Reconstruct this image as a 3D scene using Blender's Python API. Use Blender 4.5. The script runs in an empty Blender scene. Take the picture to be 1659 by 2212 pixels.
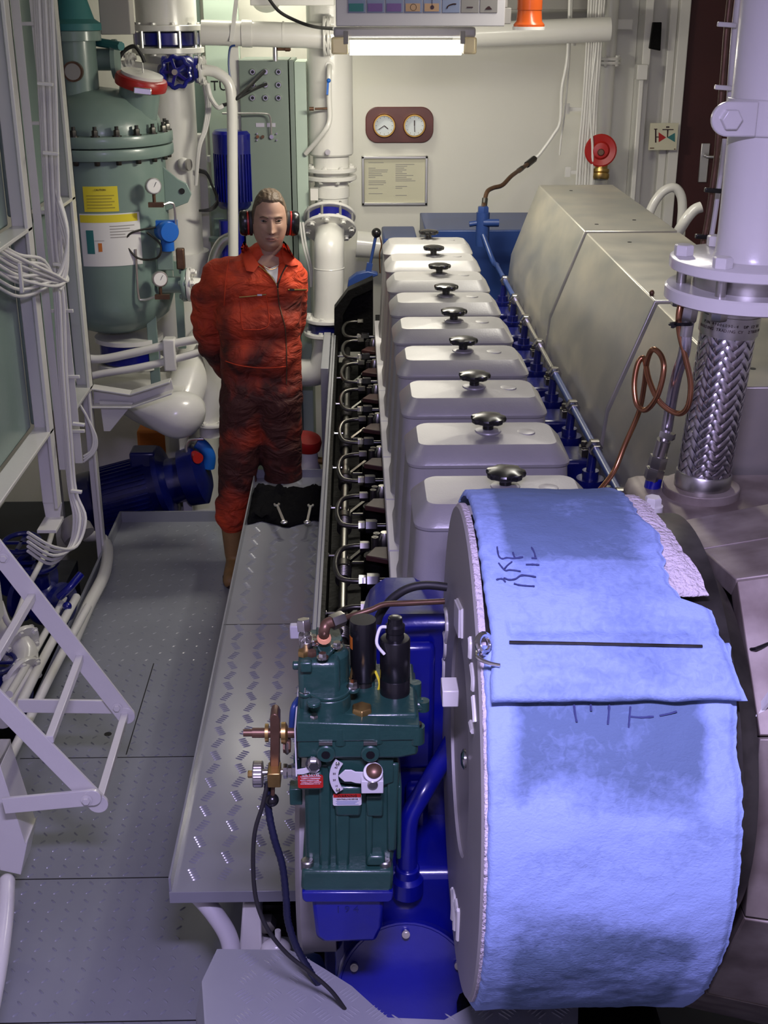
import bpy, bmesh, math, random
from mathutils import Vector, Matrix, noise
from mathutils.bvhtree import BVHTree
random.seed(7)
V = Vector
PI = math.pi
scene = bpy.context.scene
COL = scene.collection
# ---------------------------------------------------------------- camera
F = 2700.0; CX, CY = 829.5, 1106.0; CZ = 2.57
PITCH = math.atan(1106 / F); PSI = math.atan(64.5 * math.cos(PITCH) / F)
FW = V((math.sin(PSI) * math.cos(PITCH), math.cos(PSI) * math.cos(PITCH), -math.sin(PITCH)))
RT = V((math.cos(PSI), -math.sin(PSI), 0)); UP = RT.cross(FW)
EYE = V((0, 0, CZ))
cam_d = bpy.data.cameras.new('camera'); cam = bpy.data.objects.new('camera', cam_d); COL.objects.link(cam)
cam.matrix_world = Matrix(((RT.x, UP.x, -FW.x, 0), (RT.y, UP.y, -FW.y, 0), (RT.z, UP.z, -FW.z, CZ), (0, 0, 0, 1)))
cam_d.sensor_fit = 'VERTICAL'; cam_d.sensor_height = 24; cam_d.lens = F / 2212 * 24; cam_d.clip_start = .05
scene.camera = cam
def ray(px, py): return FW + RT * ((px - CX) / F) - UP * ((py - CY) / F)
def A(px, py, Y):                       # point of the place seen at a pixel, at distance Y down the room
    d = ray(px, py); return EYE + d * (Y / d.y)
def AZ(px, py, z):
    d = ray(px, py); return EYE + d * ((z - CZ) / d.z)
def AX(px, py, x):
    d = ray(px, py); return EYE + d * (x / d.x)
def L(pts, Y=None):
    return [A(p[0], p[1], p[2] if len(p) > 2 else Y) for p in pts]
# ---------------------------------------------------------------- materials
MATS = {}
def mat(name, col, rough=.5, metal=0., bump=0., bscale=40., var=0., vscale=4., vcol=None, coat=0., emit=None, estr=0., alpha=None, trans=0., fn=None, spec=.5):
    m = bpy.data.materials.new(name); m.use_nodes = True; nt = m.node_tree; b = nt.nodes['Principled BSDF']
    b.inputs['Base Color'].default_value = (*col, 1); b.inputs['Roughness'].default_value = rough; b.inputs['Metallic'].default_value = metal
    b.inputs['Coat Weight'].default_value = coat; b.inputs['Coat Roughness'].default_value = .15
    b.inputs['Specular IOR Level'].default_value = spec
    b.inputs['Transmission Weight'].default_value = trans
    tc = nt.nodes.new('ShaderNodeTexCoord')
    if var or vcol:
        n = nt.nodes.new('ShaderNodeTexNoise'); n.inputs['Scale'].default_value = vscale; n.inputs['Detail'].default_value = 5
        nt.links.new(tc.outputs['Object'], n.inputs['Vector'])
        r = nt.nodes.new('ShaderNodeValToRGB'); r.color_ramp.elements[0].position = .35; r.color_ramp.elements[1].position = .68
        c2 = vcol if vcol else tuple(c * (1 - var) for c in col)
        r.color_ramp.elements[0].color = (*col, 1); r.color_ramp.elements[1].color = (*c2, 1)
        nt.links.new(n.outputs['Fac'], r.inputs['Fac']); nt.links.new(r.outputs['Color'], b.inputs['Base Color'])
    if bump:
        n2 = nt.nodes.new('ShaderNodeTexNoise'); n2.inputs['Scale'].default_value = bscale; n2.inputs['Detail'].default_value = 4
        nt.links.new(tc.outputs['Object'], n2.inputs['Vector'])
        bp = nt.nodes.new('ShaderNodeBump'); bp.inputs['Strength'].default_value = bump; bp.inputs['Distance'].default_value = .01
        nt.links.new(n2.outputs['Fac'], bp.inputs['Height']); nt.links.new(bp.outputs['Normal'], b.inputs['Normal'])
    if emit: b.inputs['Emission Color'].default_value = (*emit, 1); b.inputs['Emission Strength'].default_value = estr
    if alpha is not None: b.inputs['Alpha'].default_value = alpha
    if fn: fn(nt, b, tc)
    MATS[name] = m; return m
mat('white', (.71, .705, .66), .28, bump=.12, bscale=25, coat=.3)
mat('wallwhite', (.74, .73, .66), .55, bump=.05, bscale=60, var=.06, vscale=1.2)
mat('greenpaint', (.20, .285, .25), .32, var=.12, vscale=3, bump=.05, coat=.2)
mat('cabgreen', (.17, .215, .185), .45, var=.06)
mat('palegreen', (.42, .52, .44), .45, var=.1)
mat('blue', (.003, .006, .22), .28, coat=.5, var=.35, vscale=6, bump=.08)
mat('navy', (.004, .008, .12), .3, coat=.3, var=.4, vscale=9, bump=.1)
mat('bluegrey', (.02, .05, .19), .35, var=.2)
mat('skyblue', (.01, .12, .5), .35)
mat('silver', (.36, .355, .35), .40, metal=.25, var=.10, vscale=8, bump=.05, bscale=200)
mat('steel', (.55, .54, .5), .32, metal=1., var=.35, vscale=7)
mat('chrome', (.75, .74, .72), .15, metal=1.)
mat('darksteel', (.10, .095, .085), .3, metal=.8, var=.5, vscale=20)
mat('oily', (.004, .004, .0035), .5, var=.5, vscale=25, bump=.3, bscale=60, spec=.1)
mat('black', (.008, .008, .009), .25)
mat('rubber', (.012, .012, .013), .55)
mat('flatblack', (.006, .006, .007), .7)
mat('brownred', (.045, .012, .01), .5, var=.3, vscale=30)
mat('brass', (.45, .30, .10), .35, metal=.9, var=.3, vscale=40)
mat('brownmetal', (.16, .09, .055), .38, metal=.6, var=.3, vscale=30)
mat('copper', (.42, .20, .10), .28, metal=.95, var=.35, vscale=15)
mat('govgreen', (.017, .060, .047), .3, coat=.3, var=.15, vscale=20, bump=.08, bscale=120)
mat('red', (.38, .016, .012), .35)
mat('maroon', (.05, .008, .008), .5, var=.15)
mat('orange', (.6, .10, .015), .25, trans=.15)
mat('orangesolid', (.55, .16, .02), .5)
mat('yellow', (.68, .58, .03), .5)
mat('paper', (.72, .72, .70), .6)
mat('cream', (.62, .60, .45), .6)
mat('alu', (.62, .62, .60), .35, metal=.9)
mat('lilac', (.55, .54, .55), .4)
mat('discgrey', (.33, .32, .31), .5, metal=.2, var=.1, vscale=3)
mat('fabricblack', (.004, .004, .005), .95, bump=.6, bscale=50, spec=.08)
mat('cable', (.71, .705, .67), .4)
mat('darkfloor', (.03, .035, .045), .5, var=.3)
mat('oliveprint', (.36, .30, .03), .6)
mat('floorpaint', (.25, .265, .295), .27, var=.2, vscale=1.5, coat=.15)
mat('platepaint', (.24, .25, .27), .22, var=.1, vscale=3, coat=.2)
mat('boxgrey', (.30, .29, .27), .5)
mat('skin', (.42, .25, .18), .5, var=.15, vscale=25)
mat('lips', (.30, .12, .09), .5)
mat('eyewhite', (.35, .32, .28), .3)
mat('iris', (.02, .018, .015), .15)
mat('brow', (.10, .06, .04), .8)
mat('hair', (.10, .068, .042), .55, bump=.8, bscale=60)
mat('boot', (.30, .17, .06), .5, var=.3, vscale=12)
mat('wood', (.13, .035, .03), .35, var=.3, vscale=6)
mat('dial', (.72, .78, .80), .3)
mat('gold', (.7, .45, .12), .25, metal=1)
mat('tube', (1, 1, 1), .5, emit=(1., .93, .78), estr=14.)
mat('lampplastic', (.75, .68, .5), .2, trans=.6)
mat('lamp2', (1, 1, 1), .5, emit=(.86, .80, 1.), estr=5.)
mat('teal', (.03, .17, .17), .5); mat('violetpic', (.16, .09, .26), .5); mat('peach', (.42, .27, .16), .5); mat('picgrey', (.22, .21, .2), .5)
mat('picblue', (.20, .24, .36), .5)
mat('chain', (.008, .010, .035), .45)
mat('stain', (.035, .015, .013), .25)
def _exh(nt, b, tc):                    # stainless lagging sheet: brushed, with stains
    mp = nt.nodes.new('ShaderNodeMapping'); mp.inputs['Scale'].default_value = (1.2, 1.2, 2.2); nt.links.new(tc.outputs['Object'], mp.inputs['Vector'])
    n = nt.nodes.new('ShaderNodeTexNoise'); n.inputs['Scale'].default_value = 2.6; n.inputs['Detail'].default_value = 6; nt.links.new(mp.outputs[0], n.inputs['Vector'])
    r = nt.nodes.new('ShaderNodeValToRGB'); e = r.color_ramp.elements
    e[0].position = .3; e[0].color = (.42, .43, .41, 1); e[1].position = .72; e[1].color = (.66, .62, .52, 1)
    nt.links.new(n.outputs['Fac'], r.inputs['Fac']); nt.links.new(r.outputs['Color'], b.inputs['Base Color'])
    m2 = nt.nodes.new('ShaderNodeMapRange'); m2.inputs['To Min'].default_value = .28; m2.inputs['To Max'].default_value = .5
    nt.links.new(n.outputs['Fac'], m2.inputs['Value']); nt.links.new(m2.outputs[0], b.inputs['Roughness'])
mat('stainless', (.5, .5, .45), .35, metal=.78, fn=_exh)
def _lag(nt, b, tc):
    n = nt.nodes.new('ShaderNodeTexNoise'); n.inputs['Scale'].default_value = 9; n.inputs['Detail'].default_value = 8; nt.links.new(tc.outputs['Object'], n.inputs['Vector'])
    r = nt.nodes.new('ShaderNodeValToRGB'); e = r.color_ramp.elements
    e[0].position = .35; e[0].color = (.15, .12, .10, 1); e[1].position = .7; e[1].color = (.34, .30, .26, 1)
    nt.links.new(n.outputs['Fac'], r.inputs['Fac']); nt.links.new(r.outputs['Color'], b.inputs['Base Color'])
mat('lagging', (.2, .17, .15), .5, metal=.35, fn=_lag)
def _cov(nt, b, tc):                    # orange-red coverall, oil grime on belly and thighs
    n = nt.nodes.new('ShaderNodeTexNoise'); n.inputs['Scale'].default_value = 5; n.inputs['Detail'].default_value = 7; n.inputs['Distortion'].default_value = .6
    nt.links.new(tc.outputs['Object'], n.inputs['Vector'])
    sp = nt.nodes.new('ShaderNodeSeparateXYZ'); nt.links.new(tc.outputs['Object'], sp.inputs[0])
    mz = nt.nodes.new('ShaderNodeMath'); mz.operation = 'MULTIPLY'; mz.inputs[1].default_value = 1 / 1.4; nt.links.new(sp.outputs[2], mz.inputs[0])
    mr = nt.nodes.new('ShaderNodeValToRGB'); q = mr.color_ramp.elements; q[0].position = 0.; q[0].color = (.16,) * 3 + (1,); q[1].position = 1.; q[1].color = (.10,) * 3 + (1,)
    for pz, vz in ((.09, .22), (.2, .50), (.36, .44), (.5, .50), (.62, .40), (.78, .22)): ee = q.new(pz); ee.color = (vz,) * 3 + (1,)
    nt.links.new(mz.outputs[0], mr.inputs['Fac'])
    ad = nt.nodes.new('ShaderNodeMath'); ad.operation = 'ADD'; nt.links.new(n.outputs['Fac'], ad.inputs[0]); nt.links.new(mr.outputs[0], ad.inputs[1])
    r = nt.nodes.new('ShaderNodeValToRGB'); e = r.color_ramp.elements
    e[0].position = .60; e[0].color = (.62, .056, .011, 1); e[1].position = .97; e[1].color = (.055, .010, .006, 1)
    e2 = e.new(.78); e2.color = (.34, .032, .009, 1)
    nt.links.new(ad.outputs[0], r.inputs['Fac']); nt.links.new(r.outputs['Color'], b.inputs['Base Color'])
    n2 = nt.nodes.new('ShaderNodeTexNoise'); n2.inputs['Scale'].default_value = 9; n2.inputs['Detail'].default_value = 3; n2.inputs['Distortion'].default_value = 1.5
    mp = nt.nodes.new('ShaderNodeMapping'); mp.inputs['Scale'].default_value = (1, 1, 1.6); nt.links.new(tc.outputs['Object'], mp.inputs[0]); nt.links.new(mp.outputs[0], n2.inputs['Vector'])
    bp = nt.nodes.new('ShaderNodeBump'); bp.inputs['Strength'].default_value = .8; bp.inputs['Distance'].default_value = .03
    nt.links.new(n2.outputs['Fac'], bp.inputs['Height']); nt.links.new(bp.outputs['Normal'], b.inputs['Normal'])
mat('coverall', (.7, .1, .02), .75, fn=_cov)
mat('coverplain', (.58, .052, .011), .75, bump=.4, bscale=30)
def _fel(nt, b, tc):                    # fibrous filter mat: soot caught over the intake, cleaner at its margins
    def N(s, d, ds=0, sc=(1, 1, 1)):
        mp = nt.nodes.new('ShaderNodeMapping'); mp.inputs['Scale'].default_value = sc; nt.links.new(tc.outputs['Object'], mp.inputs[0])
        n = nt.nodes.new('ShaderNodeTexNoise'); n.inputs['Scale'].default_value = s; n.inputs['Detail'].default_value = d; n.inputs['Distortion'].default_value = ds
        nt.links.new(mp.outputs[0], n.inputs['Vector']); return n
    n = N(6, 8, .6, (1, 1.8, 1.8)); n2 = N(75, 6, .8); n3 = N(260, 4, .5, (.6, 1, 1))
    at = nt.nodes.new('ShaderNodeAttribute'); at.attribute_name = 'dirt'
    s = nt.nodes.new('ShaderNodeMath'); s.operation = 'MULTIPLY_ADD'; nt.links.new(n.outputs['Fac'], s.inputs[0]); s.inputs[1].default_value = 1.1; nt.links.new(at.outputs['Fac'], s.inputs[2])
    s2 = nt.nodes.new('ShaderNodeMath'); s2.operation = 'MULTIPLY_ADD'; nt.links.new(n2.outputs['Fac'], s2.inputs[0]); s2.inputs[1].default_value = .45; nt.links.new(s.outputs[0], s2.inputs[2])
    r = nt.nodes.new('ShaderNodeValToRGB'); e = r.color_ramp.elements
    e[0].position = .35; e[0].color = (.26, .355, .65, 1); e[1].position = .64; e[1].color = (.105, .155, .26, 1)
    k = nt.nodes.new('ShaderNodeMath'); k.operation = 'MULTIPLY'; k.inputs[1].default_value = .58; nt.links.new(s2.outputs[0], k.inputs[0])
    nt.links.new(k.outputs[0], r.inputs['Fac']); nt.links.new(r.outputs['Color'], b.inputs['Base Color'])
    mx = nt.nodes.new('ShaderNodeMath'); mx.operation = 'ADD'; nt.links.new(n2.outputs['Fac'], mx.inputs[0]); nt.links.new(n3.outputs['Fac'], mx.inputs[1])
    bp = nt.nodes.new('ShaderNodeBump'); bp.inputs['Strength'].default_value = .4; bp.inputs['Distance'].default_value = .0025
    nt.links.new(mx.outputs[0], bp.inputs['Height']); nt.links.new(bp.outputs['Normal'], b.inputs['Normal'])
mat('felt', (.4, .6, .9), .95, fn=_fel, spec=.1)
mat('feltinner', (.62, .56, .60), .95, bump=1., bscale=120, var=.2, vscale=14, spec=.1)
mat('feltink', (.05, .06, .16), .95, spec=.1)
mat('braid', (.50, .48, .50), .25, metal=.95)
mat('braidbase', (.05, .045, .045), .5, metal=.6)
# ---------------------------------------------------------------- mesh builder
WL = {}                                  # world location of every object made
def frame(d, up=None):
    d = d.normalized(); u = up or (V((0, 0, 1)) if abs(d.z) < .95 else V((1, 0, 0)))
    s = d.cross(u).normalized(); t = s.cross(d).normalized(); return d, s, t
def crom(pts, k=6, closed=False):
    pts = [V(p) for p in pts]; n = len(pts); out = []
    rng = n if closed else n - 1
    for i in range(rng):
        if closed: p0, p1, p2, p3 = pts[i - 1], pts[i], pts[(i + 1) % n], pts[(i + 2) % n]
        else: p0 = pts[max(i - 1, 0)]; p1 = pts[i]; p2 = pts[i + 1]; p3 = pts[min(i + 2, n - 1)]
        for j in range(k):
            t = j / k
            out.append(.5 * ((2 * p1) + (p2 - p0) * t + (2 * p0 - 5 * p1 + 4 * p2 - p3) * t * t + (3 * p1 - p0 - 3 * p2 + p3) * t ** 3))
    if not closed: out.append(pts[-1])
    return out
class MB:
    def __init__(s): s.v = []; s.f = []; s.mi = []; s.cur = 0
    def add(s, vs, fs):
        o = len(s.v); s.v += [V(p) for p in vs]
        for f in fs: s.f.append([i + o for i in f]); s.mi.append(s.cur)
        return s
    def m(s, i): s.cur = i; return s
    def box(s, x0, x1, y0, y1, z0, z1):
        return s.add([(x, y, z) for x in (x0, x1) for y in (y0, y1) for z in (z0, z1)],
                     [(0, 1, 3, 2), (4, 6, 7, 5), (0, 4, 5, 1), (2, 3, 7, 6), (0, 2, 6, 4), (1, 5, 7, 3)])
    def bar(s, p0, p1, w, h, up=None, ends=True):   # w across, h along up
        p0 = V(p0); p1 = V(p1); d, a, t = frame(p1 - p0, V(up) if up else None)
        vs = [p + a * (w / 2 * i) + t * (h / 2 * j) for p in (p0, p1) for i, j in ((-1, -1), (1, -1), (1, 1), (-1, 1))]
        return s.add(vs, [(0, 1, 2, 3), (7, 6, 5, 4)] + [(i, i + 4, (i + 1) % 4 + 4, (i + 1) % 4) for i in range(4)])
    def rings(s, rs, cap=(True, True), closed=False):
        n = len(rs[0]); vs = [p for r in rs for p in r]; fs = []
        m = len(rs); rr = m if closed else m - 1
        for i in range(rr):
            for j in range(n):
                a = i * n + j; b = i * n + (j + 1) % n; c = ((i + 1) % m) * n + (j + 1) % n; d = ((i + 1) % m) * n + j
                fs.append((a, d, c, b))
        if not closed:
            if cap[0]: fs.append(tuple(range(n)))
            if cap[1]: fs.append(tuple(reversed(range((m - 1) * n, m * n))))
        return s.add(vs, fs)
    def lathe(s, base, axis, prof, n=28, cap=(True, True), rot=0.):      # prof = [(r, h)]
        base = V(base); d, a, t = frame(V(axis))
        return s.rings([[base + d * h + (a * math.cos(2 * PI * k / n + rot) + t * math.sin(2 * PI * k / n + rot)) * max(r, 1e-5) for k in range(n)] for r, h in prof], cap)
    def cyl(s, p0, p1, r0, r1=None, n=20, rot=0.):
        p0 = V(p0); p1 = V(p1); return s.lathe(p0, p1 - p0, [(r0, 0), (r0 if r1 is None else r1, (p1 - p0).length)], n, rot=rot)
    def hex(s, p, ax, r, h): ax = V(ax).normalized(); return s.lathe(V(p), ax, [(r, 0), (r, h * .85), (r * .88, h)], 6)
    def bolt(s, p, ax, r, h, wash=True):
        ax = V(ax).normalized()
        if wash: s.lathe(p, ax, [(r * 1.45, 0), (r * 1.45, h * .18)], 16)
        return s.hex(V(p) + ax * (h * .18 if wash else 0), ax, r, h * .82)
    def tube(s, pts, r, n=10, k=6, smooth=True, closed=False, rf=None):
        P = crom(pts, k, closed) if smooth else [V(p) for p in pts]
        rs = []; t = None; m = len(P)
        for i, p in enumerate(P):
            if closed: d = (P[(i + 1) % m] - P[i - 1]).normalized()
            else: d = (P[min(i + 1, m - 1)] - P[max(i - 1, 0)]).normalized()
            if t is None: _, a, t = frame(d)
            else: t = (t - d * t.dot(d)).normalized(); a = d.cross(t)
            q = rf(i / (m - 1)) if rf else r
            rs.append([p + (a * math.cos(2 * PI * j / n) + t * math.sin(2 * PI * j / n)) * q for j in range(n)])
        return s.rings(rs, closed=closed)
    def sphere(s, c, r, n=16, m=10, R=None):
        r = V(r) if hasattr(r, '__len__') else V((r, r, r)); c = V(c)
        rs = []
        for i in range(m + 1):
            th = PI * i / m; th = min(max(th, .02), PI - .02); ring = []
            for k in range(n):
                q = V((r.x * math.sin(th) * math.cos(2 * PI * k / n), r.y * math.sin(th) * math.sin(2 * PI * k / n), r.z * math.cos(th)))
                ring.append(c + (R @ q if R else q))
            rs.append(ring)
        return s.rings(rs)
    def torus(s, c, ax, R, r, n=32, m=10, a0=0., a1=None):
        c = V(c); d, a, t = frame(V(ax))
        if a1 is None: return s.tube([c + (a * math.cos(2 * PI * i / n) + t * math.sin(2 * PI * i / n)) * R for i in range(n)], r, m, smooth=False, closed=True)
        return s.tube([c + (a * math.cos(a0 + (a1 - a0) * i / n) + t * math.sin(a0 + (a1 - a0) * i / n)) * R for i in range(n + 1)], r, m, smooth=False)
    def prism(s, poly, d):              # poly of world points, extruded by vector d
        poly = [V(p) for p in poly]; d = V(d); n = len(poly)
        nrm = V((0, 0, 0))
        for i in range(n): nrm += (poly[i] - poly[0]).cross(poly[(i + 1) % n] - poly[0])
        if nrm.dot(d) < 0: poly.reverse()
        return s.add(poly + [p + d for p in poly], [tuple(reversed(range(n))), tuple(range(n, 2 * n))] + [(i, (i + 1) % n, (i + 1) % n + n, i + n) for i in range(n)])
    def pp(s, pix, Y, d):               # outline seen from the front at distance Y, thickness d away
        return s.prism([A(p[0], p[1], Y) for p in pix], (0, d, 0))
    def flange(s, c, ax, r, h, nb=8, rb=.85, br=.012, bh=.012, both=True, hole=0, rot=0.):
        c = V(c); d, a, t = frame(V(ax)); s.lathe(c, d, [(r * .98, 0), (r, .003), (r, h - .003), (r * .98, h)], 36)
        for k in range(nb):
            q = (a * math.cos(2 * PI * k / nb + .3 + rot) + t * math.sin(2 * PI * k / nb + .3 + rot)) * r * rb
            s.bolt(c + q + d * h, d, br, bh)
            if both: s.bolt(c + q, -d, br, bh)
        return s
    def build(s, name, mats='white', parent=None, bevel=0., ang=38, flat=False, seg=2, origin=None):
        me = bpy.data.meshes.new(name)
        c = V((0, 0, 0))
        if s.v:
            lo = V([min(p[i] for p in s.v) for i in range(3)]); hi = V([max(p[i] for p in s.v) for i in range(3)])
            c = V(((lo.x + hi.x) / 2, (lo.y + hi.y) / 2, lo.z))
        if origin is not None: c = V(origin)
        me.from_pydata([p - c for p in s.v], [], s.f)
        for q in ([mats] if isinstance(mats, str) else mats): me.materials.append(MATS[q])
        me.polygons.foreach_set('material_index', s.mi)
        me.validate()
        bm = bmesh.new(); bm.from_mesh(me); bmesh.ops.recalc_face_normals(bm, faces=bm.faces); bm.to_mesh(me); bm.free()
        if not flat:
            me.polygons.foreach_set('use_smooth', [True] * len(me.polygons)); me.set_sharp_from_angle(angle=math.radians(ang))
        me.update()
        o = bpy.data.objects.new(name, me); COL.objects.link(o); place(o, c, parent)
        if bevel:
            b = o.modifiers.new('bevel', 'BEVEL'); b.width = bevel; b.segments = seg; b.limit_method = 'ANGLE'; b.angle_limit = math.radians(40)
        return o
def build_each(s, name, mats='white', parent=None, **kw):
    n = len(s.v); par = list(range(n))
    def fd(a):
        while par[a] != a: par[a] = par[par[a]]; a = par[a]
        return a
    for f in s.f:
        for i in f[1:]: par[fd(i)] = fd(f[0])
    comp = {}
    for i in range(n): comp.setdefault(fd(i), []).append(i)
    bx = []
    for c in comp.values():
        lo = [min(s.v[i][k] for i in c) for k in range(3)]; hi = [max(s.v[i][k] for i in c) for k in range(3)]; bx.append([lo, hi, c])
    ch = True
    while ch:
        ch = False
        for i in range(len(bx)):
            for j in range(i + 1, len(bx)):
                a, b = bx[i], bx[j]
                if all(a[0][k] <= b[1][k] + .001 and b[0][k] <= a[1][k] + .001 for k in range(3)):
                    bx[i] = [[min(a[0][k], b[0][k]) for k in range(3)], [max(a[1][k], b[1][k]) for k in range(3)], a[2] + b[2]]; bx.pop(j); ch = True; break
            if ch: break
    for lo, hi, c in bx:
        mp = {v: i for i, v in enumerate(c)}; q = MB(); q.v = [s.v[i] for i in c]
        for f, m in zip(s.f, s.mi):
            if f[0] in mp: q.f.append([mp[i] for i in f]); q.mi.append(m)
        o = q.build(name, mats, parent, **kw)
    return o
MB.build_each = build_each
def place(o, c, parent=None):
    WL[o.name] = V(c)
    if parent: o.parent = parent; o.location = V(c) - WL[parent.name]
    else: o.location = V(c)
def T(name, label, cat, loc, group=None):
    o = bpy.data.objects.new(name, None); COL.objects.link(o); o.empty_display_size = .1; place(o, V(loc))
    return tag(o, label, cat, group)
def tag(o, label, cat, group=None, kind=None):
    if len(label.split()) > 16: print('LONG', o.name, len(label.split()))
    o['label'] = label; o['category'] = cat
    if group: o['group'] = group
    if kind: o['kind'] = kind
    return o
def lab(o, s): o['label'] = s; return o
def struct(o): o['kind'] = 'structure'; return o
def kids(o): return [c for c in list(bpy.data.objects) if c.parent == o]
def dup(o, off=(0, 0, 0), label=None, group=None, parent=None):
    ks = kids(o); c = o.copy(); COL.objects.link(c); WL[c.name] = WL[o.name] + V(off)
    c.parent = parent; c.location = o.location + V(off)
    if label: c['label'] = label
    if group: c['group'] = group
    for k in ks: dup(k, (0, 0, 0), parent=c)
    return c
def text(body, size, center, xdir, ydir, m, name, parent, lift=.0006, extr=.0004, spacing=1.):
    cu = bpy.data.curves.new('t', 'FONT'); cu.body = body; cu.size = size; cu.align_x = 'CENTER'; cu.align_y = 'CENTER'; cu.extrude = extr
    cu.resolution_u = 2; cu.space_line = spacing
    o = bpy.data.objects.new('t', cu); COL.objects.link(o)
    dg = bpy.context.evaluated_depsgraph_get(); me = bpy.data.meshes.new_from_object(o.evaluated_get(dg)); bpy.data.objects.remove(o)
    x = V(xdir).normalized(); y = V(ydir).normalized(); z = x.cross(y).normalized(); c = V(center) + z * lift
    me.transform(Matrix(((x.x, y.x, z.x, 0), (x.y, y.y, z.y, 0), (x.z, y.z, z.z, 0), (0, 0, 0, 1))))
    me.materials.clear(); me.materials.append(MATS[m]); me.name = name
    o = bpy.data.objects.new(name, me); COL.objects.link(o); place(o, c, parent); return o
def checker(mb, x0, x1, y0, y1, z, px, py, nb, ln, sp, w=.004, h=.0018, ang=.6, rnd=.9, zf=None, inside=None):
    iy = 0; y = y0 + py / 2
    while y < y1:
        ix = 0; x = x0 + px / 2
        while x < x1:
            sg = 1 if (ix + iy) % 2 == 0 else -1; a = ang * sg
            d = V((math.cos(a), math.sin(a), 0)); nrm = V((-d.y, d.x, 0))
            for k in range(nb):
                c = V((x, y, z)) + nrm * ((k - (nb - 1) / 2) * sp)
                if zf: c.z = zf(c.x, c.y)
                if inside and not inside(c.x, c.y): continue
                p = [c - d * ln / 2, c + nrm * w / 2 - d * ln * .3, c + nrm * w / 2 + d * ln * .3, c + d * ln / 2, c - nrm * w / 2 + d * ln * .3, c - nrm * w / 2 - d * ln * .3]
                up = V((0, 0, h)); q = [c - d * ln * .3 + up, c + d * ln * .3 + up]
                mb.add(p + q, [(0, 6, 1), (1, 6, 7, 2), (2, 7, 3), (3, 7, 4), (4, 7, 6, 5), (5, 6, 0)])
            x += px; ix += 1
        y += py; iy += 1
def sm(a, b, x): x = max(0, min(1, (x - a) / (b - a))); return x * x * (3 - 2 * x)
# ================================================================ the room
WY = 7.6; CEIL = 3.15
FZ = -.45
fl = MB().box(-2.3, 2.7, -1.6, WY, FZ - .06, FZ)
struct(fl.build('floor', 'darkfloor', flat=True))
struct(MB().box(-2.3, 2.7, WY, WY + .08, FZ, CEIL).build('wall_back', 'wallwhite', flat=True))
struct(MB().box(-2.38, -2.3, -1.6, WY, FZ, CEIL).build('wall_left', 'wallwhite', flat=True))
struct(MB().box(2.7, 2.78, -1.6, WY, FZ, CEIL).build('wall_right', 'wallwhite', flat=True))
struct(MB().box(-2.3, 2.7, -1.68, -1.6, FZ, CEIL).build('wall_front', 'wallwhite', flat=True))
struct(MB().box(-2.38, 2.78, -1.68, WY + .08, CEIL, CEIL + .06).build('ceiling', 'wallwhite', flat=True))
# walkway of tread plate with an upturned edge
ck = MB(); ck.box(-1.25, -.14, 1.0, 6.13, -.012, .012)
checker(ck, -1.22, -.5, 1.75, 4.6, .012, .05, .042, 1, .024, 0, .007, .0038, .8)
checker(ck, -.5, -.16, 1.75, 2.9, .012, .05, .042, 1, .024, 0, .007, .0038, .8)
checker(ck, -1.22, -.5, 4.6, 6.1, .012, .05, .06, 1, .026, 0, .008, .002, .8)
wk = T('walkway_plate', 'dark grey tread plate walkway left of the engine with a low upturned rim', 'floor plate', (-.7, 4, 0))
ck.build('tread_plate', 'floorpaint', wk)
rm = MB().box(-1.262, -1.25, 1.0, 6.13, -.012, .07).box(-1.262, -.5, 6.13, 6.142, -.012, .07)
for x in (-1.2, -.6):
    for y in (1.4, 3.1, 4.6, 5.9): MB().box(x, x + .05, y, y + .05, FZ, -.012).build('support', 'darkfloor', wk)
rm.build('rim', 'floorpaint', wk)
jn = MB()
for y in (2.62, 3.22, 3.9): jn.box(-1.24, -.35, y, y + .004, .012, .0128)
jn.box(-.86, -.856, 3.92, 4.6, .012, .0128); jn.build_each('seam', 'flatblack', wk)
MB().lathe((-.95, 4.06, .012), (0, 0, 1), [(.014, 0), (.014, .001)], 20).build('drain_hole', 'flatblack', wk)
# right side wall: stiffeners, corner, door
tr = MB().box(1.32, 1.38, 7.50, WY, 0, CEIL).box(1.38, 1.6, 7.53, WY, 0, CEIL).box(1.6, 1.645, 7.36, WY, 0, CEIL).box(1.645, 1.8, 7.5, WY, 0, CEIL)
struct(tr.build('trim_1', 'white', bevel=.004))
struct(MB().box(1.8, 1.86, 7.40, WY, 0, CEIL).box(1.755, 1.8, 7.44, WY, 0, CEIL).build('trim_2', 'white', bevel=.006))
struct(MB().box(1.58, 1.605, 7.3, 7.36, 0, 2.2).box(1.56, 1.62, 7.28, 7.36, 2.16, 2.24).build('trim_3', 'white', bevel=.004))
dr = struct(MB().box(1.86, 2.68, 7.46, 7.54, 0.02, 2.9).build('door_1', 'maroon', bevel=.004))
hp = MB(); hc = A(1521, 348, 7.45); hp.box(hc.x - .025, hc.x + .025, 7.445, 7.46, hc.z - .12, hc.z + .1); hpl = hp.build('handle_plate', 'alu', dr, bevel=.003)
MB().tube([hc + V((0, -.01, .03)), hc + V((0, -.06, .03)), hc + V((.03, -.065, .03)), hc + V((.11, -.065, .03))], .009, 10, smooth=False).build('lever', 'alu', hpl)
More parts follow.
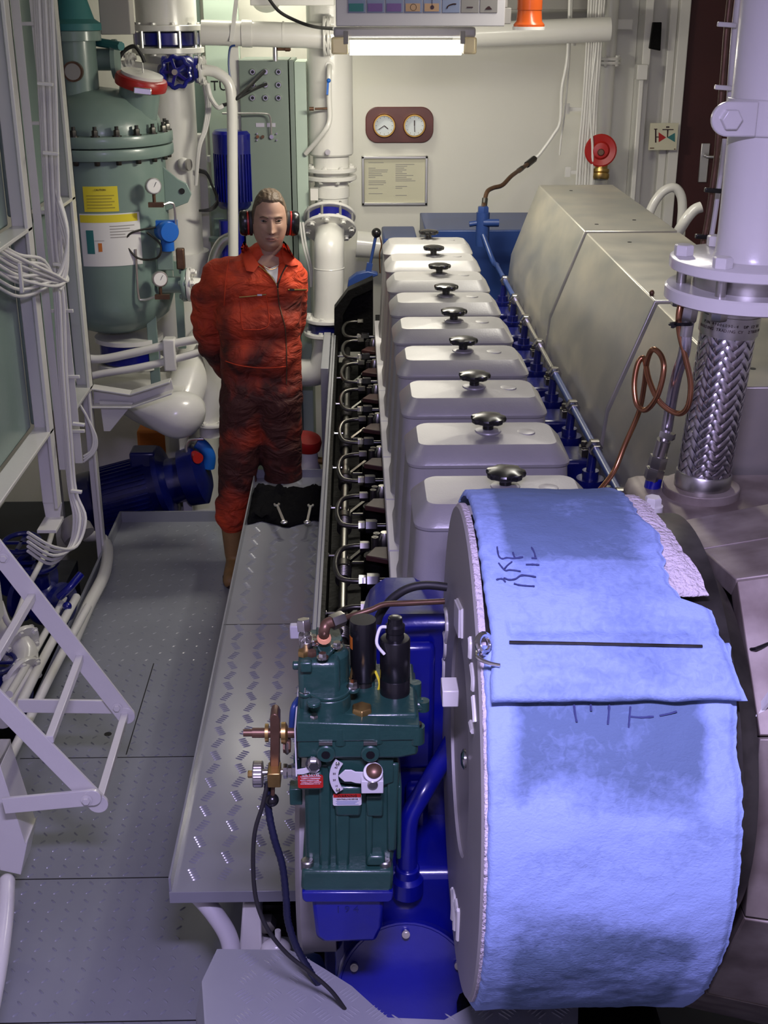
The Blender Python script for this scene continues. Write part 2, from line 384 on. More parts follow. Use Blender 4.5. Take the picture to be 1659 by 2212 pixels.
# ================================================================ left: green plate units in white frames
def zone(name, label, cat, loc, group=None): return T(name, label, cat, loc, group)
fr = T('unit_frame', 'white welded angle iron frame holding the nearer green panels at the left edge', 'frame', (-1.3, 4.5, .5))
f = MB()
f.box(-1.335, -1.255, 4.935, 4.95, .60, 3.1).box(-1.27, -1.255, 4.87, 4.95, .60, 3.1); f.build('post', 'white', fr, bevel=.003)
MB().box(-1.335, -1.255, 4.0, 4.935, 1.745, 1.76).box(-1.335, -1.32, 4.0, 4.935, 1.70, 1.745).build('sill', 'white', fr, bevel=.003)
MB().box(-1.335, -1.255, 4.0, 4.935, .925, .94).box(-1.335, -1.32, 4.0, 4.935, .88, .925).build('sill', 'white', fr, bevel=.003)
MB().prism([(-1.335, 4.94, .6), (-1.255, 4.94, .6), (-1.27, 4.94, .53), (-1.33, 4.94, .53)], (0, .012, 0)).box(-1.335, -1.255, 4.80, 4.95, .52, .535).build('foot_plate', 'white', fr, bevel=.002)
MB().box(-1.30, -1.26, 3.94, 4.0, .55, 3.1).build('post', 'white', fr, bevel=.003)
tag(MB().box(-1.40, -1.342, 3.9, 4.92, 1.762, 3.1).build('plate_cooler', 'greenpaint', bevel=.01), 'upper green steel panel in the nearer white frame, at the left edge', 'panel')
tag(MB().box(-1.40, -1.342, 3.9, 4.92, .942, 1.70).build('plate_cooler', 'greenpaint', bevel=.01), 'lower green steel panel in the nearer white frame, at the left edge', 'panel')
tag(MB().box(-1.40, -1.342, 5.12, 5.72, 1.762, 3.1).build('plate_cooler', 'greenpaint', bevel=.01), 'narrow upper green panel in the farther white frame behind the cable bundle', 'panel')
tag(MB().box(-1.40, -1.342, 5.12, 5.72, .887, 1.72).build('plate_cooler', 'greenpaint', bevel=.01), 'narrow lower green panel in the farther white frame behind the cable bundle', 'panel')
fr2 = T('unit_frame', 'white angle iron frame with a leg beside the walkway, in front of the green vessel', 'frame', (-1.3, 5.6, 0))
MB().box(-1.33, -1.255, 5.74, 5.755, .86, 3.1).box(-1.27, -1.255, 5.68, 5.755, .86, 3.1).build('post', 'white', fr2, bevel=.003)
MB().box(-1.33, -1.255, 5.3, 5.74, 1.745, 1.76).build('sill', 'white', fr2, bevel=.003)
MB().box(-1.33, -1.255, 5.3, 5.74, .87, .885).build('sill', 'white', fr2, bevel=.003)
MB().box(-1.31, -1.263, 5.745, 5.757, FZ, .86).box(-1.275, -1.263, 5.70, 5.757, FZ, .86).build('leg', 'white', fr2, bevel=.003)
gs = MB().pp([(213, 866), (217, 880), (224, 932), (238, 932), (288, 870)], 5.76, .012); gs.build('gusset', 'white', fr2, bevel=.002)
ca = MB(); ch = [A(202, 832, 5.78), A(285, 845, 5.78), A(370, 818, 5.78), A(375, 842, 5.78), A(288, 872, 5.78), A(202, 872, 5.78)]
ca.prism(ch, (0, .01, 0))
for i, j in ((0, 1), (1, 2), (5, 4), (4, 3)): ca.bar(ch[i] + V((0, -.03, 0)), ch[j] + V((0, -.03, 0)), .07, .008)
ca.build('cantilever', 'white', fr2, bevel=.002)
# cable ladder and the tied cables on it
cl = T('cable_ladder', 'white flat bar cable ladder running up the left side beside the green panels', 'cable ladder', (-1.22, 5.1, .7))
for x, y in ((-1.25, 5.02), (-1.20, 5.10)): MB().box(x - .02, x + .012, y, y + .006, .72, 3.1).build('side_bar', 'white', cl)
for z in (2.85, 2.48, 2.12, 1.78, 1.38, 1.1, .86): MB().box(-1.26, -1.165, 5.09, 5.102, z, z + .014).build('rung', 'white', cl, bevel=.002)
CB = []
random.seed(3)
for k in range(9):
    x = k * 6.2
    p = [(72 + x * .75, -60, 5.06), (84 + x * .72, 180, 5.06), (96 + x * .6, 400, 5.06), (108 + x * .55, 560, 5.06)]
    if k < 5: p += [(118 + x * .75, 640, 5.04), (128 + x * .6, 800, 5.03), (140 + x * .6, 960, 5.02), (150 + x * .55, 1060, 5.0), (160 + x, 1120, 4.95), (150 + x * .6, 1180, 4.85), (110 + k * 2, 1218 - k * 9, 4.7), (60, 1190 - k * 10, 4.6)]
    else: p += [(138 + k, 590 + k * 2, 5.0), (120, 618 - (k - 5) * 8, 4.9), (60, 608 - (k - 5) * 14, 4.75), (-10, 585 - (k - 5) * 18, 4.6)]
    tag(MB().tube(L([(a, b, c - (k % 3) * .015) for a, b, c in p]), .0068, 8, 5).build('power_cable', 'cable'),
        'white cable on the cable ladder, ' + ('hanging down past the lower frame sill' if k < 5 else 'turning left between the two green panels'), 'cable', 'white cables ' + ('dropping down the ladder' if k < 5 else 'looping left at panel height'))
for k in range(7):
    y0 = 545 + k * 13
    p = [(-10, y0 - 25 + k * 3, 4.55), (40, y0 + 5 + k * 2, 4.7), (95, y0 + 18 - k * 3, 4.85), (130, 625 - k * 7, 4.95), (146, 560 - k * 10, 5.0), (128 - k, 480 - k * 12, 5.06), (112, 380, 5.08)]
    tag(MB().tube(L([(a, b, c - (k % 2) * .02) for a, b, c in p]), .0068, 8, 5).build('power_cable', 'cable'), 'white cable in the bundle sweeping from the left edge into the ladder', 'cable', 'white cables sweeping in from the left edge')
for (x, y, w, an) in ((170, 915, 26, 0), (165, 1060, 24, 0), (45, 590, 6, 1), (128, 570, 26, 0), (110, 330, 34, 0), (98, 180, 34, 0)):
    c = A(x - w / 2, y, 4.96); d = A(x + w / 2, y + 3, 4.96)
    if an: c = A(x - 3, y - 22, 4.6); d = A(x + 3, y + 42, 4.6)
    tag(MB().bar(c, d, .02, .012).build('cable_tie', 'white', bevel=.002), 'white cable tie ' + {915: 'below the lower sill, round the hanging cables', 1060: 'lowest on the hanging cables, above their bottom loop', 590: 'round the cables at the left edge', 570: 'where the cables fork left', 330: 'middle one on the upright cables beside the upper panels', 180: 'highest on the upright cables beside the upper panels'}[y], 'cable tie')
# thin pair of cables in a small loop by the leg
for k in range(3):
    tag(MB().tube(L([(170, 870, 5.7), (190, 905, 5.68), (208 - k * 3, 945, 5.66), (205 - k * 4, 975 - k, 5.64), (180, 998 - k * 6, 5.62)]), .006, 8).build('signal_cable', 'cable'), 'thin white cable bowing out beside the white frame leg', 'cable', 'thin white cables bowing beside the frame leg')
# ---------------------------------------------------------------- green pressure vessel
def zpatch(c, R, a0, a1, z0, z1, name, m, parent, n=10, th=.002):   # sheet lying on an upright cylinder, angle 0 = towards the camera
    mb = MB(); rs = []
    for i in range(n + 1):
        a = a0 + (a1 - a0) * i / n; s, q = math.sin(a), -math.cos(a)
        rs.append([V((c[0] + s * r, c[1] + q * r, z)) for r, z in ((R, z0), (R + th, z0), (R + th, z1), (R, z1))])
    mb.rings(rs); return mb.build(name, m, parent)
def tdir(c, R, a, z): return V((c[0] + math.sin(a) * R, c[1] - math.cos(a) * R, z)), V((math.cos(a), math.sin(a), 0))
TC = (-1.215, 6.25); TR = .295
tk = T('pressure_vessel', 'green domed pressure vessel with bolted flange lid, yellow label and gauges', 'tank', (TC[0], TC[1], .7))
MB().lathe((TC[0], TC[1], 0), (0, 0, 1), [(.02, 1.02), (.12, 1.03), (.21, 1.065), (.27, 1.12), (TR, 1.20), (TR, 1.94)], 56, (True, False)).build('shell', 'greenpaint', tk)
MB().lathe((TC[0], TC[1], 0), (0, 0, 1), [(.335, 1.885), (.338, 1.89), (.338, 1.93), (.335, 1.935)], 56).build('flange', 'greenpaint', tk)
lidz = 1.942
dome = MB().lathe((TC[0], TC[1], 0), (0, 0, 1), [(.335, lidz), (.338, lidz + .005), (.338, lidz + .045), (.335, lidz + .05), (.288, lidz + .052), (.285, lidz + .09), (.26, lidz + .15), (.2, lidz + .205), (.12, lidz + .235), (.01, lidz + .25)], 56)
lid = dome.build('lid', 'greenpaint', tk)
for k in range(20):
    a = 2 * PI * k / 20 + .1; c = V((TC[0] + .313 * math.cos(a), TC[1] + .313 * math.sin(a), lidz + .05))
    b = MB().bolt(c, (0, 0, 1), .015, .03).cyl(c + V((0, 0, .03)), c + V((0, 0, .045)), .009, n=10).hex(c - V((0, 0, .107)), (0, 0, -1), .014, .02); b.build('bolt', 'darksteel', tk)
nk = MB().lathe((-1.3, 6.22, 0), (0, 0, 1), [(.098, 2.12), (.098, 2.40)], 32).lathe((-1.3, 6.22, 0), (0, 0, 1), [(.125, 2.395), (.125, 2.44)], 32).build('neck', 'greenpaint', tk, bevel=.003)
MB().lathe((-1.3, 6.22, 0), (0, 0, 1), [(.13, 2.441), (.13, 2.47), (.1, 2.49), (.06, 2.62), (.03, 2.63), (.03, 2.75)], 28).build('actuator', 'teal', tk)
gx = A(157, 155, 6.08); MB().lathe(gx, (0, 1, 0), [(.045, 0), (.045, .03), (.01, .06)], 24).build('thermometer', 'brownmetal', tk)
MB().lathe(gx - V((0, .001, 0)), (0, -1, 0), [(.036, 0), (.036, .001)], 24).build('dial', 'boxgrey', tk)
MB().lathe((-1.26, 6.30, 2.31), (1, 0, 0), [(.05, 0), (.05, .12), (.09, .12), (.09, .14)], 28).build('side_nozzle', 'greenpaint', tk)
hx = V((-1.02, 6.2, 2.12)); ha = V((.22, -.12, .96)).normalized()
MB().cyl(hx - ha * .10, hx + ha * .09, .095, n=32).build('handhole', 'greenpaint', tk)
q = hx + ha * .07; cp = MB().lathe(q, ha, [(.10, 0), (.118, .006), (.122, .02), (.122, .04), (.116, .052), (.10, .056)], 32).build('clamp_ring', 'red', tk)
MB().lathe(q + ha * .05, ha, [(.098, 0), (.098, .02), (.03, .028)], 32).build('cap', 'white', tk)
MB().bar(q + V((-.01, -.13, .0)), q + V((.07, -.12, -.01)), .022, .03).build('latch', 'chrome', cp, bevel=.004)
MB().torus(q + ha * .085, (1, .2, 0), .028, .004, 16, 6).build('lifting_eye', 'white', tk)
MB().prism([(TC[0] + .29, 6.2, 1.62), (TC[0] + .40, 6.2, 1.66), (TC[0] + .42, 6.2, 1.70), (TC[0] + .40, 6.2, 1.75), (TC[0] + .36, 6.2, 1.77), (TC[0] + .29, 6.2, 1.83)], (0, .014, 0)).build('lifting_lug', 'greenpaint', tk, bevel=.003)
MB().cyl((TC[0] + .375, 6.196, 1.715), (TC[0] + .375, 6.218, 1.715), .014, n=20).build('lug_hole', 'flatblack', tk)
zpatch(TC, TR, -.17, .37, 1.655, 1.77, 'caution_label', 'yellow', tk)
MB
for i in range(5): zpatch(TC, TR + .0022, -.12, .31 - .04 * (i % 2), 1.67 + i * .014, 1.675 + i * .014, 'print_line', 'oliveprint', tk, 4, .0005)
zpatch(TC, TR + .0022, -.08, .05, 1.672, 1.75, 'print_block', 'orangesolid', tk, 4, .0004) if False else None
p_, d_ = tdir(TC, TR, .10, 1.755); text('CAUTION', .012, p_, d_, (0, 0, 1), 'stain', 'caution_text', tk, .003)
zpatch(TC, TR, -.27, .70, 1.40, 1.645, 'instruction_sheet', 'paper', tk, 16)
zpatch(TC, TR + .0022, -.26, .66, 1.605, 1.64, 'sheet_heading', 'yellow', tk, 8, .0006)
for i, (a0, a1) in enumerate(((.20, .60), (.20, .52), (.20, .58), (.20, .44), (.20, .50))): zpatch(TC, TR + .0022, a0, a1, 1.585 - i * .013, 1.589 - i * .013, 'print_line', 'boxgrey', tk, 4, .0005)
zpatch(TC, TR + .0022, -.18, -.06, 1.46, 1.57, 'vessel_drawing', 'teal', tk, 4, .0006); zpatch(TC, TR + .0022, .0, .06, 1.47, 1.51, 'bottle_drawing', 'orangesolid', tk, 4, .0006); zpatch(TC, TR + .0022, -.05, .1, 1.52, 1.522, 'print_line', 'boxgrey', tk, 4, .0006)
for gz, ga, nm in ((1.72, .78, 0), (1.30, .86, 1)):
    gp = A(332, 402, 5.98) if nm == 0 else A(346, 603, 5.98)
    g = MB().lathe(gp, (.35, -.9, .1), [(.034, -.028), (.038, -.022), (.038, 0), (.034, .004)], 28).build('pressure_gauge', 'alu', tk)
    MB().lathe(gp + V((.35, -.9, .1)).normalized() * .0045, (.35, -.9, .1), [(.031, 0), (.031, .0008)], 28).build('dial', 'paper', g)
    u = V((.35, -.9, .1)).normalized(); MB().bar(gp + u * .006 + V((0, 0, -.004)), gp + u * .006 + V((.012, .004, .018)), .003, .001).build('needle', 'black', g)
    MB().cyl(gp + u * -.01 - V((0, 0, .035)), gp + u * -.01 - V((0, 0, .085)), .008, n=10).bar(gp + V((-.03, 0, -.085)), gp + V((.04, .0, -.085)), .022, .022).build('gauge_cock', 'brownmetal', g)
    MB().tube([gp + V((.04, 0, -.085)), gp + V((.07, .02, -.08)), gp + V((.085, .03, -.10)), gp + V((.085, .04, -.2))] if nm == 0 else [gp + V((-.03, 0, -.085)), gp + V((-.09, .0, -.10)), gp + V((-.11, .0, -.07)), gp + V((-.11, .02, .14))], .006, 8).build('impulse_pipe', 'alu', g)
tx = A(360, 500, 6.02)
tm = MB().lathe(tx, (.5, -.85, .05), [(.02, -.05), (.046, -.045), (.05, -.01), (.05, .03), (.044, .04)], 28).box(tx.x - .05, tx.x + .05, tx.y, tx.y + .03, tx.z + .005, tx.z + .05).cyl(tx - V((0, 0, .03)), tx - V((0, 0, .09)), .032, n=20).build('transmitter', 'skyblue', tk)
MB().box(tx.x - .06, tx.x + .02, 6.04, 6.05, tx.z - .19, tx.z - .08).build('bracket_plate', 'greenpaint', tk, bevel=.006)
MB().box(tx.x + .03, tx.x + .07, 6.06, 6.10, tx.z - .19, tx.z - .09).build('valve_block', 'brownmetal', tk, bevel=.006)
MB().tube([tx + V((-.05, 0, .02)), tx + V((-.16, -.03, 0)), tx + V((-.19, -.03, -.05)), tx + V((-.14, -.03, -.12)), tx + V((-.05, -.03, -.12)), tx + V((-.03, -.02, -.06)), tx + V((-.09, -.02, .0))], .005, 8).build('sensor_lead', 'darksteel', tk)
noz = A(395, 615, 6.1)
MB().cyl(noz - V((.12, 0, 0)), noz, .04, n=24).flange(noz, (1, 0, 0), .082, .02, 6).build('outlet_nozzle', 'greenpaint', tk)
ow = MB().flange(noz + V((.024, 0, 0)), (1, 0, 0), .082, .02, 6, both=False, br=.014, bh=.02).cyl(noz + V((.04, 0, 0)), noz + V((.2, .1, -.03)), .035, n=20)
tag(ow.build('outlet_pipe', 'white'), 'short white flanged pipe bolted to the right side nozzle of the green vessel', 'pipe')
for x in (-.20, .2): MB().bar((TC[0] + x, 6.1, .70), (TC[0] + x, 6.1, 1.3), .05, .012, (0, 1, 0)).bar((TC[0] + x, 6.1, .70), (TC[0] + x, 6.1, .708), .12, .1, (0, 1, 0)).build('leg', 'greenpaint', tk, bevel=.003)
MB().box(TC[0] + .29, TC[0] + .33, 6.33, 6.35, .9, 1.35).build('rear_leg', 'greenpaint', tk)
# skid under the vessel
tag(MB().box(-1.6, -.9, 6.05, 6.6, .67, .70).box(-1.6, -1.55, 6.1, 6.15, FZ, .67).box(-.98, -.93, 6.5, 6.55, FZ, .67).build('vessel_skid', 'white', bevel=.004), 'white steel skid shelf under the green vessel', 'stand')
vb = T('butterfly_valve', 'blue wafer valve under the green vessel between white flanges', 'valve', (-1.15, 6.2, .88))
MB().lathe((-1.15, 6.2, .88), (0, 0, 1), [(.15, 0), (.15, .1)], 36).build('body', 'blue', vb, bevel=.004)
MB().lathe((-1.15, 6.2, .985), (0, 0, 1), [(.17, 0), (.17, .022)], 36).lathe((-1.15, 6.2, .853), (0, 0, 1), [(.17, 0), (.17, .022)], 36).build('flange', 'white', vb)
# pair of hand rails / pipes curving across
for k, (a, b, c, r) in enumerate((([(165, 770), (215, 776), (290, 762), (362, 745), (450, 728)], 0, 0, .021), ([(165, 822), (215, 808), (290, 796), (366, 779), (450, 755)], 0, 0, .019))):
    tag(MB().tube(L([(x, y, 5.95) for x, y in a]), r, 14).build('water_pipe', 'white'), ('upper' if k == 0 else 'lower') + ' of the two parallel white pipes curving out from under the green vessel', 'pipe')
cp = A(366, 765, 5.93); tag(MB().box(cp.x - .03, cp.x + .03, 5.92, 5.99, cp.z - .085, cp.z + .075).build('pipe_clamp', 'white', bevel=.008), 'white block clamp holding the two parallel pipes together', 'clamp')
# big white bend
bd = MB(); bp_ = L([(470, 700, 6.75), (430, 760, 6.6), (405, 830, 6.45), (385, 880, 6.35), (350, 895, 6.3), (300, 885, 6.3), (255, 868, 6.35)])
bd.tube(bp_, .1, 28, 8, rf=lambda t: .085 + .02 * math.sin(t * PI) - (.05 * max(0, t - .6) / .4)); bd.build('sea_water_bend', 'white')
tag(bpy.data.objects['sea_water_bend'], 'large white painted pipe bend swelling out below the parallel pipes', 'pipe')
hb = MB(); rsb = []
for i in range(25):
    t = i / 24; c = A(255 + 188 * t, 862 + 34 * math.sin(t * 2.2) , 5.98); rb = .135 * math.sin(PI * min(t ** 1.5, .999)) ** .55 * (.45 + .6 * t) + .004
    rsb.append([c + V((rb * .25 * math.cos(2 * PI * j / 28), rb * math.cos(2 * PI * j / 28), rb * math.sin(2 * PI * j / 28))) for j in range(28)])
hb.rings(rsb); tag(hb.build('silencer_bulb', 'white'), 'smooth white bulb shaped end cap under the frame cantilever', 'vessel')
tag(MB().tube(L([(455, 735, 6.5), (470, 790, 6.5), (465, 850, 6.5), (445, 905, 6.5)]), .075, 24).build('pipe_elbow', 'white'), 'white elbow pipe behind the man, left of his hip', 'pipe')
tag(MB().flange(A(455, 915, 6.5), (0, 0, 1), .1, .02, 6, both=False).cyl(A(455, 915, 6.5), A(455, 940, 6.5), .06, n=20).build('pipe_flange', 'white'), 'white round flange low beside the red coverall knee', 'flange')
# ---------------------------------------------------------------- floor pump, dark blue
pm = T('floor_pump', 'dark blue electric pump lying low behind the walkway rim', 'pump', (-1.1, 6.5, FZ))
m0 = A(212, 1082, 6.5); m1 = A(352, 1045, 6.5)
mo = MB().cyl(m0, m1, .165, n=40)
dd = (m1 - m0).normalized()
mo.build('motor', 'navy', pm)
fn = MB(); _, s_, t_ = frame(dd)
for k in range(40):
    a = 2 * PI * k / 40; u = s_ * math.cos(a) + t_ * math.sin(a); fn.bar(m0 + dd * .03 + u * .17, m1 - dd * .05 + u * .17, .006, .022, u)
fn.build('cooling_fins', 'navy', pm)
MB().cyl(m0 - dd * .08, m0 + dd * .02, .175, n=40).build('fan_cowl', 'navy', pm, bevel=.01)
MB().lathe(m1, dd, [(.17, -.01), (.21, 0), (.21, .03), (.13, .05), (.12, .12), (.16, .13), (.17, .22), (.1, .26)], 40).build('pump_casing', 'navy', pm)
MB().box(m1.x - .16, m1.x - .02, m1.y - .08, m1.y + .06, m1.z + .12, m1.z + .21).build('terminal_box', 'navy', pm, bevel=.012)
MB().box(-1.45, -.75, 6.4, 6.6, FZ, -.12).build('base', 'navy', pm)
tag(MB().box(-1.32, -1.12, 7.1, 7.3, FZ, .2).build('storage_tub', 'orangesolid', bevel=.02), 'orange tub in the dark behind the floor pump', 'tub')
vv = T('ball_valve', 'bright blue valve with a red-black hose coupling right of the floor pump', 'valve', A(440, 990, 6.5))
MB().tube(L([(425, 955, 6.5), (440, 965, 6.5), (452, 985, 6.5), (450, 1010, 6.5)]), .035, 16).build('body', 'skyblue', vv)
MB().cyl(A(420, 985, 6.45), A(428, 990, 6.4), .03, n=16).build('coupling', 'red', vv)
MB().tube(L([(405, 985, 6.45), (402, 965, 6.45), (412, 950, 6.45), (440, 948, 6.45)]), .008, 8).build('handle', 'alu', vv)
tag(MB().tube(L([(478, 1075, 6.4), (440, 1090, 6.4), (410, 1112, 6.4)]), .05, 12).build('sack', 'paper'), 'crumpled pale rag on the floor behind the walkway rim', 'rag') if False else None
# dark clutter of pipes under the frames, left
for i, (pp_, r, m, lb) in enumerate((
    ([(185, 1160, 5.9), (215, 1160, 5.85), (232, 1185, 5.7), (225, 1240, 5.3), (190, 1310, 4.9), (150, 1400, 4.4)], .028, 'white', 'thick white bent pipe running along the walkway rim at the left'),
    ([(190, 1310, 4.7), (120, 1440, 4.1), (60, 1560, 3.7), (10, 1660, 3.4)], .016, 'white', 'thin white pipe low along the left walkway rim'),
    ([(165, 1290, 4.9), (95, 1420, 4.3), (30, 1550, 3.8)], .018, 'white', 'second thin white pipe running below the folding step'),
    ([(150, 1270, 5.0), (85, 1390, 4.4), (20, 1500, 3.9)], .014, 'white', 'third thin white pipe, innermost below the folding step'),
    ([(0, 1300, 4.3), (25, 1350, 4.3), (60, 1270, 4.6), (100, 1190, 4.9), (120, 1120, 5.2)], .012, 'white', 'white conduit rising steeply behind the hanging cables'))):
    tag(MB().tube(L([(a, b, c) for a, b, c in pp_]), r, 12).build('bilge_pipe', m), lb, 'pipe')
def gate(px, py, Y, s, m, name, lb):
    c = A(px, py, Y); r = T(name, lb, 'valve', c)
    MB().sphere(c, (.07 * s, .07 * s, .09 * s), 20, 12).cyl(c, c + V((0, -.02, .12)) * s, .035 * s, n=16).build('body', m, r)
    MB().lathe(c + V((.06, -.03, 0)) * s, (.9, -.4, 0), [(.085 * s, 0), (.085 * s, .02 * s)], 28).lathe(c - V((.07, -.03, 0)) * s, (-.9, .4, 0), [(.085 * s, 0), (.085 * s, .02 * s)], 28).build('flange', m, r)
    h = c + V((0, -.03, .17)) * s
    MB().torus(h, (0, -.15, 1), .07 * s, .01 * s, 28, 8).bar(h - V((.07 * s, 0, 0)), h + V((.07 * s, 0, 0)), .012 * s, .01 * s).bar(h - V((0, .07 * s, 0)), h + V((0, .07 * s, 0)), .012 * s, .01 * s).build('handwheel', m, r)
gate(95, 1300, 4.9, 1.2, 'navy', 'gate_valve', 'dark blue valve behind the upper end of the folding step')
gate(60, 1250, 5.0, 1.1, 'navy', 'gate_valve', 'dark blue valve under the bottom loop of the white cables')
gate(10, 1500, 4.2, .9, 'navy', 'gate_valve', 'dark blue valve at the left edge behind the lower bar of the folding step')
fc = A(40, 1390, 4.3)
pf = T('flanged_pipe', 'white pipe with two big bolted flanges seen through the folding step', 'pipe', fc)
MB().flange(fc, (.75, -.55, -.3), .085, .02, 6).build('flange', 'white', pf)
MB().flange(fc + V((.03, -.12, -.07)), (.75, -.55, -.3), .085, .02, 6).build('flange', 'white', pf)
MB().tube([fc + V((-.3, .2, .1)), fc, fc + V((.03, -.12, -.07)), fc + V((.0, -.35, -.12))], .05, 20).build('pipe', 'white', pf)
tag(MB().tube(L([(128, 1290, 4.8), (150, 1270, 4.8), (175, 1240, 4.85)]), .017, 10).sphere(A(145, 1310, 4.75), .02).build('valve_lever', 'blue'), 'short blue valve lever by the walkway rim at the left', 'lever')
tag(MB().box(-2.2, -1.45, 2.6, 5.9, FZ, -.1).build('bilge_box', 'darkfloor'), 'dark bilge structure under the left pipework', 'structure')
tag(MB().lathe(A(150, 1120, 5.35), (.5, -.5, -.7), [(.04, 0), (.075, .06), (.075, .1)], 24).build('drain_funnel', 'boxgrey'), 'grey drain funnel behind the hanging cables', 'funnel')
# ---------------------------------------------------------------- folding step, left foreground
fs = T('folding_step', 'white folding steel step ladder hinged out from the left edge over the walkway', 'step ladder', (-1.1, 3.2, .4))
def flat(p0, p1, w, th, n): mb = MB().bar(p0, p1, th, w, (0, 0, 1)); c0 = V(p0); mb.lathe(V(p1) - V((0, th / 2 + .0007, 0)), (0, 1, 0), [(w / 2, 0), (w / 2, th + .0014)], 28).lathe(c0 - V((0, th / 2 + .0007, 0)), (0, 1, 0), [(w / 2, 0), (w / 2, th + .0014)], 28); return mb.build('side_bar', 'white', fs, bevel=.0015)
YF, YN = 3.38, 2.95
a0 = A(-15, 1178, YF); a1 = A(272, 1545, YF); b0 = A(-40, 1478, YN); b1 = A(212, 1735, YN)
flat(a0, a1, .058, .01, 0); flat(b0, b1, .058, .01, 0)
def rung(pa, pb): return MB().bar(pa, pb, .022, .022, (0, 0, 1)).build('rung', 'white', fs, bevel=.002)
def lerp(a, b, t): return V(a) * (1 - t) + V(b) * t
rung(A(270, 1545, YF), A(215, 1730, YN)); rung(A(173, 1420, YF), A(107, 1598, YN)); rung(A(70, 1288, YF), A(-8, 1420, YN))
l0 = A(40, 1524, YF + .022); l1 = A(268, 1527, YF + .022); MB().bar(l0, l1, .01, .046, (0, 0, 1)).build('link_bar', 'white', fs, bevel=.0015)
l2 = A(8, 1740, YN - .018); l3 = A(200, 1722, YN - .018); mb = MB().bar(l2, l3, .01, .05, (0, 0, 1)); mb.lathe(l3 - V((0, .0057, 0)), (0, 1, 0), [(.025, 0), (.025, .0114)], 28); mb.build('link_bar', 'white', fs, bevel=.0015)
for p in (A(253, 1528, YF - .006), A(8, 1205, YF - .006), A(187, 1728, YN - .026)): MB().bolt(p, (0, -1, 0), .011, .012).build('pivot_bolt', 'white', fs)
tag(MB().prism([A(0, 1655, 3.0), A(55, 1822, 3.0), A(60, 1815, 3.0), A(45, 1890, 3.0), A(0, 1880, 3.0), A(-30, 1700, 3.0)], (0, .12, 0)).build('step_bracket', 'white', bevel=.004), 'white boxed bracket at the left edge carrying the folding step link', 'bracket')
tag(MB().tube(L([(15, 1905, 2.75), (10, 1990, 2.62), (-5, 2100, 2.48), (-30, 2230, 2.35)]), .022, 16).sphere(A(15, 1905, 2.75), .022).build('rail_end', 'white'), 'rounded end of a white hand rail at the lower left edge', 'hand rail')
tag(MB().box(-1.32, -1.263, 2.4, 3.9, -.05, .1).build('kerb_bar', 'white', bevel=.004), 'white kerb bar along the walkway rim at the left edge', 'kerb')
# ================================================================ back left
def vpipe(px, py0, py1, Y, r, name, lb, n=32, m='white'):
    p = A(px, py0, Y); q = A(px, py1, Y)
    return tag(MB().cyl((p.x, Y, q.z), (p.x, Y, p.z), r, n=n).build(name, m), lb, 'pipe')
bp0 = A(362, 85, 6.9)
bpo = T('standpipe', 'thick white vertical pipe behind the green vessel, with a flange near the top', 'pipe', (bp0.x, 6.9, FZ))
MB().cyl((bp0.x, 6.9, FZ), (bp0.x, 6.9, 2.33), .125, n=40).cyl((bp0.x, 6.9, FZ), (bp0.x, 6.9, 1.3), .155, n=40).build('pipe', 'white', bpo)
MB().flange((bp0.x, 6.9, 2.345), (0, 0, -1), .185, .028, 10, both=False).build('flange', 'white', bpo)
bl = MB().lathe((bp0.x, 6.9, 2.35), (0, 0, 1), [(.14, 0), (.16, .01), (.16, .065), (.14, .07)], 36)
wv = T('wafer_valve', 'blue wafer valve clamped between white flanges at the top left', 'valve', (bp0.x, 6.9, 2.35)); bl.build('body', 'blue', wv)
for k in range(10):
    a = 2 * PI * k / 10 + .2; MB().cyl((bp0.x + .165 * math.cos(a), 6.9 + .165 * math.sin(a), 2.33), (bp0.x + .165 * math.cos(a), 6.9 + .165 * math.sin(a), 2.45), .009, n=8).build('stud', 'alu', wv)
up = MB().flange((bp0.x, 6.9, 2.425), (0, 0, 1), .185, .028, 10, both=False).cyl((bp0.x, 6.9, 2.45), (bp0.x, 6.9, 3.1), .155, n=40)
tag(up.build('standpipe', 'white'), 'white pipe rising above the blue wafer valve at the top left', 'pipe')
pc = A(398, 355, 6.76); MB().sphere(pc, (.035, .03, .035)).build('sampling_boss', 'white', bpo)
MB().lathe(pc + V((.02, -.02, 0)), (1, -.4, 0), [(.03, 0), (.03, .012)], 20).build('disc', 'boxgrey', bpo)
# blue handwheel valve and its pipe
hv = T('globe_valve', 'blue globe valve with a scalloped handwheel between white flanges', 'valve', A(400, 155, 6.6))
hc = A(380, 156, 6.55)
w = MB(); n_ = V((-.1, -1, .05)).normalized(); _, s_, t_ = frame(n_)
w.tube([hc + (s_ * math.cos(2 * PI * i / 48) + t_ * math.sin(2 * PI * i / 48)) * (.070 + .005 * math.cos(9 * 2 * PI * i / 48)) for i in range(48)], .0105, 8, smooth=False, closed=True)
for k in range(5):
    a = 2 * PI * k / 5; w.bar(hc, hc + (s_ * math.cos(a) + t_ * math.sin(a)) * .07, .014, .01, n_)
w.lathe(hc - n_ * .01, n_, [(.018, 0), (.018, .03)], 16); hw = w.build('handwheel', 'blue', hv)
MB().lathe(hc + n_ * .02, n_, [(.014, 0), (.014, .012)], 14).build('wheel_nut', 'alu', hw)
MB().cyl(hc, hc + V((.02, .2, 0)), .02, n=14).sphere(hc + V((.02, .22, 0)), .07, 20, 12).cyl(hc + V((-.06, .22, 0)), hc + V((.1, .22, 0)), .04, n=20).build('body', 'blue', hv)
MB().lathe(A(422, 150, 6.6), (1, 0, 0), [(.065, 0), (.065, .018)], 28).lathe(A(352, 150, 6.7), (1, 0, 0), [(.065, 0), (.065, .018)], 28).build_each('valve_flange', 'blue', hv)
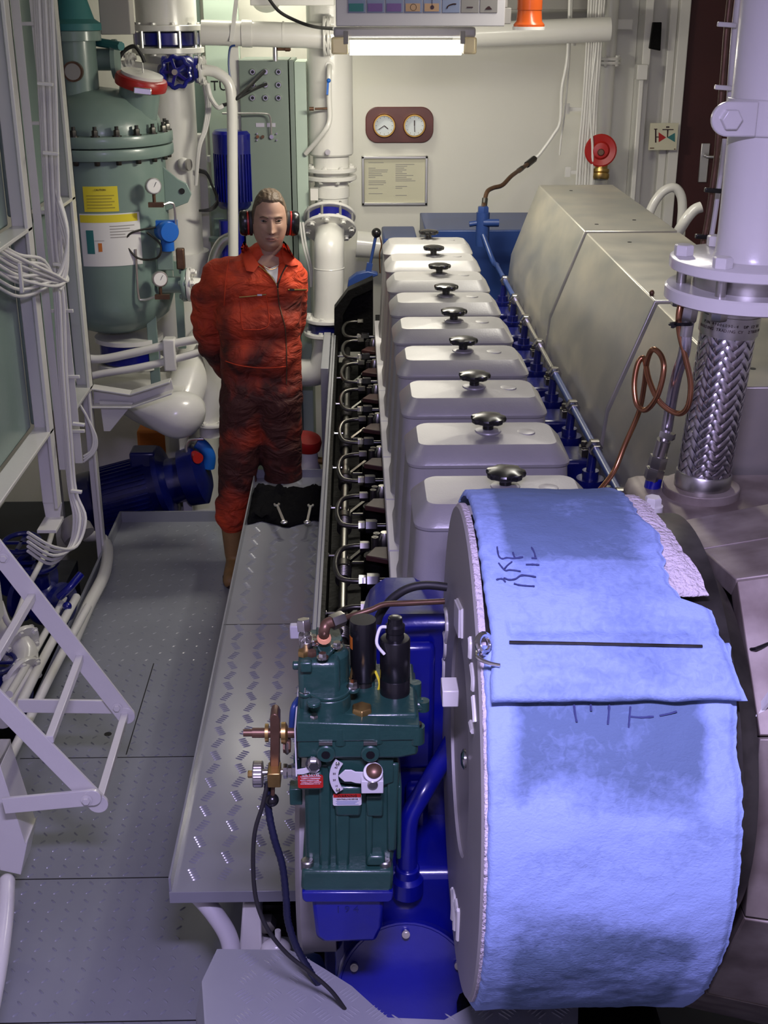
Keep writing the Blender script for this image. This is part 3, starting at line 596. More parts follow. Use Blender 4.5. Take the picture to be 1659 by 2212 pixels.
f2 = A(432, 152, 6.6)
dp = T('downpipe', 'white pipe bending down from the blue handwheel valve, in front of the blue motor', 'pipe', A(500, 540, 6.55))
MB().flange(f2, (1, 0, 0), .068, .018, 6).build('flange', 'white', dp)
MB().tube([f2, f2 + V((.04, 0, 0)), A(470, 158, 6.6), A(494, 180, 6.6), A(501, 225, 6.6), A(502, 300, 6.6), A(503, 420, 6.6), A(504, 560, 6.6), A(504, 700, 6.6)], .027, 18).build('pipe', 'white', dp)
tag(MB().tube([A(215, 138, 6.6), A(280, 142, 6.75), A(345, 150, 6.7)], .024, 16).flange(A(276, 142, 6.75), (1, 0, .1), .06, .016, 6).flange(A(283, 142, 6.75), (1, 0, .1), .06, .016, 6).build('branch_pipe', 'white'), 'white horizontal flanged pipe between the green vessel neck and the blue handwheel valve', 'pipe')
tag(MB().tube(L([(255, 130, 6.6), (268, 110, 6.6), (290, 100, 6.6), (305, 118, 6.6), (312, 135, 6.6)]), .01, 8).build('black_hose', 'rubber'), 'short black hose arching beside the green vessel neck', 'hose')
tag(MB().box(A(212, 0, 6.3).x, A(278, 0, 6.3).x, 6.3, 6.42, A(240, 75, 6.3).z, 2.66).build('junction_box', 'boxgrey', bevel=.004), 'plain grey junction box at the top left beside the blue wafer valve', 'junction box')
tag(MB().cyl(A(176, -20, 6.2), A(170, 60, 6.2), .02, n=16).cyl(A(172, 5, 6.2), A(171, 45, 6.2), .03, n=16).build('cylinder_actuator', 'black'), 'dark actuator cylinder above the green vessel neck', 'actuator')
tag(MB().tube(L([(150, 30, 6.4), (160, 70, 6.3), (200, 88, 6.3), (240, 96, 6.25), (262, 100, 6.2)]), .02, 8).build('control_hose', 'teal'), 'dark teal hose lying over the green vessel neck', 'hose')
# cables hanging by the standpipe
for k in range(3):
    tag(MB().tube(L([(438 + k * 4, 175, 6.7), (446 + k * 4, 230, 6.7), (440 + k * 3, 280, 6.7), (428 + k * 2, 320, 6.7), (422 + k, 400, 6.75)]), .007, 8).build('pale_cable', 'cable'), 'pale cable hanging just right of the thick white standpipe', 'cable', 'pale cables right of the standpipe')
tag(MB().tube(L([(448, 180, 6.65), (455, 210, 6.65), (470, 232, 6.6), (482, 228, 6.6)]), .012, 8).build('pale_cable', 'cable'), 'short thick pale cable sagging below the blue handwheel flange', 'cable')
tag(MB().tube(L([(478, 228, 6.6), (498, 222, 6.6), (520, 205, 6.6), (545, 180, 6.72), (572, 153, 6.78)]), .009, 8).build('black_cable', 'rubber'), 'black cable running up to the middle top gland of the grey-green cabinet', 'cable')
tag(MB().tube(L([(505, 218, 6.6), (530, 203, 6.65), (555, 190, 6.72), (575, 182, 6.78)]), .008, 8).build('black_cable', 'rubber'), 'black cable running up to the second row of cabinet glands', 'cable')
tag(MB().tube(L([(508, 98, 6.6), (497, 104, 6.6), (494, 140, 6.6), (500, 180, 6.6), (508, 205, 6.6)]), .005, 8).build('blue_hose', 'bluegrey'), 'thin dark blue hose hanging below the horizontal white pipe', 'hose')
for k in range(3):
    tag(MB().tube(L([(425, 365 + k * 3, 6.8), (445, 372 + k * 2, 6.8), (458, 400, 6.8), (470, 430 + k * 4, 6.75), (455, 450 + k * 2, 6.7), (430, 455, 6.7)]), .006, 8).build('black_cable', 'rubber'), 'black cable drooping behind the blue upright motor', 'cable', 'black cables drooping left of the blue motor')
# back green plates
gp = tag(MB().box(A(448, 190, 7.4).x, A(522, 190, 7.4).x, 7.38, 7.42, FZ, 2.72).build('green_plate', 'palegreen', bevel=.004), 'pale green plate with black lettering behind the curved white downpipe', 'panel')
c = A(474, 186, 7.38); text('TU', .075, c, (1, 0, 0), (0, 0, 1), 'black', 'stencil_letters', gp, .001)
tag(MB().box(A(425, 250, 7.5).x, A(445, 250, 7.5).x, 7.45, 7.5, FZ, 2.8).build('green_post', 'greenpaint'), 'dark green upright post just right of the standpipe', 'post')
gh = MB().box(A(430, 450, 7.2).x, A(520, 450, 7.2).x, 7.15, 7.2, A(600, 520, 7.2).z, A(600, 400, 7.2).z); tag(gh.build('green_housing', 'palegreen', bevel=.01), 'pale green housing low behind the blue motor', 'housing')
tag(MB().lathe(A(475, 520, 6.95), (0, 0, 1), [(.06, 0), (.06, .02), (.035, .03), (.03, .12)], 24).build('green_valve', 'greenpaint'), 'small dark green valve body left of the man, at his ear height', 'valve')
wm = MB().box(A(500, 220, 6.85).x, A(520, 220, 6.85).x, 6.83, 6.85, 1.5, 2.36); tag(wm.build('white_upright', 'white'), 'white flat upright bar left of the grey-green cabinet', 'bar')
tag(MB().box(A(428, 340, 7.1).x, A(455, 340, 7.1).x, 7.05, 7.1, A(600, 348, 7.1).z, A(600, 335, 7.1).z).box(A(430, 340, 7.1).x, A(450, 340, 7.1).x, 7.0, 7.1, 1.2, 1.9).build('white_bracket', 'white'), 'white bracket between the standpipe and the blue motor', 'bracket')
tag(MB().tube(L([(455, 620, 6.7), (462, 560, 6.7), (478, 525, 6.7), (500, 512, 6.7)]), .03, 14).build('flexible_duct', 'alu'), 'silvery bent duct behind the man on his left side', 'duct')
# upright motor
um = T('upright_motor', 'bright blue upright electric motor standing behind the man', 'motor', A(503, 560, 6.85))
uc = A(503, 300, 6.85); zt = A(503, 279, 6.85).z; zb = A(503, 440, 6.85).z
MB().lathe((uc.x, 6.85, 0), (0, 0, 1), [(.085, zb - .02), (.10, zb), (.10, zt - .12)], 40).build('body', 'navy', um)
MB().lathe((uc.x, 6.85, 0), (0, 0, 1), [(.106, zt - .12), (.108, zt - .02), (.095, zt - .004), (.02, zt)], 40).build('fan_cowl', 'blue', um)
fn = MB()
for k in range(36):
    a = 2 * PI * k / 36; u = V((math.cos(a), math.sin(a), 0)); fn.bar(V((uc.x, 6.85, zb + .02)) + u * .102, V((uc.x, 6.85, zt - .12)) + u * .102, .005, .012, u)
fn.build('cooling_fins', 'blue', um)
MB().lathe((uc.x, 6.85, 0), (0, 0, 1), [(.07, zb - .5), (.07, zb - .25), (.05, zb - .24), (.05, zb - .02)], 28).cyl((uc.x - .06, 6.8, zb - .35), (uc.x - .06, 6.8, zb - .08), .03, n=16).build('pump', 'blue', um)
# control cabinet
cbx = T('control_cabinet', 'tall grey-green electrical cabinet with rows of cable glands', 'cabinet', (-.44, 6.95, .9))
x0 = A(515, 133, 6.8).x; x1 = A(622, 133, 6.8).x; zt = A(560, 130, 6.8).z
MB().box(x0, x1 - .002, 6.8, 7.2, FZ, zt).build('body', 'cabgreen', cbx, bevel=.003)
dd_ = MB().box(x1 + .004, x1 + .028, 6.8, 7.2, FZ, zt).build('door', 'cabgreen', cbx, bevel=.002)
MB().box(x1 + .028, x1 + .030, 6.84, 6.87, 2.12, 2.16).box(x1 + .028, x1 + .030, 6.84, 6.87, 1.28, 1.32).build('lock', 'black', dd_)
MB().box(x1 + .03, x1 + .09, 6.82, 7.18, FZ, zt - .01).build('side_panel', 'palegreen', cbx, bevel=.002)
for r in range(3):
    for k in range(3):
        c = A(546 + k * 28, 155 + r * 28, 6.8); g = MB().lathe(c, (0, -1, 0), [(.016, 0), (.016, .012), (.012, .02)], 16).build('cable_gland', 'chrome', cbx)
        if not (r < 2 and k == 1): MB().lathe(c - V((0, .0202, 0)), (0, -1, 0), [(.0085, 0), (.0085, .001)], 14).build('gland_bore', 'black', g)
for k in range(2): c = A(562 + k * 24, 270, 6.8); MB().box(c.x - .022, c.x + .022, 6.797, 6.8, c.z - .01, c.z + .01).build('name_label', 'alu', cbx)
MB().tube(L([(480, 245, 6.7), (520, 245, 6.72), (570, 245, 6.74), (582, 250, 6.75), (585, 265, 6.76), (586, 290, 6.77)]), .005, 8).build('air_pipe', 'alu', cbx)
for (x, y, m, r) in ((557, 295, 'copper', .008), (568, 295, 'brownmetal', .008), (587, 295, 'chrome', .011), (556, 288, 'chrome', .004), (598, 288, 'chrome', .004), (556, 302, 'chrome', .004), (598, 302, 'chrome', .004)):
    c = A(x, y, 6.8); MB().lathe(c, (0, -1, 0), [(r, 0), (r, .02)], 12).build('air_fitting', m, cbx)
tag(MB().cyl(A(595, 132, 6.75), A(594, 95, 6.75), .013, n=16).build('conduit_stub', 'chrome'), 'short bright metal stub on top of the grey-green cabinet', 'conduit')
tag(MB().cyl(A(600, 106, 6.75), A(628, 106, 6.75), .008, n=12).cyl(A(616, 106, 6.74), A(626, 106, 6.74), .012, n=12).build('brass_cock', 'brownmetal'), 'brown pipe fitting above the grey-green cabinet', 'fitting')
tag(MB().torus(A(658, 292, 6.95), (1, .3, 0), .035, .008, 28, 8).torus(A(657, 290, 6.98), (1, .4, 0), .032, .007, 28, 8).build('cable_coil', 'rubber'), 'small coil of black cable between the cabinet and the white column', 'cable coil')
# horizontal pipe at the top
hp_ = T('overhead_pipe', 'white horizontal pipe crossing at the top left with a bolted flange at its right end', 'pipe', A(570, 100, 6.7))
ha0 = A(436, 70, 6.7); ha1 = A(700, 78, 6.7); MB().cyl(ha0, ha1, .060, n=32).build('pipe', 'white', hp_)
MB().cyl(A(523, 72, 6.7), A(545, 72.6, 6.7), .066, n=32).cyl(A(610, 74.5, 6.7), A(614, 74.6, 6.7), .062, n=32).build_each('pipe_band', 'white', hp_)
MB().flange(A(698, 78, 6.7), (1, 0, 0), .094, .014, 8, both=False, br=.013, bh=.012).build('flange', 'white', hp_); MB().flange(A(706, 78, 6.7), (1, 0, 0), .094, .016, 8, both=False, br=.016, bh=.02).build('flange', 'white', hp_)
tag(MB().tube(L([(570, -20, 6.5), (600, 22, 6.5), (640, 45, 6.5), (680, 58, 6.4), (722, 62, 5.9)]), .008, 8).build('lamp_cable', 'rubber'), 'black cable sagging along the top to the fluorescent lamp', 'cable')
tag(MB().sphere(A(575, 5, 6.9), (.07, .07, .05), 20, 12).build('pipe_elbow', 'white'), 'white rounded elbow above the overhead pipe', 'pipe')
tag(MB().box(A(540, 0, 6.6).x, A(722, 0, 6.6).x, 6.6, 6.9, A(600, 12, 6.6).z, CEIL).build('cable_duct', 'white', bevel=.004), 'white boxed duct above the overhead pipe at the top', 'duct')
tag(MB().bar(A(512, -10, 6.65), A(500, 90, 6.65), .03, .02).build('white_strap', 'white'), 'white strut crossing the overhead pipe near its left end', 'strut')
# white column pipe with flange, valve and elbow
wp = A(712, 120, 6.9); wpx = wp.x
wc = T('exhaust_column', 'wide white vertical pipe with a small blue-handled cock pipe in front', 'pipe', (wpx, 6.9, 1.7))
z1_ = A(712, 335, 6.9).z
MB().lathe((wpx, 6.9, 0), (0, 0, 1), [(.11, z1_ + .001), (.118, z1_ + .01), (.118, 2.9)], 44).build('pipe', 'white', wc)
MB().lathe((wpx, 6.9, 0), (0, 0, 1), [(.096, 1.70), (.096, z1_)], 40).build('reducer', 'white', wc)
zf = A(712, 378, 6.9).z
MB().flange((wpx, 6.9, zf + .02), (0, 0, 1), .135, .022, 8, both=False).build('flange', 'white', wc)
vc = T('branch_column', 'white pipe section with clamp strap between the two flanges, right of the man', 'pipe', (wpx, 6.9, 1.5))
MB().flange((wpx, 6.9, zf), (0, 0, -1), .135, .022, 8, both=False).lathe((wpx, 6.9, 0), (0, 0, 1), [(.09, A(600, 470, 6.9).z), (.09, zf - .02)], 36).build('pipe', 'white', vc)
MB().lathe((wpx, 6.9, 0), (0, 0, 1), [(.096, A(600, 425, 6.9).z), (.096, A(600, 402, 6.9).z)], 36).box(wpx - .11, wpx - .07, 6.76, 6.82, A(600, 425, 6.9).z, A(600, 400, 6.9).z).build('clamp_strap', 'white', vc)
ec = A(712, 490, 6.75)
ev = T('elbow_valve', 'blue ring valve between tilted white flanges over the white elbow, right of the man', 'valve', ec)
ax_ = V((0, .64, .77)).normalized()
MB().lathe(ec - ax_ * .0, ax_, [(.105, 0), (.12, .004), (.12, .05), (.105, .054)], 40).build('body', 'blue', ev)
for k in range(8):
    a = 2 * PI * k / 8 + .3; _, s_, t_ = frame(ax_); c = ec + (s_ * math.cos(a) + t_ * math.sin(a)) * .125; MB().cyl(c - ax_ * .03, c + ax_ * .085, .008, n=8).build('stud', 'alu', ev)
MB().flange(ec + ax_ * .056, ax_, .14, .016, 8, both=False).build('flange', 'white', ev)
el = T('white_elbow', 'glossy white elbow pipe dropping from the tilted flange, right of the man', 'pipe', A(710, 690, 6.7))
MB().flange(ec - ax_ * .02, ax_, .142, .018, 8, both=False, rot=.1).build('flange', 'white', el)
for k in range(8):
    a = 2 * PI * k / 8 + .1; c = ec - ax_ * .02 + (s_ * math.cos(a) + t_ * math.sin(a)) * .118; MB().bolt(c, -ax_, .013, .016).build('bolt', 'white', el)
MB().tube([ec - ax_ * .0, ec - ax_ * .05, A(711, 528, 6.58), A(711, 570, 6.56), A(711, 630, 6.56), A(710, 690, 6.56)], .078, 32, 8).build('pipe', 'white', el)
MB().torus(A(711, 578, 6.56), (0, 0, 1), .078, .003, 36, 6).build('weld_seam', 'white', el)
MB().flange(A(709, 692, 6.56), (0, 0, 1), .125, .02, 8, both=False).build('foot_flange', 'white', el)
lv = T('lower_wafer_valve', 'dark blue wafer valve under the white elbow foot flange', 'valve', A(700, 712, 6.56))
MB().lathe(A(709, 715, 6.56), (0, 0, 1), [(.105, 0), (.105, .045)], 32).build('body', 'navy', lv)
MB().flange(A(707, 722, 6.56), (0, 0, 1), .125, .02, 8, both=False).build('flange', 'white', lv)
tag(MB().tube(L([(709, 725, 6.56), (705, 760, 6.56), (690, 800, 6.56), (640, 805, 6.6), (600, 800, 6.6)]), .075, 24).build('suction_pipe', 'white'), 'white pipe turning left below the dark wafer valve, behind the man', 'pipe')
cp_ = T('cock_pipe', 'thin white pipe with a blue lever angling down in front of the white column', 'pipe', A(700, 300, 6.75))
MB().lathe(A(712, 142, 6.78), (0, -1, 0), [(.022, -.02), (.022, .005)], 20).tube(L([(712, 142, 6.76), (711, 160, 6.72), (711, 215, 6.72), (712, 258, 6.72), (700, 285, 6.72), (660, 332, 6.8)]), .013, 12).build('pipe', 'white', cp_)
MB().bar(A(709, 172, 6.70), A(707, 205, 6.68), .014, .01).sphere(A(710, 174, 6.69), .011).build('lever', 'skyblue', cp_)
MB().cyl(A(712, 234, 6.72), A(680, 235, 6.72), .006, n=10).cyl(A(668, 235, 6.72), A(678, 235, 6.72), .01, n=10).build('branch', 'brownmetal', cp_)
MB().lathe(A(708, 328, 6.77), (0, -1, 0), [(.014, 0), (.014, .02)], 16).build('plug', 'alu', wc)
tag(MB().cyl(A(770, 527, 7.3), A(860, 535, 7.3), .075, n=28).build('cross_pipe', 'white'), 'white horizontal pipe behind the black-knobbed lever', 'pipe')
for k in range(2): tag(MB().tube(L([(648 + k * 6, 480, 6.7), (655 + k * 6, 530, 6.7), (668 + k * 5, 580, 6.7), (672, 620, 6.7)]), .006, 8).build('pale_cable', 'cable'), 'pale cable hanging right of the man behind his shoulder', 'cable', 'pale cables behind the man, right')
# red lid
rl = T('capped_fitting', 'red domed cap on a white body beside the man at knee height', 'cap', A(672, 960, 6.0))
rc = A(662, 940, 6.0); MB().lathe(rc - V((0, 0, .03)), (.15, -.2, 1), [(.06, -.04), (.075, -.035), (.078, 0), (.07, .02), (.01, .035)], 36).build('lid', 'red', rl)
MB().lathe(rc - V((0, 0, .16)), (0, 0, 1), [(.06, -.1 - rc.z + .16 + FZ + .1), (.06, -.1), (.075, -.05), (.06, .02), (.05, .1)], 28).build('body', 'white', rl)
tag(MB().lathe(A(688, 995, 6.0), (1, -.2, 0), [(.02, -.03), (.02, .03)], 8).build('brass_plug', 'brass'), 'brass plug at the end of the engine side, beside the red cap', 'plug')
# ================================================================ back wall
pl = T('clock_board', 'brown wooden board with a brass clock and barometer on the back wall', 'clock board', A(863, 305, 7.58))
def rrect(cx, cz, w, h, r, y, n=8):
    o = []
    for (sx, sz, a0) in ((1, 1, 0), (-1, 1, PI / 2), (-1, -1, PI), (1, -1, 3 * PI / 2)):
        for i in range(n + 1): a = a0 + PI / 2 * i / n; o.append(V((cx + sx * (w / 2 - r) + r * math.cos(a), y, cz + sz * (h / 2 - r) + r * math.sin(a))))
    return o
cc = A(863, 270, 7.58); MB().prism(rrect(cc.x, cc.z, .395, .20, .07, 7.6), (0, -.02, 0)).build('board', 'wood', pl, bevel=.004)
for k, (px, py) in enumerate(((830, 271), (895, 271))):
    c = A(px, py, 7.58); c.y = 7.58
    g = MB().lathe(c, (0, -1, 0), [(.066, 0), (.066, .02), (.062, .03), (.056, .03)], 36, (True, False)).build('clock_case' if k == 0 else 'barometer_case', 'gold', pl)
    MB().lathe(c - V((0, .012, 0)), (0, -1, 0), [(.056, 0), (.056, .003)], 36).build('dial', 'dial', g)
    hd = MB()
    for (dx, dz, w) in (((-.034, -.022, .004), (.022, -.018, .005)) if k == 0 else ((.0, .03, .006), (.002, -.035, .004))): hd.bar(c + V((0, -.017, 0)), c + V((dx, -.017, dz)), w, .002, (0, 1, 0))
    for j in range(12): a = j * PI / 6; hd.bar(c + V((.044 * math.sin(a), -.0155, .044 * math.cos(a))), c + V((.050 * math.sin(a), -.0155, .050 * math.cos(a))), .002, .001, (0, 1, 0))
    hd.build('hands', 'stain', g)
nb = T('notice_board', 'aluminium framed notice with typed cream sheets on the back wall', 'notice board', A(852, 442, 7.59))
q0 = A(781, 337, 7.59); q1 = A(923, 443, 7.59); x0, x1, z0, z1 = q0.x, q1.x, q1.z, q0.z
MB().box(x0 + .01, x1 - .01, 7.592, 7.6, z0 + .01, z1 - .01).build('sheet', 'cream', nb)
fr_ = MB()
for (a, b, c, d) in ((x0, x0 + .016, z0, z1), (x1 - .016, x1, z0, z1), (x0, x1, z0, z0 + .016), (x0, x1, z1 - .016, z1)): fr_.box(a, b, 7.58, 7.6, c, d)
fr_.build('frame', 'alu', nb, bevel=.003)
pr_ = MB(); random.seed(5)
for cx_ in (.04, .20):
    z = z1 - .04
    while z > z0 + .05:
        w_ = random.uniform(.04, .12)
        if random.random() < .75: pr_.box(x0 + cx_, x0 + cx_ + w_, 7.591, 7.592, z, z + .0035)
        z -= .0105
pr_.build('typed_lines', 'boxgrey', nb)
# fluorescent lamp
la = T('fluorescent_lamp', 'lit fluorescent lamp under the signal panel, in front of the back wall', 'lamp', A(870, 110, 5.5))
lz = A(870, 100, 5.5).z; lx0 = A(716, 100, 5.5).x; lx1 = A(1028, 100, 5.5).x
MB().box(lx0 + .01, lx1 - .005, 5.46, 5.56, lz + .035, lz + .075).build('housing', 'lilac', la, bevel=.01)
for x in (lx0 + .12, lx1 - .12): MB().cyl((x, 5.51, lz + .07), (x, 5.51, CEIL), .006, n=8).build('hanger_rod', 'white', la)
MB().cyl((lx0 + .075, 5.5, lz - .005), (lx1 - .06, 5.5, lz - .005), .029, n=24).build('tube', 'tube', la)
MB().box(lx0, lx0 + .07, 5.455, 5.55, lz - .03, lz + .036).box(lx1 - .055, lx1, 5.455, 5.55, lz - .03, lz + .036).build_each('end_cap', 'lampplastic', la, bevel=.008)
for x in (lx0 + .06, lx1 - .06): MB().box(x - .01, x + .01, 5.445, 5.455, lz + .01, lz + .06).build('clip', 'boxgrey', la, bevel=.002)
# signal panel
sp_ = T('signal_display', 'grey signal light column panel with a row of coloured pictogram windows', 'signal panel', A(900, 60, 5.3))
pz0 = A(900, 57, 5.3).z; px0 = A(725, 0, 5.3).x; px1 = A(1092, 0, 5.3).x
MB().box(px0, px1, 5.3, 5.42, pz0, pz0 + .34).build('housing', 'lilac', sp_, bevel=.004)
MB().box(px0 + .1, px0 + .14, 5.36, 5.40, pz0 + .34, CEIL).box(px1 - .14, px1 - .1, 5.36, 5.40, pz0 + .34, CEIL).build_each('hanger', 'lilac', sp_)
cols = ['teal', 'violetpic', 'violetpic', 'peach', 'peach', 'picblue', 'picgrey', 'picgrey']
for r in range(2):
    for k in range(8):
        a = A(752 + k * 40.6, 29, 5.3).x; b = a + .069; z = pz0 + .05 + r * .09
        g = MB().box(a, b, 5.296, 5.30, z, z + .08).build('window', 'picgrey' if k > 5 else 'picblue', sp_, bevel=.001)
        if k < 5: MB().box(a + .004, b - .008, 5.294, 5.296, z + .005, z + .034).build('colour_field', cols[k], g)
        pc_ = V(((a + b) / 2, 5.294, z + .02)); ic = MB()
        if k == 3: ic.torus(pc_, (0, 1, 0), .012, .001, 16, 4)
        if k == 4: ic.lathe(pc_, (0, -1, 0), [(.008, 0), (.008, .001)], 10).bar(pc_, pc_ + V((0, 0, .04)), .002, .001)
        if k == 5: ic.tube([pc_ + V((-.016, 0, -.004)), pc_ + V((-.01, 0, .006)), pc_ + V((.008, 0, .012)), pc_ + V((.02, 0, .012))], .0025, 6)
        if k == 6: ic.box(pc_.x - .012, pc_.x + .012, 5.293, 5.294, pc_.z - .002, pc_.z + .002)
        if k == 7: ic.prism([pc_ + V((-.014, 0, -.008)), pc_ + V((.014, 0, -.008)), pc_ + V((.008, 0, -.002)), pc_ + V((.003, 0, .004)), pc_ + V((-.003, 0, .004)), pc_ + V((-.01, 0, -.002))], (0, -.001, 0))
        if ic.v: ic.build('pictogram', 'stain', g)
# beacon
bc = T('beacon', 'orange rotating alarm beacon hanging right of the signal panel', 'beacon', A(1145, 58, 5.3))
bx = A(1146, 58, 5.3); MB().lathe((bx.x, 5.35, bx.z), (0, 0, 1), [(.062, 0), (.062, .008), (.052, .02), (.048, .06), (.05, .062), (.05, .2), (.02, .2)], 36).build('dome', 'orange', bc)
MB().lathe((bx.x, 5.35, bx.z - .012), (0, 0, 1), [(.066, 0), (.066, .012)], 32).build('base', 'white', bc); MB().lathe((bx.x, 5.35, bx.z + .02), (0, 0, 1), [(.015, 0), (.02, .06), (.01, .1)], 16).build('reflector', 'black', bc)
MB().box(bx.x - .11, bx.x - .075, 5.33, 5.40, bx.z + .01, bx.z + .07).box(bx.x - .11, bx.x - .09, 5.33, 5.36, bx.z + .07, CEIL).build('bracket', 'boxgrey', bc, bevel=.003)
tag(MB().cyl((A(1030, 70, 5.5).x, 6.9, 2.40), (1.32, 6.9, 2.43), .06, n=28).build('ceiling_pipe', 'white'), 'white horizontal pipe along the back wall behind the lamp and beacon', 'pipe')
tag(MB().box(-.2, 1.3, 7.3, 7.6, 2.52, CEIL).build('cable_duct', 'boxgrey', bevel=.004), 'grey duct high on the back wall', 'duct')
# cables and pipes of the right rear corner
for k in range(7):
    x = 1262 + k * 5.2
    tag(MB().tube(L([(x + 12 + k * .6, -40, 7.2), (x + 4, 120, 7.2), (x - 4, 240, 7.2), (x - 12 + k * .7, 330, 7.2), (x - 18 + k, 420, 7.2)]), .0062 + .002 * (k % 2), 8).build('wall_cable', 'cable'), 'white cable in the upright bundle on the right of the back wall', 'cable', 'white upright cables right of the back wall')
tag(MB().tube(L([(1232, -30, 7.1), (1226, 120, 7.1), (1214, 190, 7.1), (1210, 262, 7.1), (1195, 292, 7.1), (1168, 330, 7.1), (1156, 342, 7.1)]), .009, 8).build('wall_cable', 'cable'), 'white tube bending left from the upright cables down to the brown hose', 'pipe')
tag(MB().tube(L([(1238, -30, 7.15), (1228, 150, 7.15), (1220, 240, 7.15), (1212, 300, 7.15), (1209, 335, 7.15)]), .005, 8).build('wall_cable', 'cable'), 'thin white cable ending on the wall left of the upright bundle', 'cable')
tag(MB().tube(L([(1298, -30, 7.1), (1288, 100, 7.1), (1276, 200, 7.1), (1276, 262, 7.1), (1280, 320, 7.1), (1279, 400, 7.1)]), .007, 8).build('wall_cable', 'cable'), 'single white cable passing in front of the red hydrant valve', 'cable')
for (y, x0, x1) in ((236, 1224, 1272), (372, 1226, 1276), (88, 1238, 1292)):
    c = A(x0, y, 7.22); d = A(x1, y, 7.22); MB; tag(MB().bar(c, d, .012, .02).bar(c - V((0, 0, .025)), c + V((0, 0, .03)), .02, .03).bar(d - V((0, 0, .025)), d + V((0, 0, .03)), .02, .03).build('cable_bracket', 'white'), {236: 'middle', 372: 'lowest', 88: 'highest'}[y] + ' white bracket across the upright wall cables', 'bracket')
vq = T('vent_pipe', 'white vertical pipe with a flange right of the upright wall cables', 'pipe', A(1310, 400, 7.35))
p1_ = A(1312, 130, 7.35); MB().cyl((p1_.x, 7.35, 1.2), (p1_.x, 7.35, 3.1), .045, n=24).build('pipe', 'white', vq); MB().flange((p1_.x, 7.35, p1_.z), (0, 0, 1), .075, .016, 6, br=.009, bh=.01).flange((p1_.x, 7.35, p1_.z - .02), (0, 0, 1), .075, .016, 6, br=.009, bh=.01).build('flange', 'white', vq)
MB().box(p1_.x + .03, p1_.x + .13, 7.37, 7.42, p1_.z + .16, p1_.z + .21).build('bracket', 'white', vq)
hy = T('hydrant_valve', 'red hydrant handwheel above a brass hose coupling on the right rear', 'hydrant', A(1298, 380, 7.15))
hcx = A(1297, 325, 7.12); w = MB(); n_ = V((-.1, -1, .1)).normalized()
w.lathe(hcx, n_, [(.083, 0), (.088, .008), (.088, .02), (.08, .026), (.05, .02), (.04, .034), (.01, .038)], 32); w.build('handwheel', 'red', hy)
MB().lathe(hcx + n_ * .038 + V((0, 0, -.01)), n_, [(.02, 0), (.015, .01)], 12).build('wheel_nut', 'brownmetal', hy)
cc_ = A(1299, 352, 7.13); MB().lathe(cc_, (-.05, -.25, -1), [(.036, -.01), (.036, .03), (.046, .034), (.046, .05), (.042, .055), (.048, .06), (.048, .08), (.042, .09)], 28).build('coupling', 'brass', hy)
MB().lathe(cc_ + V((-.05, -.25, -1)).normalized() * .0905, (-.05, -.25, -1), [(.034, 0), (.034, .001)], 24).build('coupling_mouth', 'black', hy)
sg = T('valve_sign', 'cream pictogram sign with a red and a green triangle on the right wall frame', 'sign', A(1435, 325, 7.34))
s0 = A(1405, 266, 7.34); s1 = A(1461, 324, 7.34); MB().box(s0.x, s1.x, 7.34, 7.346, s1.z, s0.z).build('plate', 'cream', sg)
def tri(pix, m): MB().pp(pix, 7.338, .002).build('symbol', m, sg)
tri([(1423, 286), (1423, 307), (1439, 297)], 'red'); tri([(1458, 287), (1458, 307), (1441, 297)], 'teal')
tri([(1431, 279), (1455, 279), (1455, 281), (1444, 281), (1443, 297), (1441, 297), (1441, 281), (1431, 281)], 'stain'); tri([(1413, 278), (1420, 278), (1420, 280), (1418, 280), (1418, 308), (1415, 308), (1415, 280), (1413, 280)], 'stain')
tri([(1418, 295), (1423, 295), (1423, 297), (1418, 297)], 'stain'); tri([(1404, 319), (1413, 319), (1413, 321), (1404, 321)], 'brownmetal'); tri([(1439, 273), (1446, 273), (1446, 276), (1439, 276)], 'stain'); tri([(1456, 321), (1459, 321), (1459, 323), (1456, 323)], 'brownmetal')
tag(MB().pp([(1411, 48), (1430, 48), (1427, 110), (1403, 105)], 7.33, .03).build('black_tag', 'oily', bevel=.004), 'dark rectangular box hanging high on the white frame left of the door', 'box')
tag(MB().tube(L([(1395, 480, 6.6), (1412, 440, 6.6), (1432, 414, 6.6), (1455, 405, 6.6), (1470, 420, 6.6), (1474, 450, 6.6), (1470, 510, 6.6), (1460, 700, 6.6)]) + [V((A(1460, 700, 6.6).x, 6.6, FZ))], .024, 16).build('bent_pipe', 'white'), 'white pipe bent over in a hoop behind the stainless covers', 'pipe')
tag(MB().tube([V((A(1440, 600, 6.2).x, 6.2, FZ))] + L([(1440, 600, 6.2), (1455, 525, 6.05), (1478, 480, 6.0), (1498, 455, 6.0), (1515, 447, 6.0)]), .026, 16).build('bent_pipe', 'white'), 'second white bent pipe rising towards the door, with a reddened end', 'pipe')
# ================================================================ the engine
EY = [2.666 + .4 * k for k in range(9)]
en = T('marine_engine', 'long blue nine cylinder marine diesel engine with a row of silver valve covers', 'engine', (.3, 4.2, 0))
MB().box(-.10, .74, 2.62, 6.35, FZ, .80).box(.10, .74, 2.62, 6.35, .80, 1.02).build('crankcase', 'navy', en, bevel=.01)
MB().box(-.13, -.115, 2.62, 6.3, .52, .985).box(-.17, -.132, 5.62, 6.3, .45, .99).build_each('side_panel', 'platepaint', en, bevel=.003)
tr_ = MB().box(-.115, .10, 2.62, 6.3, .80, .83).box(-.115, -.095, 2.62, 6.3, .80, .995).box(.095, .12, 2.62, 6.3, .8, 1.08)
tr_.build('injection_trough', 'oily', en)
MB().box(-.1145, -.107, 2.62, 6.3, .995, 1.0).build('trough_rim', 'platepaint', en)
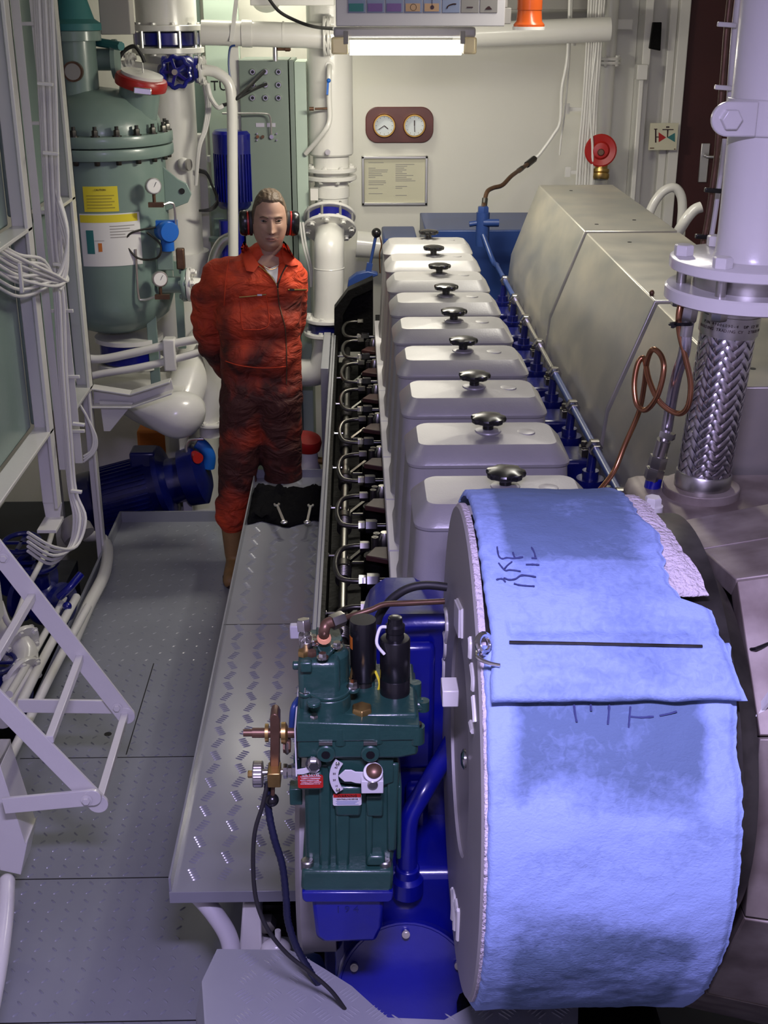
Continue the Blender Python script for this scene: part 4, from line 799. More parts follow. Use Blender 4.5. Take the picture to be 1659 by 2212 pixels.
# end guard of the trough
gd = MB().prism([A(722, 705, 6.2), A(722, 668, 6.2), A(752, 628, 6.2), A(806, 603, 6.2), A(806, 625, 6.2), A(762, 645, 6.2), A(742, 680, 6.2), A(738, 760, 6.2), A(722, 760, 6.2)], (0, .1, 0))
gd.build('end_guard', 'oily', en, bevel=.003)
MB().pp([(736, 690), (760, 645), (806, 625), (806, 760), (736, 760)], 6.28, .01).build('end_plate', 'oily', en)
# valve cover: loft with a crowned bevelled top
def rr(cx, cy, w, d, r, z, n=5, k=0.0):
    o = []
    for (sx, sy, a0) in ((1, 1, 0), (-1, 1, PI / 2), (-1, -1, PI), (1, -1, 3 * PI / 2)):
        for i in range(n + 1):
            a = a0 + PI / 2 * i / n; x = cx + sx * (w / 2 - r) + r * math.cos(a); y = cy + sy * (d / 2 - r) + r * math.sin(a)
            o.append(V((x, y, z - k * abs(x - cx) ** 2.5)))
    return o
def valve_cover(Yc, parent):
    cx = .330; mb = MB(); rs = [rr(cx, Yc, .452, .30, .05, 1.10), rr(cx, Yc, .450, .298, .05, 1.11), rr(cx, Yc, .440, .288, .05, 1.13), rr(cx, Yc, .405, .262, .045, 1.485, k=.3), rr(cx, Yc, .412, .268, .045, 1.489, k=.3), rr(cx, Yc, .414, .270, .045, 1.496, k=.3),
          rr(cx, Yc, .408, .262, .05, 1.504, k=.3), rr(cx, Yc, .360, .185, .035, 1.532, k=.35), rr(cx, Yc, .352, .177, .03, 1.5345, k=.35), rr(cx, Yc, .15, .06, .01, 1.539, k=.5)]
    mb.rings(rs); cv = mb.build('valve_cover', 'silver', parent, bevel=0, ang=24)
    MB().lathe((cx + .007, Yc, 1.535), (0, 0, 1), [(.036, 0), (.033, .006), (.024, .009)], 28).build('boss', 'silver', cv)
    kb = MB(); prof = [(.014, .006), (.014, .026), (.020, .030)]
    rs = [[V((cx + .007 + math.cos(2 * PI * j / 42) * r, Yc + math.sin(2 * PI * j / 42) * r, 1.535 + h)) for j in range(42)] for r, h in prof]
    for r, h in ((.040, .028), (.043, .031), (.044, .038), (.042, .042), (.034, .045), (.02, .047), (.003, .048)):
        f_ = 1 if r > .036 else 0
        rs.append([V((cx + .007 + math.cos(2 * PI * j / 42) * r * (1 + f_ * .06 * (1 if math.cos(7 * 2 * PI * j / 42) > 0 else -1)), Yc + math.sin(2 * PI * j / 42) * r * (1 + f_ * .06 * (1 if math.cos(7 * 2 * PI * j / 42) > 0 else -1)), 1.535 + h)) for j in range(42)])
    kb.rings(rs); kn = kb.build('hand_knob', 'black', cv, ang=30)
    MB().lathe((cx + .105, Yc - .005, 1.5335), (0, 0, 1), [(.024, 0), (.023, .004), (.019, .005)], 24).build('plug', 'silver', cv)
    return cv
cv0 = valve_cover(EY[0], en)
for k in range(1, 9): dup(cv0, (0, .4 * k, 0), parent=en)
# ledge plates
for k in range(9):
    MB().box(.086, .33, EY[k] - .17, EY[k] + .225, 1.085, 1.10).box(.086, .094, EY[k] - .17, EY[k] + .225, 1.05, 1.085).build('ledge_plate', 'lilac', en, bevel=.003)
# injection equipment of one cylinder
def inj(Yc, parent):
    pb = MB().lathe((.055, Yc + .02, .83), (0, 0, 1), [(.05, 0), (.05, .10), (.04, .11), (.04, .17)], 20).build('injection_pump', 'oily', parent)
    MB().prism([(.02, Yc - .045, 1.01), (.088, Yc - .075, 1.01), (.088, Yc + .02, 1.01), (.05, Yc + .02, 1.01)], (0, 0, .018)).build('pump_flange', 'brownred', pb, bevel=.003)
    for (x, y, r) in ((.05, .055, .011), (.056, .085, .011)): MB().cyl((x, Yc + y, 1.0), (x, Yc + y, 1.045), r, n=12).cyl((x, Yc + y, 1.0451), (x, Yc + y, 1.046), r * .5, n=8).build('cap_screw', 'darksteel', pb)
    MB().lathe((.08, Yc + .08, 1.0), (0, 0, 1), [(.018, 0), (.02, .03), (.012, .05)], 14).build('bleed_cock', 'steel', pb)
    zz = 1.06; y0 = Yc + .155; y1 = Yc + .30
    MB().tube([(.02, y1 + .005, zz + .02), (-.02, y1 + .005, zz + .02), (-.055, y1 - .015, zz + .015), (-.068, (y0 + y1) / 2, zz), (-.055, y0 + .012, zz - .015), (-.02, y0 - .003, zz - .02), (.03, y0 - .003, zz - .02)], .0078, 12, 6).build('fuel_pipe', 'darksteel', parent)
    MB().hex((.004, y1 + .005, zz + .02), (1, 0, 0), .016, .028).build('union_nut', 'darksteel', parent)
    MB().hex((.0, y0 - .003, zz - .02), (1, 0, 0), .017, .022).build('union_nut', 'chrome', parent)
    MB().hex((.023, y0 - .003, zz - .02), (1, 0, 0), .022, .036).cyl((.059, y0 - .003, zz - .02), (.1, y0 - .003, zz - .02), .009, n=10).build('union_nut', 'black', parent)
    sp = MB()
    for j in range(6): sp.torus((-.048, Yc + .0 + j * .0115, .925), (0, 1, .0), .021, .0045, 18, 6)
    sp.cyl((-.048, Yc + .068, .925), (-.048, Yc + .11, .925), .026, n=18).build('spring', 'darksteel', parent)
    MB().hex((-.105, Yc + .13, .95), (1, 0, 0), .008, .012).cyl((-.1, Yc + .13, .95), (-.06, Yc + .13, .95), .004, n=8).build('adjusting_screw', 'chrome', parent)
    MB().bar((-.03, Yc + .2, .9), (.03, Yc + .25, .93), .012, .01).bar((-.02, Yc + .12, .93), (.045, Yc + .12, .93), .006, .006).build_each('rack_link', 'steel', parent)
for k in range(-1, 8): inj(EY[k] if k >= 0 else EY[0] - .02 - .0, en) if k >= 0 else None
inj(EY[8] - .02, en)
MB().cyl((-.048, 2.62, .925), (-.048, 6.2, .925), .0135, n=16).build('control_shaft', 'steel', en)
MB().tube([(-.05, 2.9, 1.05), (-.068, 2.84, 1.03), (-.05, 2.74, 1.02), (0, 2.70, 1.01), (.04, 2.70, 1.0)], .009, 12).build('fuel_pipe', 'darksteel', en)
# right hand side: blue heads, discs, linkage rod
def head(Yc, parent):
    h = MB().box(.555, .738, Yc - .15, Yc + .13, 1.0, 1.19).box(.60, .735, Yc - .17, Yc - .02, 1.1, 1.225)
    hd = h.build('cylinder_head', 'navy', parent, bevel=.012)
    MB().cyl((.70, Yc + .05, 1.19), (.70, Yc + .05, 1.235), .042, n=24).cyl((.70, Yc + .05, 1.235), (.70, Yc + .05, 1.26), .025, n=18).cyl((.70, Yc + .05, 1.26), (.705, Yc + .05, 1.325), .014, n=14).build('cock_body', 'navy', hd)
    MB().hex((.706, Yc + .035, 1.335), (0, 1, 0), .024, .03).hex((.706, Yc + .005, 1.335), (0, 1, 0), .018, .02).build('rod_joint', 'chrome', hd)
    MB().lathe((.565, Yc - .10, 1.235), (0, 0, 1), [(.03, 0), (.03, .006)], 20).lathe((.565, Yc - .10, 1.21), (0, 0, 1), [(.034, 0), (.034, .005), (.01, .006), (.01, .02)], 20).build_each('stud_disc', 'alu', hd)
    MB().bolt((.72, Yc + .10, 1.19), (0, 0, 1), .012, .03).bolt((.625, Yc + .09, 1.19), (0, 0, 1), .013, .03).build_each('head_nut', 'darksteel', hd)
    MB().box(.71, .737, Yc - .14, Yc - .08, 1.19, 1.25).bolt((.722, Yc - .11, 1.25), (0, 0, 1), .012, .02).build('lug', 'darksteel', hd, bevel=.002)
    return hd
h0 = head(EY[0], en)
for k in range(1, 9): dup(h0, (0, .4 * k, 0), parent=en)
MB().box(.56, .742, 2.50, 6.3, .9, 1.02).build('head_shelf', 'navy', en)
rd = MB().cyl((.706, 4.3, 1.335), (.706, 6.3, 1.335), .0085, n=12).build('linkage_rod', 'chrome', en)
MB().cyl((.706, 2.45, 1.335), (.706, 4.3, 1.335), .0115, n=12).cyl((.706, 5.5, 1.335), (.706, 6.3, 1.335), .0115, n=12).build_each('linkage_rod', 'bluegrey', en)
rv = A(1043, 480, 6.5); MB().cyl(rv + V((0, 0, -.12)), rv + V((0, 0, .05)), .035, n=16).cyl(rv + V((0, -.02, 0)), rv + V((.08, -.02, 0)), .02, n=14).cyl(rv + V((0, 0, 0)), rv + V((-.07, 0, -.01)), .014, n=12).hex(rv + V((0, 0, .05)), (0, 0, 1), .03, .03).build('relief_valve', 'bluegrey', en)
MB().tube([(.706, 6.28, 1.335), (.70, 6.38, 1.33), rv + V((0, -.03, -.06))], .014, 10).build('rod_end', 'bluegrey', en)
# gear end (front) of the engine in bright blue
gcs = MB(); gcs.prism([(-.015, 2.36, .35), (.80, 2.36, .35), (.80, 2.36, 1.30), (.60, 2.36, 1.36), (.06, 2.36, 1.36), (.02, 2.36, 1.33), (-.005, 2.36, 1.22), (-.015, 2.36, 1.1)], (0, .22, 0))
gcs.build('gear_case', 'blue', en, bevel=.02)
MB().box(.06, .16, 2.33, 2.36, 1.0, 1.31).box(.10, .15, 2.32, 2.36, .62, .96).build('gear_case_rib', 'blue', en, bevel=.012)
MB().box(.0, .8, 2.50, 2.62, 1.0, 1.14).build('upper_web', 'blue', en, bevel=.01)
MB().box(-.06, .5, 2.16, 2.40, .2, .86).build('pump_housing', 'blue', en, bevel=.02)
fcv = A(880, 2155, 2.02)
_n = V((0, -.88, .48)).normalized()
cvb = MB().lathe(fcv + V((.0, .05, -.035)), _n, [(.15, -.12), (.15, 0), (.147, .005), (.143, .005), (.141, .002), (.03, .003), (.002, .003)], 48).build('round_cover', 'blue', en)
_d, _s, _t = frame(_n)
for a in (90, 152, 28, 205, -25, 270):
    a = math.radians(a); c = fcv + V((.0, .05, -.035)) + (_s * math.cos(a) + _t * math.sin(a)) * .125 + _n * .007
    MB().cyl(c, c + _n * .014, .0085, n=14).cyl(c, c + _n * .016, .005, n=6).build('cap_screw', 'steel', cvb)
MB().tube([AZ(975, 1620, 1.2) * 0 + A(985, 1590, 2.3), A(950, 1650, 2.25), A(915, 1710, 2.2), A(885, 1765, 2.18), A(880, 1830, 2.17), A(880, 1900, 2.16)], .021, 16).build('breather_pipe', 'blue', en)
MB().lathe(A(880, 1905, 2.16), (0, 0, 1), [(.034, -.03), (.034, .01), (.026, .02), (.026, .04)], 18).build('pipe_socket', 'blue', en, bevel=.003)
# drive pedestal under the governor
MB().prism([A(672, 1935, 1.93), A(830, 1935, 1.93), A(826, 2005, 1.93), A(812, 2035, 1.93), A(700, 2038, 1.93), A(682, 2025, 1.93)], (0, .2, 0)).build('governor_drive', 'blue', en, bevel=.008)
MB().pp([(652, 1928), (850, 1928), (848, 1945), (840, 1950), (660, 1950), (653, 1944)], 1.918, .19).build('drive_flange', 'blue', en, bevel=.003)
_g = A(750, 1965, 1.93); _gt = text('1 9 4', .022, _g, (1, 0, 0), (0, 0, 1), 'navy', 'cast_number', en, .0005)
# rear end boxes, lever
MB().box(.37, 1.25, 6.75, 7.35, .3, 1.43).build('rear_tank', 'bluegrey', en, bevel=.006)
MB().box(.14, .32, 6.55, 6.95, .9, 1.42).build('rear_housing', 'bluegrey', en, bevel=.01)
lvr = T('shut_off_lever', 'blue lever with a black ball knob at the rear left of the engine', 'lever', A(795, 590, 6.45))
MB().cyl(A(797, 585, 6.45), A(812, 508, 6.45), .008, n=12).bar(A(795, 590, 6.45), A(799, 568, 6.45), .03, .03).build('arm', 'bluegrey', lvr); MB().sphere(A(813, 503, 6.45), .025, 20, 12).build('ball_knob', 'black', lvr)
MB().tube([A(820, 508, 6.5), A(824, 530, 6.5), A(820, 550, 6.5), A(821, 590, 6.5)], .004, 6).build('link', 'copper', lvr)
qd = MB().pp([(750, 622), (753, 605), (770, 592), (795, 586), (815, 591), (817, 595), (790, 606)], 6.42, .06); qd.build('quadrant', 'bluegrey', lvr, bevel=.004)
bh = T('brown_hose', 'brown braided hose rising from the blue valve to the white wall tube', 'hose', A(1045, 460, 6.55))
MB().tube([rv + V((0, 0, .07)), A(1046, 440, 6.55), A(1052, 415, 6.6), A(1065, 406, 6.65), A(1085, 400, 6.7), A(1105, 380, 6.8), A(1130, 362, 6.95), A(1156, 342, 7.08)], .0115, 12).build('hose', 'brownmetal', bh)
MB().cyl(A(1046, 445, 6.55), A(1048, 428, 6.56), .015, n=8).cyl(A(1138, 356, 7.0), A(1154, 343, 7.07), .018, n=8).cyl(A(1120, 369, 6.9), A(1128, 363, 6.94), .014, n=8).build_each('ferrule', 'darksteel', bh)
# ================================================================ stainless exhaust lagging
PR = [(1.235, 1.05), (1.235, 1.75), (.878, 1.75), (.757, 1.42), (.745, 1.30), (.745, 1.05)]
for k, (ya, yb, lb) in enumerate(((4.83, 6.12, 'farthest stainless exhaust cover panel, nearest the back wall'), (3.628, 4.785, 'middle stainless exhaust cover panel'), (2.74, 3.585, 'nearest stainless exhaust cover panel, behind the braided hose'))):
    e = T('exhaust_cover', lb + ' along the engine', 'cover', (1, (ya + yb) / 2, 1.05))
    MB().prism([(x, ya, z) for x, z in PR], (0, yb - ya, 0)).build('casing', 'stainless', e, bevel=.004)
    sc = MB()
    for x, y in ((.95, ya + .15), (1.12, ya + .25), (1.0, yb - .2)): sc.lathe((x, y, 1.75), (0, 0, 1), [(.008, 0), (.008, .001)], 12)
    sc.build('fixing_hole', 'flatblack', e)
    MB().prism([(x * 1.0, yb, z) for x, z in ((1.22, 1.06), (1.22, 1.715), (.91, 1.715), (.790, 1.42), (.778, 1.06))], (0, .042 if k else .01, 0)).build('gap_seal', 'flatblack', e)
    if k == 1: MB().sphere((.885, ya + .07, 1.757), (.008, .008, .01), 10, 6).build('rivet', 'brownmetal', e)
MB().box(.80, 1.2, 2.78, 6.1, .5, 1.05).build('exhaust_manifold', 'darksteel', en)
# ================================================================ step grating along the engine
cw = T('catwalk', 'raised tread plate step along the engine side with an upturned edge', 'step', (-.31, 4, 0))
CW0, CW1 = 2.56, 5.50
dk = MB().box(-.478, -.142, CW0, CW1, .485, .495)
checker(dk, -.470, -.148, CW0 + .03, 4.0, .495, .08, .068, 5, .026, .0105, .0055, .003, .42)
checker(dk, -.470, -.148, 4.03, 5.48, .495, .08, .068, 5, .026, .0105, .0055, .0024, .42)
dk.build('deck', 'platepaint', cw)
MB().box(-.484, -.478, CW0, CW1, .470, .535).box(-.484, -.142, CW1, CW1 + .006, .47, .535).build('edge_strip', 'platepaint', cw, bevel=.001)
MB().box(-.484, -.142, CW0 - .006, CW0, .462, .4955).build('nosing', 'platepaint', cw, bevel=.001)
MB().box(-.478, -.142, 4.008, 4.012, .4952, .4956).build('seam', 'flatblack', cw)
for y in (CW0 + .2, 4.2, 5.3): MB().bar((-.30, y, .012), (-.30, y, .485), .04, .04).build('support', 'platepaint', cw)
# rag with two spanners
rg = MB(); n = 34; m = 22; vs = []
for i in range(n):
    for j in range(m):
        u = i / (n - 1); w = j / (m - 1); x = -.475 + .333 * u; y = 4.93 + .42 * w
        y += .03 * noise.noise(V((u * 5, w * 3, 1))) + (.03 * math.sin(u * 9) if j in (0, 1, m - 1, m - 2) else 0)
        e = min(w, 1 - w) * 6; e2 = min(u, 1 - u) * 14
        z = .500 + (.075 * abs(noise.noise(V((u * 4, w * 5, 3)))) + .03 * abs(noise.noise(V((u * 13, w * 13, 5)))) + .015) * min(1, e) * min(1, max(e2, .35)) + .004
        vs.append(V((max(-.474, min(-.146, x)), y, z)))
top = vs; bot = [V((p.x, p.y, .4985)) for p in vs]
fsx = []
for i in range(n - 1):
    for j in range(m - 1):
        a = i * m + j; fsx.append((a, a + m, a + m + 1, a + 1)); fsx.append((a + n * m, a + 1 + n * m, a + m + 1 + n * m, a + m + n * m))
for i in range(n - 1):
    for j in (0, m - 1): a = i * m + j; fsx.append((a, a + m, a + m + n * m, a + n * m))
for j in range(m - 1):
    for i in (0, n - 1): a = i * m + j; fsx.append((a, a + 1, a + 1 + n * m, a + n * m))
rg.add(top + bot, fsx); tag(rg.build('cloth', 'fabricblack', ang=80), 'crumpled black cloth lying across the far end of the raised step', 'cloth')
def spanner(p0, p1, lb, ring):
    d = (p1 - p0).normalized(); t = T('spanner', lb, 'spanner', (p0 + p1) / 2); s = d.cross(V((0, 0, 1))).normalized()
    MB().bar(p0, p1, .012, .005, (0, 0, 1)).build('shank', 'alu', t, bevel=.0015)
    hd = MB(); o = []
    for i in range(13): a = math.radians(40 + i * 280 / 12); o.append(p0 + (-d * math.cos(a) * -1 + s * math.sin(a)) * -.014)
    o2 = []
    for i in range(13): a = math.radians(40 + (12 - i) * 280 / 12); o2.append(p0 + (d * math.cos(a) + s * math.sin(a)) * -.007)
    hd.prism([p + V((0, 0, -.003)) for p in o + o2], (0, 0, .006)).build('open_jaw', 'alu', t)
    MB().torus(p1 + d * .008, (0, 0, 1), .011, .004, 20, 8).build('ring_end', 'alu', t)
spanner(AZ(598, 1090, .575), AZ(613, 1126, .565), 'chrome spanner on the left half of the black cloth', 1)
spanner(AZ(671, 1092, .575), AZ(664, 1126, .565), 'chrome spanner on the right half of the black cloth', 1)
# ================================================================ white riser pipe, flanges and braided bellows
P0 = A(1630, 556, 2.6); zc = P0.z
rp = T('riser_pipe', 'thick glossy white riser pipe at the right edge with a clamp and a bolted flange', 'pipe', (P0.x, 2.6, zc))
MB().lathe((P0.x, 2.6, 0), (0, 0, 1), [(.086, zc), (.082, zc + .01), (.080, zc + .05), (.080, 3.1)], 56).build('pipe', 'white', rp)
MB().lathe((P0.x, 2.6, 0), (0, 0, 1), [(.172, zc - .022), (.174, zc - .020), (.174, zc - .002), (.171, zc)], 64).build('flange', 'white', rp)
def bring(z, up, par, n=6, a0=0., m='white', r=.145, br=.021, h=.022):
    for k in range(n):
        a = a0 + 2 * PI * k / n; MB().hex((P0.x + r * math.cos(a), 2.6 + r * math.sin(a), z), (0, 0, up), br, h).build('bolt_head', m, par, bevel=.001)
bring(zc, 1, rp, 6, math.radians(-15) - PI / 3 * 0 + .05)
czl = A(1600, 250, 2.6).z; cl_ = MB().lathe((P0.x, 2.6, 0), (0, 0, 1), [(.081, czl - .035), (.088, czl - .034), (.088, czl + .034), (.081, czl + .035)], 48)
lug = []
for i in range(15): a = PI / 2 + PI * i / 14; lug.append(V((P0.x - .105 + .034 * math.cos(a), 2.52, czl + .033 * math.sin(a))))
cl_.prism(lug + [V((P0.x - .05, 2.52, czl - .033)), V((P0.x - .05, 2.52, czl + .033))], (0, .015, 0)); clo = cl_.build('clamp', 'white', rp, bevel=.003)
MB().hex((P0.x - .103, 2.52, czl), (0, -1, 0), .021, .016).build('clamp_bolt', 'white', clo, bevel=.001)
b0 = A(1516, 1048, 2.6); b1 = V((P0.x - .035, 2.6, zc - .088)); bax = (b1 - b0).normalized()
bw = T('braided_bellows', 'silver braided flexible metal hose between the white flange and the turbocharger inlet', 'flexible hose', b0)
MB().lathe((P0.x - .005, 2.6, 0), (0, 0, 1), [(.170, zc - .088), (.174, zc - .085), (.174, zc - .062), (.17, zc - .058)], 64).build('loose_flange', 'white', bw)
MB().lathe((P0.x - .005, 2.6, 0), (0, 0, 1), [(.12, zc - .058), (.12, zc - .022)], 40).build('raised_face', 'steel', bw)
for k in range(6):
    a = -.2 + 2 * PI * k / 6; MB().cyl((P0.x + .145 * math.cos(a), 2.6 + .145 * math.sin(a), zc - .1), (P0.x + .145 * math.cos(a), 2.6 + .145 * math.sin(a), zc - .02), .011, n=12).hex((P0.x + .145 * math.cos(a), 2.6 + .145 * math.sin(a), zc - .088), (0, 0, -1), .019, .02).build('bolt', 'steel', bw)
Lh = (b1 - b0).length
MB().cyl(b1 - bax * .075, b1 + bax * .005, .060, n=40).cyl(b1 - bax * .07, b1 - bax * .03, .063, n=40).build('collar', 'steel', bw)
MB().lathe(b0 - bax * .005, bax, [(.058, 0), (.062, .004), (.062, .036), (.059, .04)], 40).build('lower_collar', 'steel', bw)
MB().cyl(b0 + bax * .03, b1 - bax * .06, .0535, n=32).build('corrugated_core', 'braidbase', bw)
_d, _s, _t = frame(bax); br = MB(); NR = 16; turns = .86; ls, le = .032, Lh - .07; NS = 112
for sg in (1, -1):
    for k in range(NR):
        rs = []
        for i in range(NS + 1):
            u = i / NS; a = sg * (turns * 2 * PI * u) + 2 * PI * k / NR
            s4 = 2 * k + sg * (2 * turns * u * NR); r = .0562 + sg * .0017 * max(-1, min(1, 1.5 * math.cos(PI / 2 * (s4 - .5))))
            rad = _s * math.cos(a) + _t * math.sin(a); tg = (_t * math.cos(a) - _s * math.sin(a)) * sg
            c = b0 + bax * (ls + (le - ls) * u) + rad * r
            dirv = (bax * (le - ls) + tg * turns * 2 * PI * .0565).normalized(); sd = rad.cross(dirv).normalized(); hw_ = .0069
            rs.append([c - sd * hw_, c - sd * hw_ * .5 + rad * .0012, c + sd * hw_ * .5 + rad * .0012, c + sd * hw_, c - rad * .0008])
        br.rings(rs)
br.build('braid', 'braid', bw, ang=50)
tp = b1 - bax * .05 + V((0, -.0632, 0))
text('P/N 49006090-4   DP 12 BE\nNISSHO TRADING CO   27090-00', .0085, tp + V((.005, -.0005, 0)), (1, 0, .02), bax, 'stain', 'stamped_text', bw, .0005) if False else None
# stamped text wrapped on the collar
def wraptext(lines, size, z0, R, m, parent):
    for li, s in enumerate(lines):
        n_ = len(s)
        for i, chh in enumerate(s):
            if chh == ' ': continue
            a = (i - n_ / 2) * size * .66 / R - .12
            rad = -_t * 0 + V((math.sin(a), -math.cos(a), 0)); rad = (rad - bax * rad.dot(bax)).normalized()
            yield chh, b1 - bax * (z0 + li * size * 1.25) + rad * R, bax.cross(rad).normalized()
allme = []
for chh, c, xd in wraptext(['P/N 49006090-4  DP 12 BE', 'NIRSING TRADING CY  27000-00'], .0088, .045, .0634, 'stain', bw):
    o = text(chh, .0088, c, -xd if xd.x < 0 else xd, bax, 'stain', 'letter', bw, .0002, .0002); allme.append(o)
def joinobjs(obs, name, parent):
    vs = []; fs = []; mb = MB()
    for o in obs:
        w_ = WL[o.name]; mb.add([v.co + w_ for v in o.data.vertices], [list(p.vertices) for p in o.data.polygons])
        m_ = o.data.materials[0].name; me = o.data; bpy.data.objects.remove(o); bpy.data.meshes.remove(me)
    return mb.build(name, m_, parent, flat=True)
joinobjs(allme, 'stamped_text', bw)
# small hose, copper coil
sh = T('small_braided_hose', 'thin braided steel hose with hex unions, left of the big braided hose', 'hose', A(1415, 1050, 2.65))
MB().tube(L([(1493, 660, 2.55), (1484, 700, 2.55), (1478, 760, 2.55), (1462, 810, 2.58), (1450, 870, 2.62), (1440, 930, 2.63), (1432, 960, 2.64)]), .0125, 14).build('hose', 'braid', sh)
MB().hex(A(1494, 640, 2.55), (0, 0, -1), .017, .018).hex(A(1491, 664, 2.55), (-.1, 0, -1), .018, .03).cyl(A(1487, 680, 2.55), A(1480, 725, 2.55), .015, n=12).build('upper_union', 'steel', sh)
MB().cyl(A(1434, 950, 2.63), A(1424, 985, 2.64), .016, n=12).hex(A(1424, 985, 2.64), (-.15, 0, -1), .021, .03).hex(A(1416, 1012, 2.64), (-.15, 0, -1), .022, .028).build('lower_union', 'steel', sh)
MB().cyl(A(1414, 1030, 2.64), A(1404, 1075, 2.64), .019, n=16).build('blue_stub', 'blue', sh)
MB().bar(A(1428, 935, 2.61), A(1456, 945, 2.59), .014, .014).build('hose_clip', 'chrome', sh)
cu = T('copper_tube', 'copper tube wound in a loose double coil in front of the stainless covers', 'tube', A(1265, 1103, 2.62))
cpts = [(1265, 1105, 2.60), (1290, 1066, 2.62), (1325, 1020, 2.66), (1350, 960, 2.68), (1380, 890, 2.68), (1392, 830, 2.66), (1398, 780, 2.64), (1410, 755, 2.62), (1428, 768, 2.60), (1434, 800, 2.58), (1420, 855, 2.58), (1396, 885, 2.60), (1376, 874, 2.62), (1370, 830, 2.64), (1378, 785, 2.66), (1392, 775, 2.66), (1402, 820, 2.62), (1425, 868, 2.58), (1462, 893, 2.55), (1485, 880, 2.53), (1492, 830, 2.53), (1480, 770, 2.54), (1468, 720, 2.55), (1466, 680, 2.55), (1474, 640, 2.56)]
MB().tube(L(cpts), .0062, 12, 5).build('tube', 'copper', cu)
tag(MB().torus(A(1470, 700, 2.545), (0, .2, 1), .022, .004, 16, 6).bar(A(1460, 700, 2.53), A(1452, 704, 2.52), .006, .01).build('tie_wrap', 'black'), 'black cable tie holding the copper tube to the thin braided hose', 'cable tie')
# pipes behind the riser
for k, (pts, r, m, lb) in enumerate((
    ([(1580, -30, 2.9), (1570, 60, 2.9), (1563, 150, 2.9), (1556, 230, 2.9), (1549, 330, 2.9), (1540, 400, 2.9), (1528, 480, 2.9), (1516, 540, 2.9)], .0065, 'brownmetal', 'brown pipe running down just left of the white riser pipe'),
    ([(1600, -30, 2.9), (1590, 60, 2.9), (1583, 150, 2.9), (1578, 230, 2.9)], .010, 'white', 'white pipe beside the brown one, above the riser clamp'),
    ([(1566, 300, 2.95), (1556, 380, 2.95), (1545, 460, 2.95), (1532, 540, 2.95)], .006, 'cable', 'thin white cable behind the riser pipe'))):
    tag(MB().tube(L(pts), r, 10).build('small_pipe', m), lb, 'pipe')
for (x, y, s) in ((1568, 52, 'white'), (1562, 188, 'white'), (1540, 410, 'black'), (1520, 510, 'black')):
    tag(MB().bar(A(x - 18, y, 2.88), A(x + 22, y + 3, 2.88), .014, .01).build('pipe_clip', s, bevel=.002), s + ' clip on the small pipes left of the riser, at ' + {52: 'the top edge', 188: 'the height above the clamp', 410: 'door handle height', 510: 'riser flange level'}[y], 'clip')
ra = AX(1562, 470, 2.68); rb_ = AX(1596, 545, 2.68)
tag(MB().box(2.64, 2.70, min(ra.y, rb_.y), max(ra.y, rb_.y), rb_.z, ra.z).build('red_cover', 'red', bevel=.006), 'red box on the right wall, just showing behind the white riser pipe', 'box')
# ================================================================ the man
def capsule(mb, p0, p1, r0, r1, n=20, fl=None):
    p0 = V(p0); p1 = V(p1); d = (p1 - p0); Ln = d.length; pr = []
    for i in range(7): a = -PI / 2 + PI / 2 * i / 6; pr.append((max(r0 * math.cos(a), .001), r0 * math.sin(a)))
    for i in range(7): a = PI / 2 * i / 6; pr.append((max(r1 * math.cos(a), .001), Ln + r1 * math.sin(a)))
    o = len(mb.v); mb.lathe(p0, d, pr, n)
    if fl:                                   # flatten front to back
        for i in range(o, len(mb.v)): mb.v[i] = V((mb.v[i].x, p0.y + (mb.v[i].y - p0.y) * fl, mb.v[i].z))
def blob(mb, name, m, parent, vox=.009, sm_=8, disp=None, extra=None):
    me = bpy.data.meshes.new('tmp'); me.from_pydata(mb.v, [], mb.f); o = bpy.data.objects.new('tmp', me); COL.objects.link(o)
    r = o.modifiers.new('r', 'REMESH'); r.mode = 'VOXEL'; r.voxel_size = vox
    s = o.modifiers.new('s', 'SMOOTH'); s.iterations = sm_; s.factor = .5
    bpy.context.view_layer.update(); dg = bpy.context.evaluated_depsgraph_get(); ev = o.evaluated_get(dg); em = ev.to_mesh()
    vs = [v.co.copy() for v in em.vertices]; ns = [v.normal.copy() for v in em.vertices]; fs = [list(p.vertices) for p in em.polygons]; ev.to_mesh_clear(); bpy.data.objects.remove(o)
    if disp: vs = [v + n_ * disp(v) for v, n_ in zip(vs, ns)]
    nb_ = MB(); nb_.add(vs, fs)
    if extra: extra(nb_)
    ob = nb_.build(name, m, parent, ang=85); return ob, vs, fs
PY_ = 5.47
man = T('person', 'man in an orange-red boiler suit and black ear defenders standing with hands behind his back', 'person', (-.56, PY_, 0))
def M(px, py, dy=0.): return A(px, py, PY_ + dy)
k_ = 1 / 492.
def C(mb, a, b, ra, rb, fl=None): capsule(mb, M(*a), M(*b), ra * k_, rb * k_, fl=fl)
cv = MB()
C(cv, (505, 618, 0), (605, 618, 0), 56, 52, .85); C(cv, (500, 588, .01), (624, 586, .01), 36, 33); C(cv, (540, 562, .02), (612, 560, .02), 26, 24); C(cv, (566, 548, .03), (588, 548, .03), 25, 25)
C(cv, (520, 690, -.01), (600, 690, -.01), 56, 52, .95); C(cv, (526, 765, -.02), (598, 765, -.02), 52, 50, 1.0); C(cv, (528, 840, 0), (600, 840, 0), 53, 54, .95)
C(cv, (515, 640, 0), (528, 850, 0), 44, 52, .9); C(cv, (610, 640, 0), (602, 850, 0), 42, 52, .9)
C(cv, (472, 596, .02), (450, 700, .07), 38, 36); C(cv, (450, 700, .07), (458, 745, .10), 35, 33); C(cv, (456, 742, .10), (492, 800, .20), 33, 26); C(cv, (440, 640, .04), (444, 700, .06), 30, 30)
C(cv, (636, 600, .03), (634, 700, .09), 30, 28); C(cv, (634, 700, .09), (575, 800, .20), 28, 24)
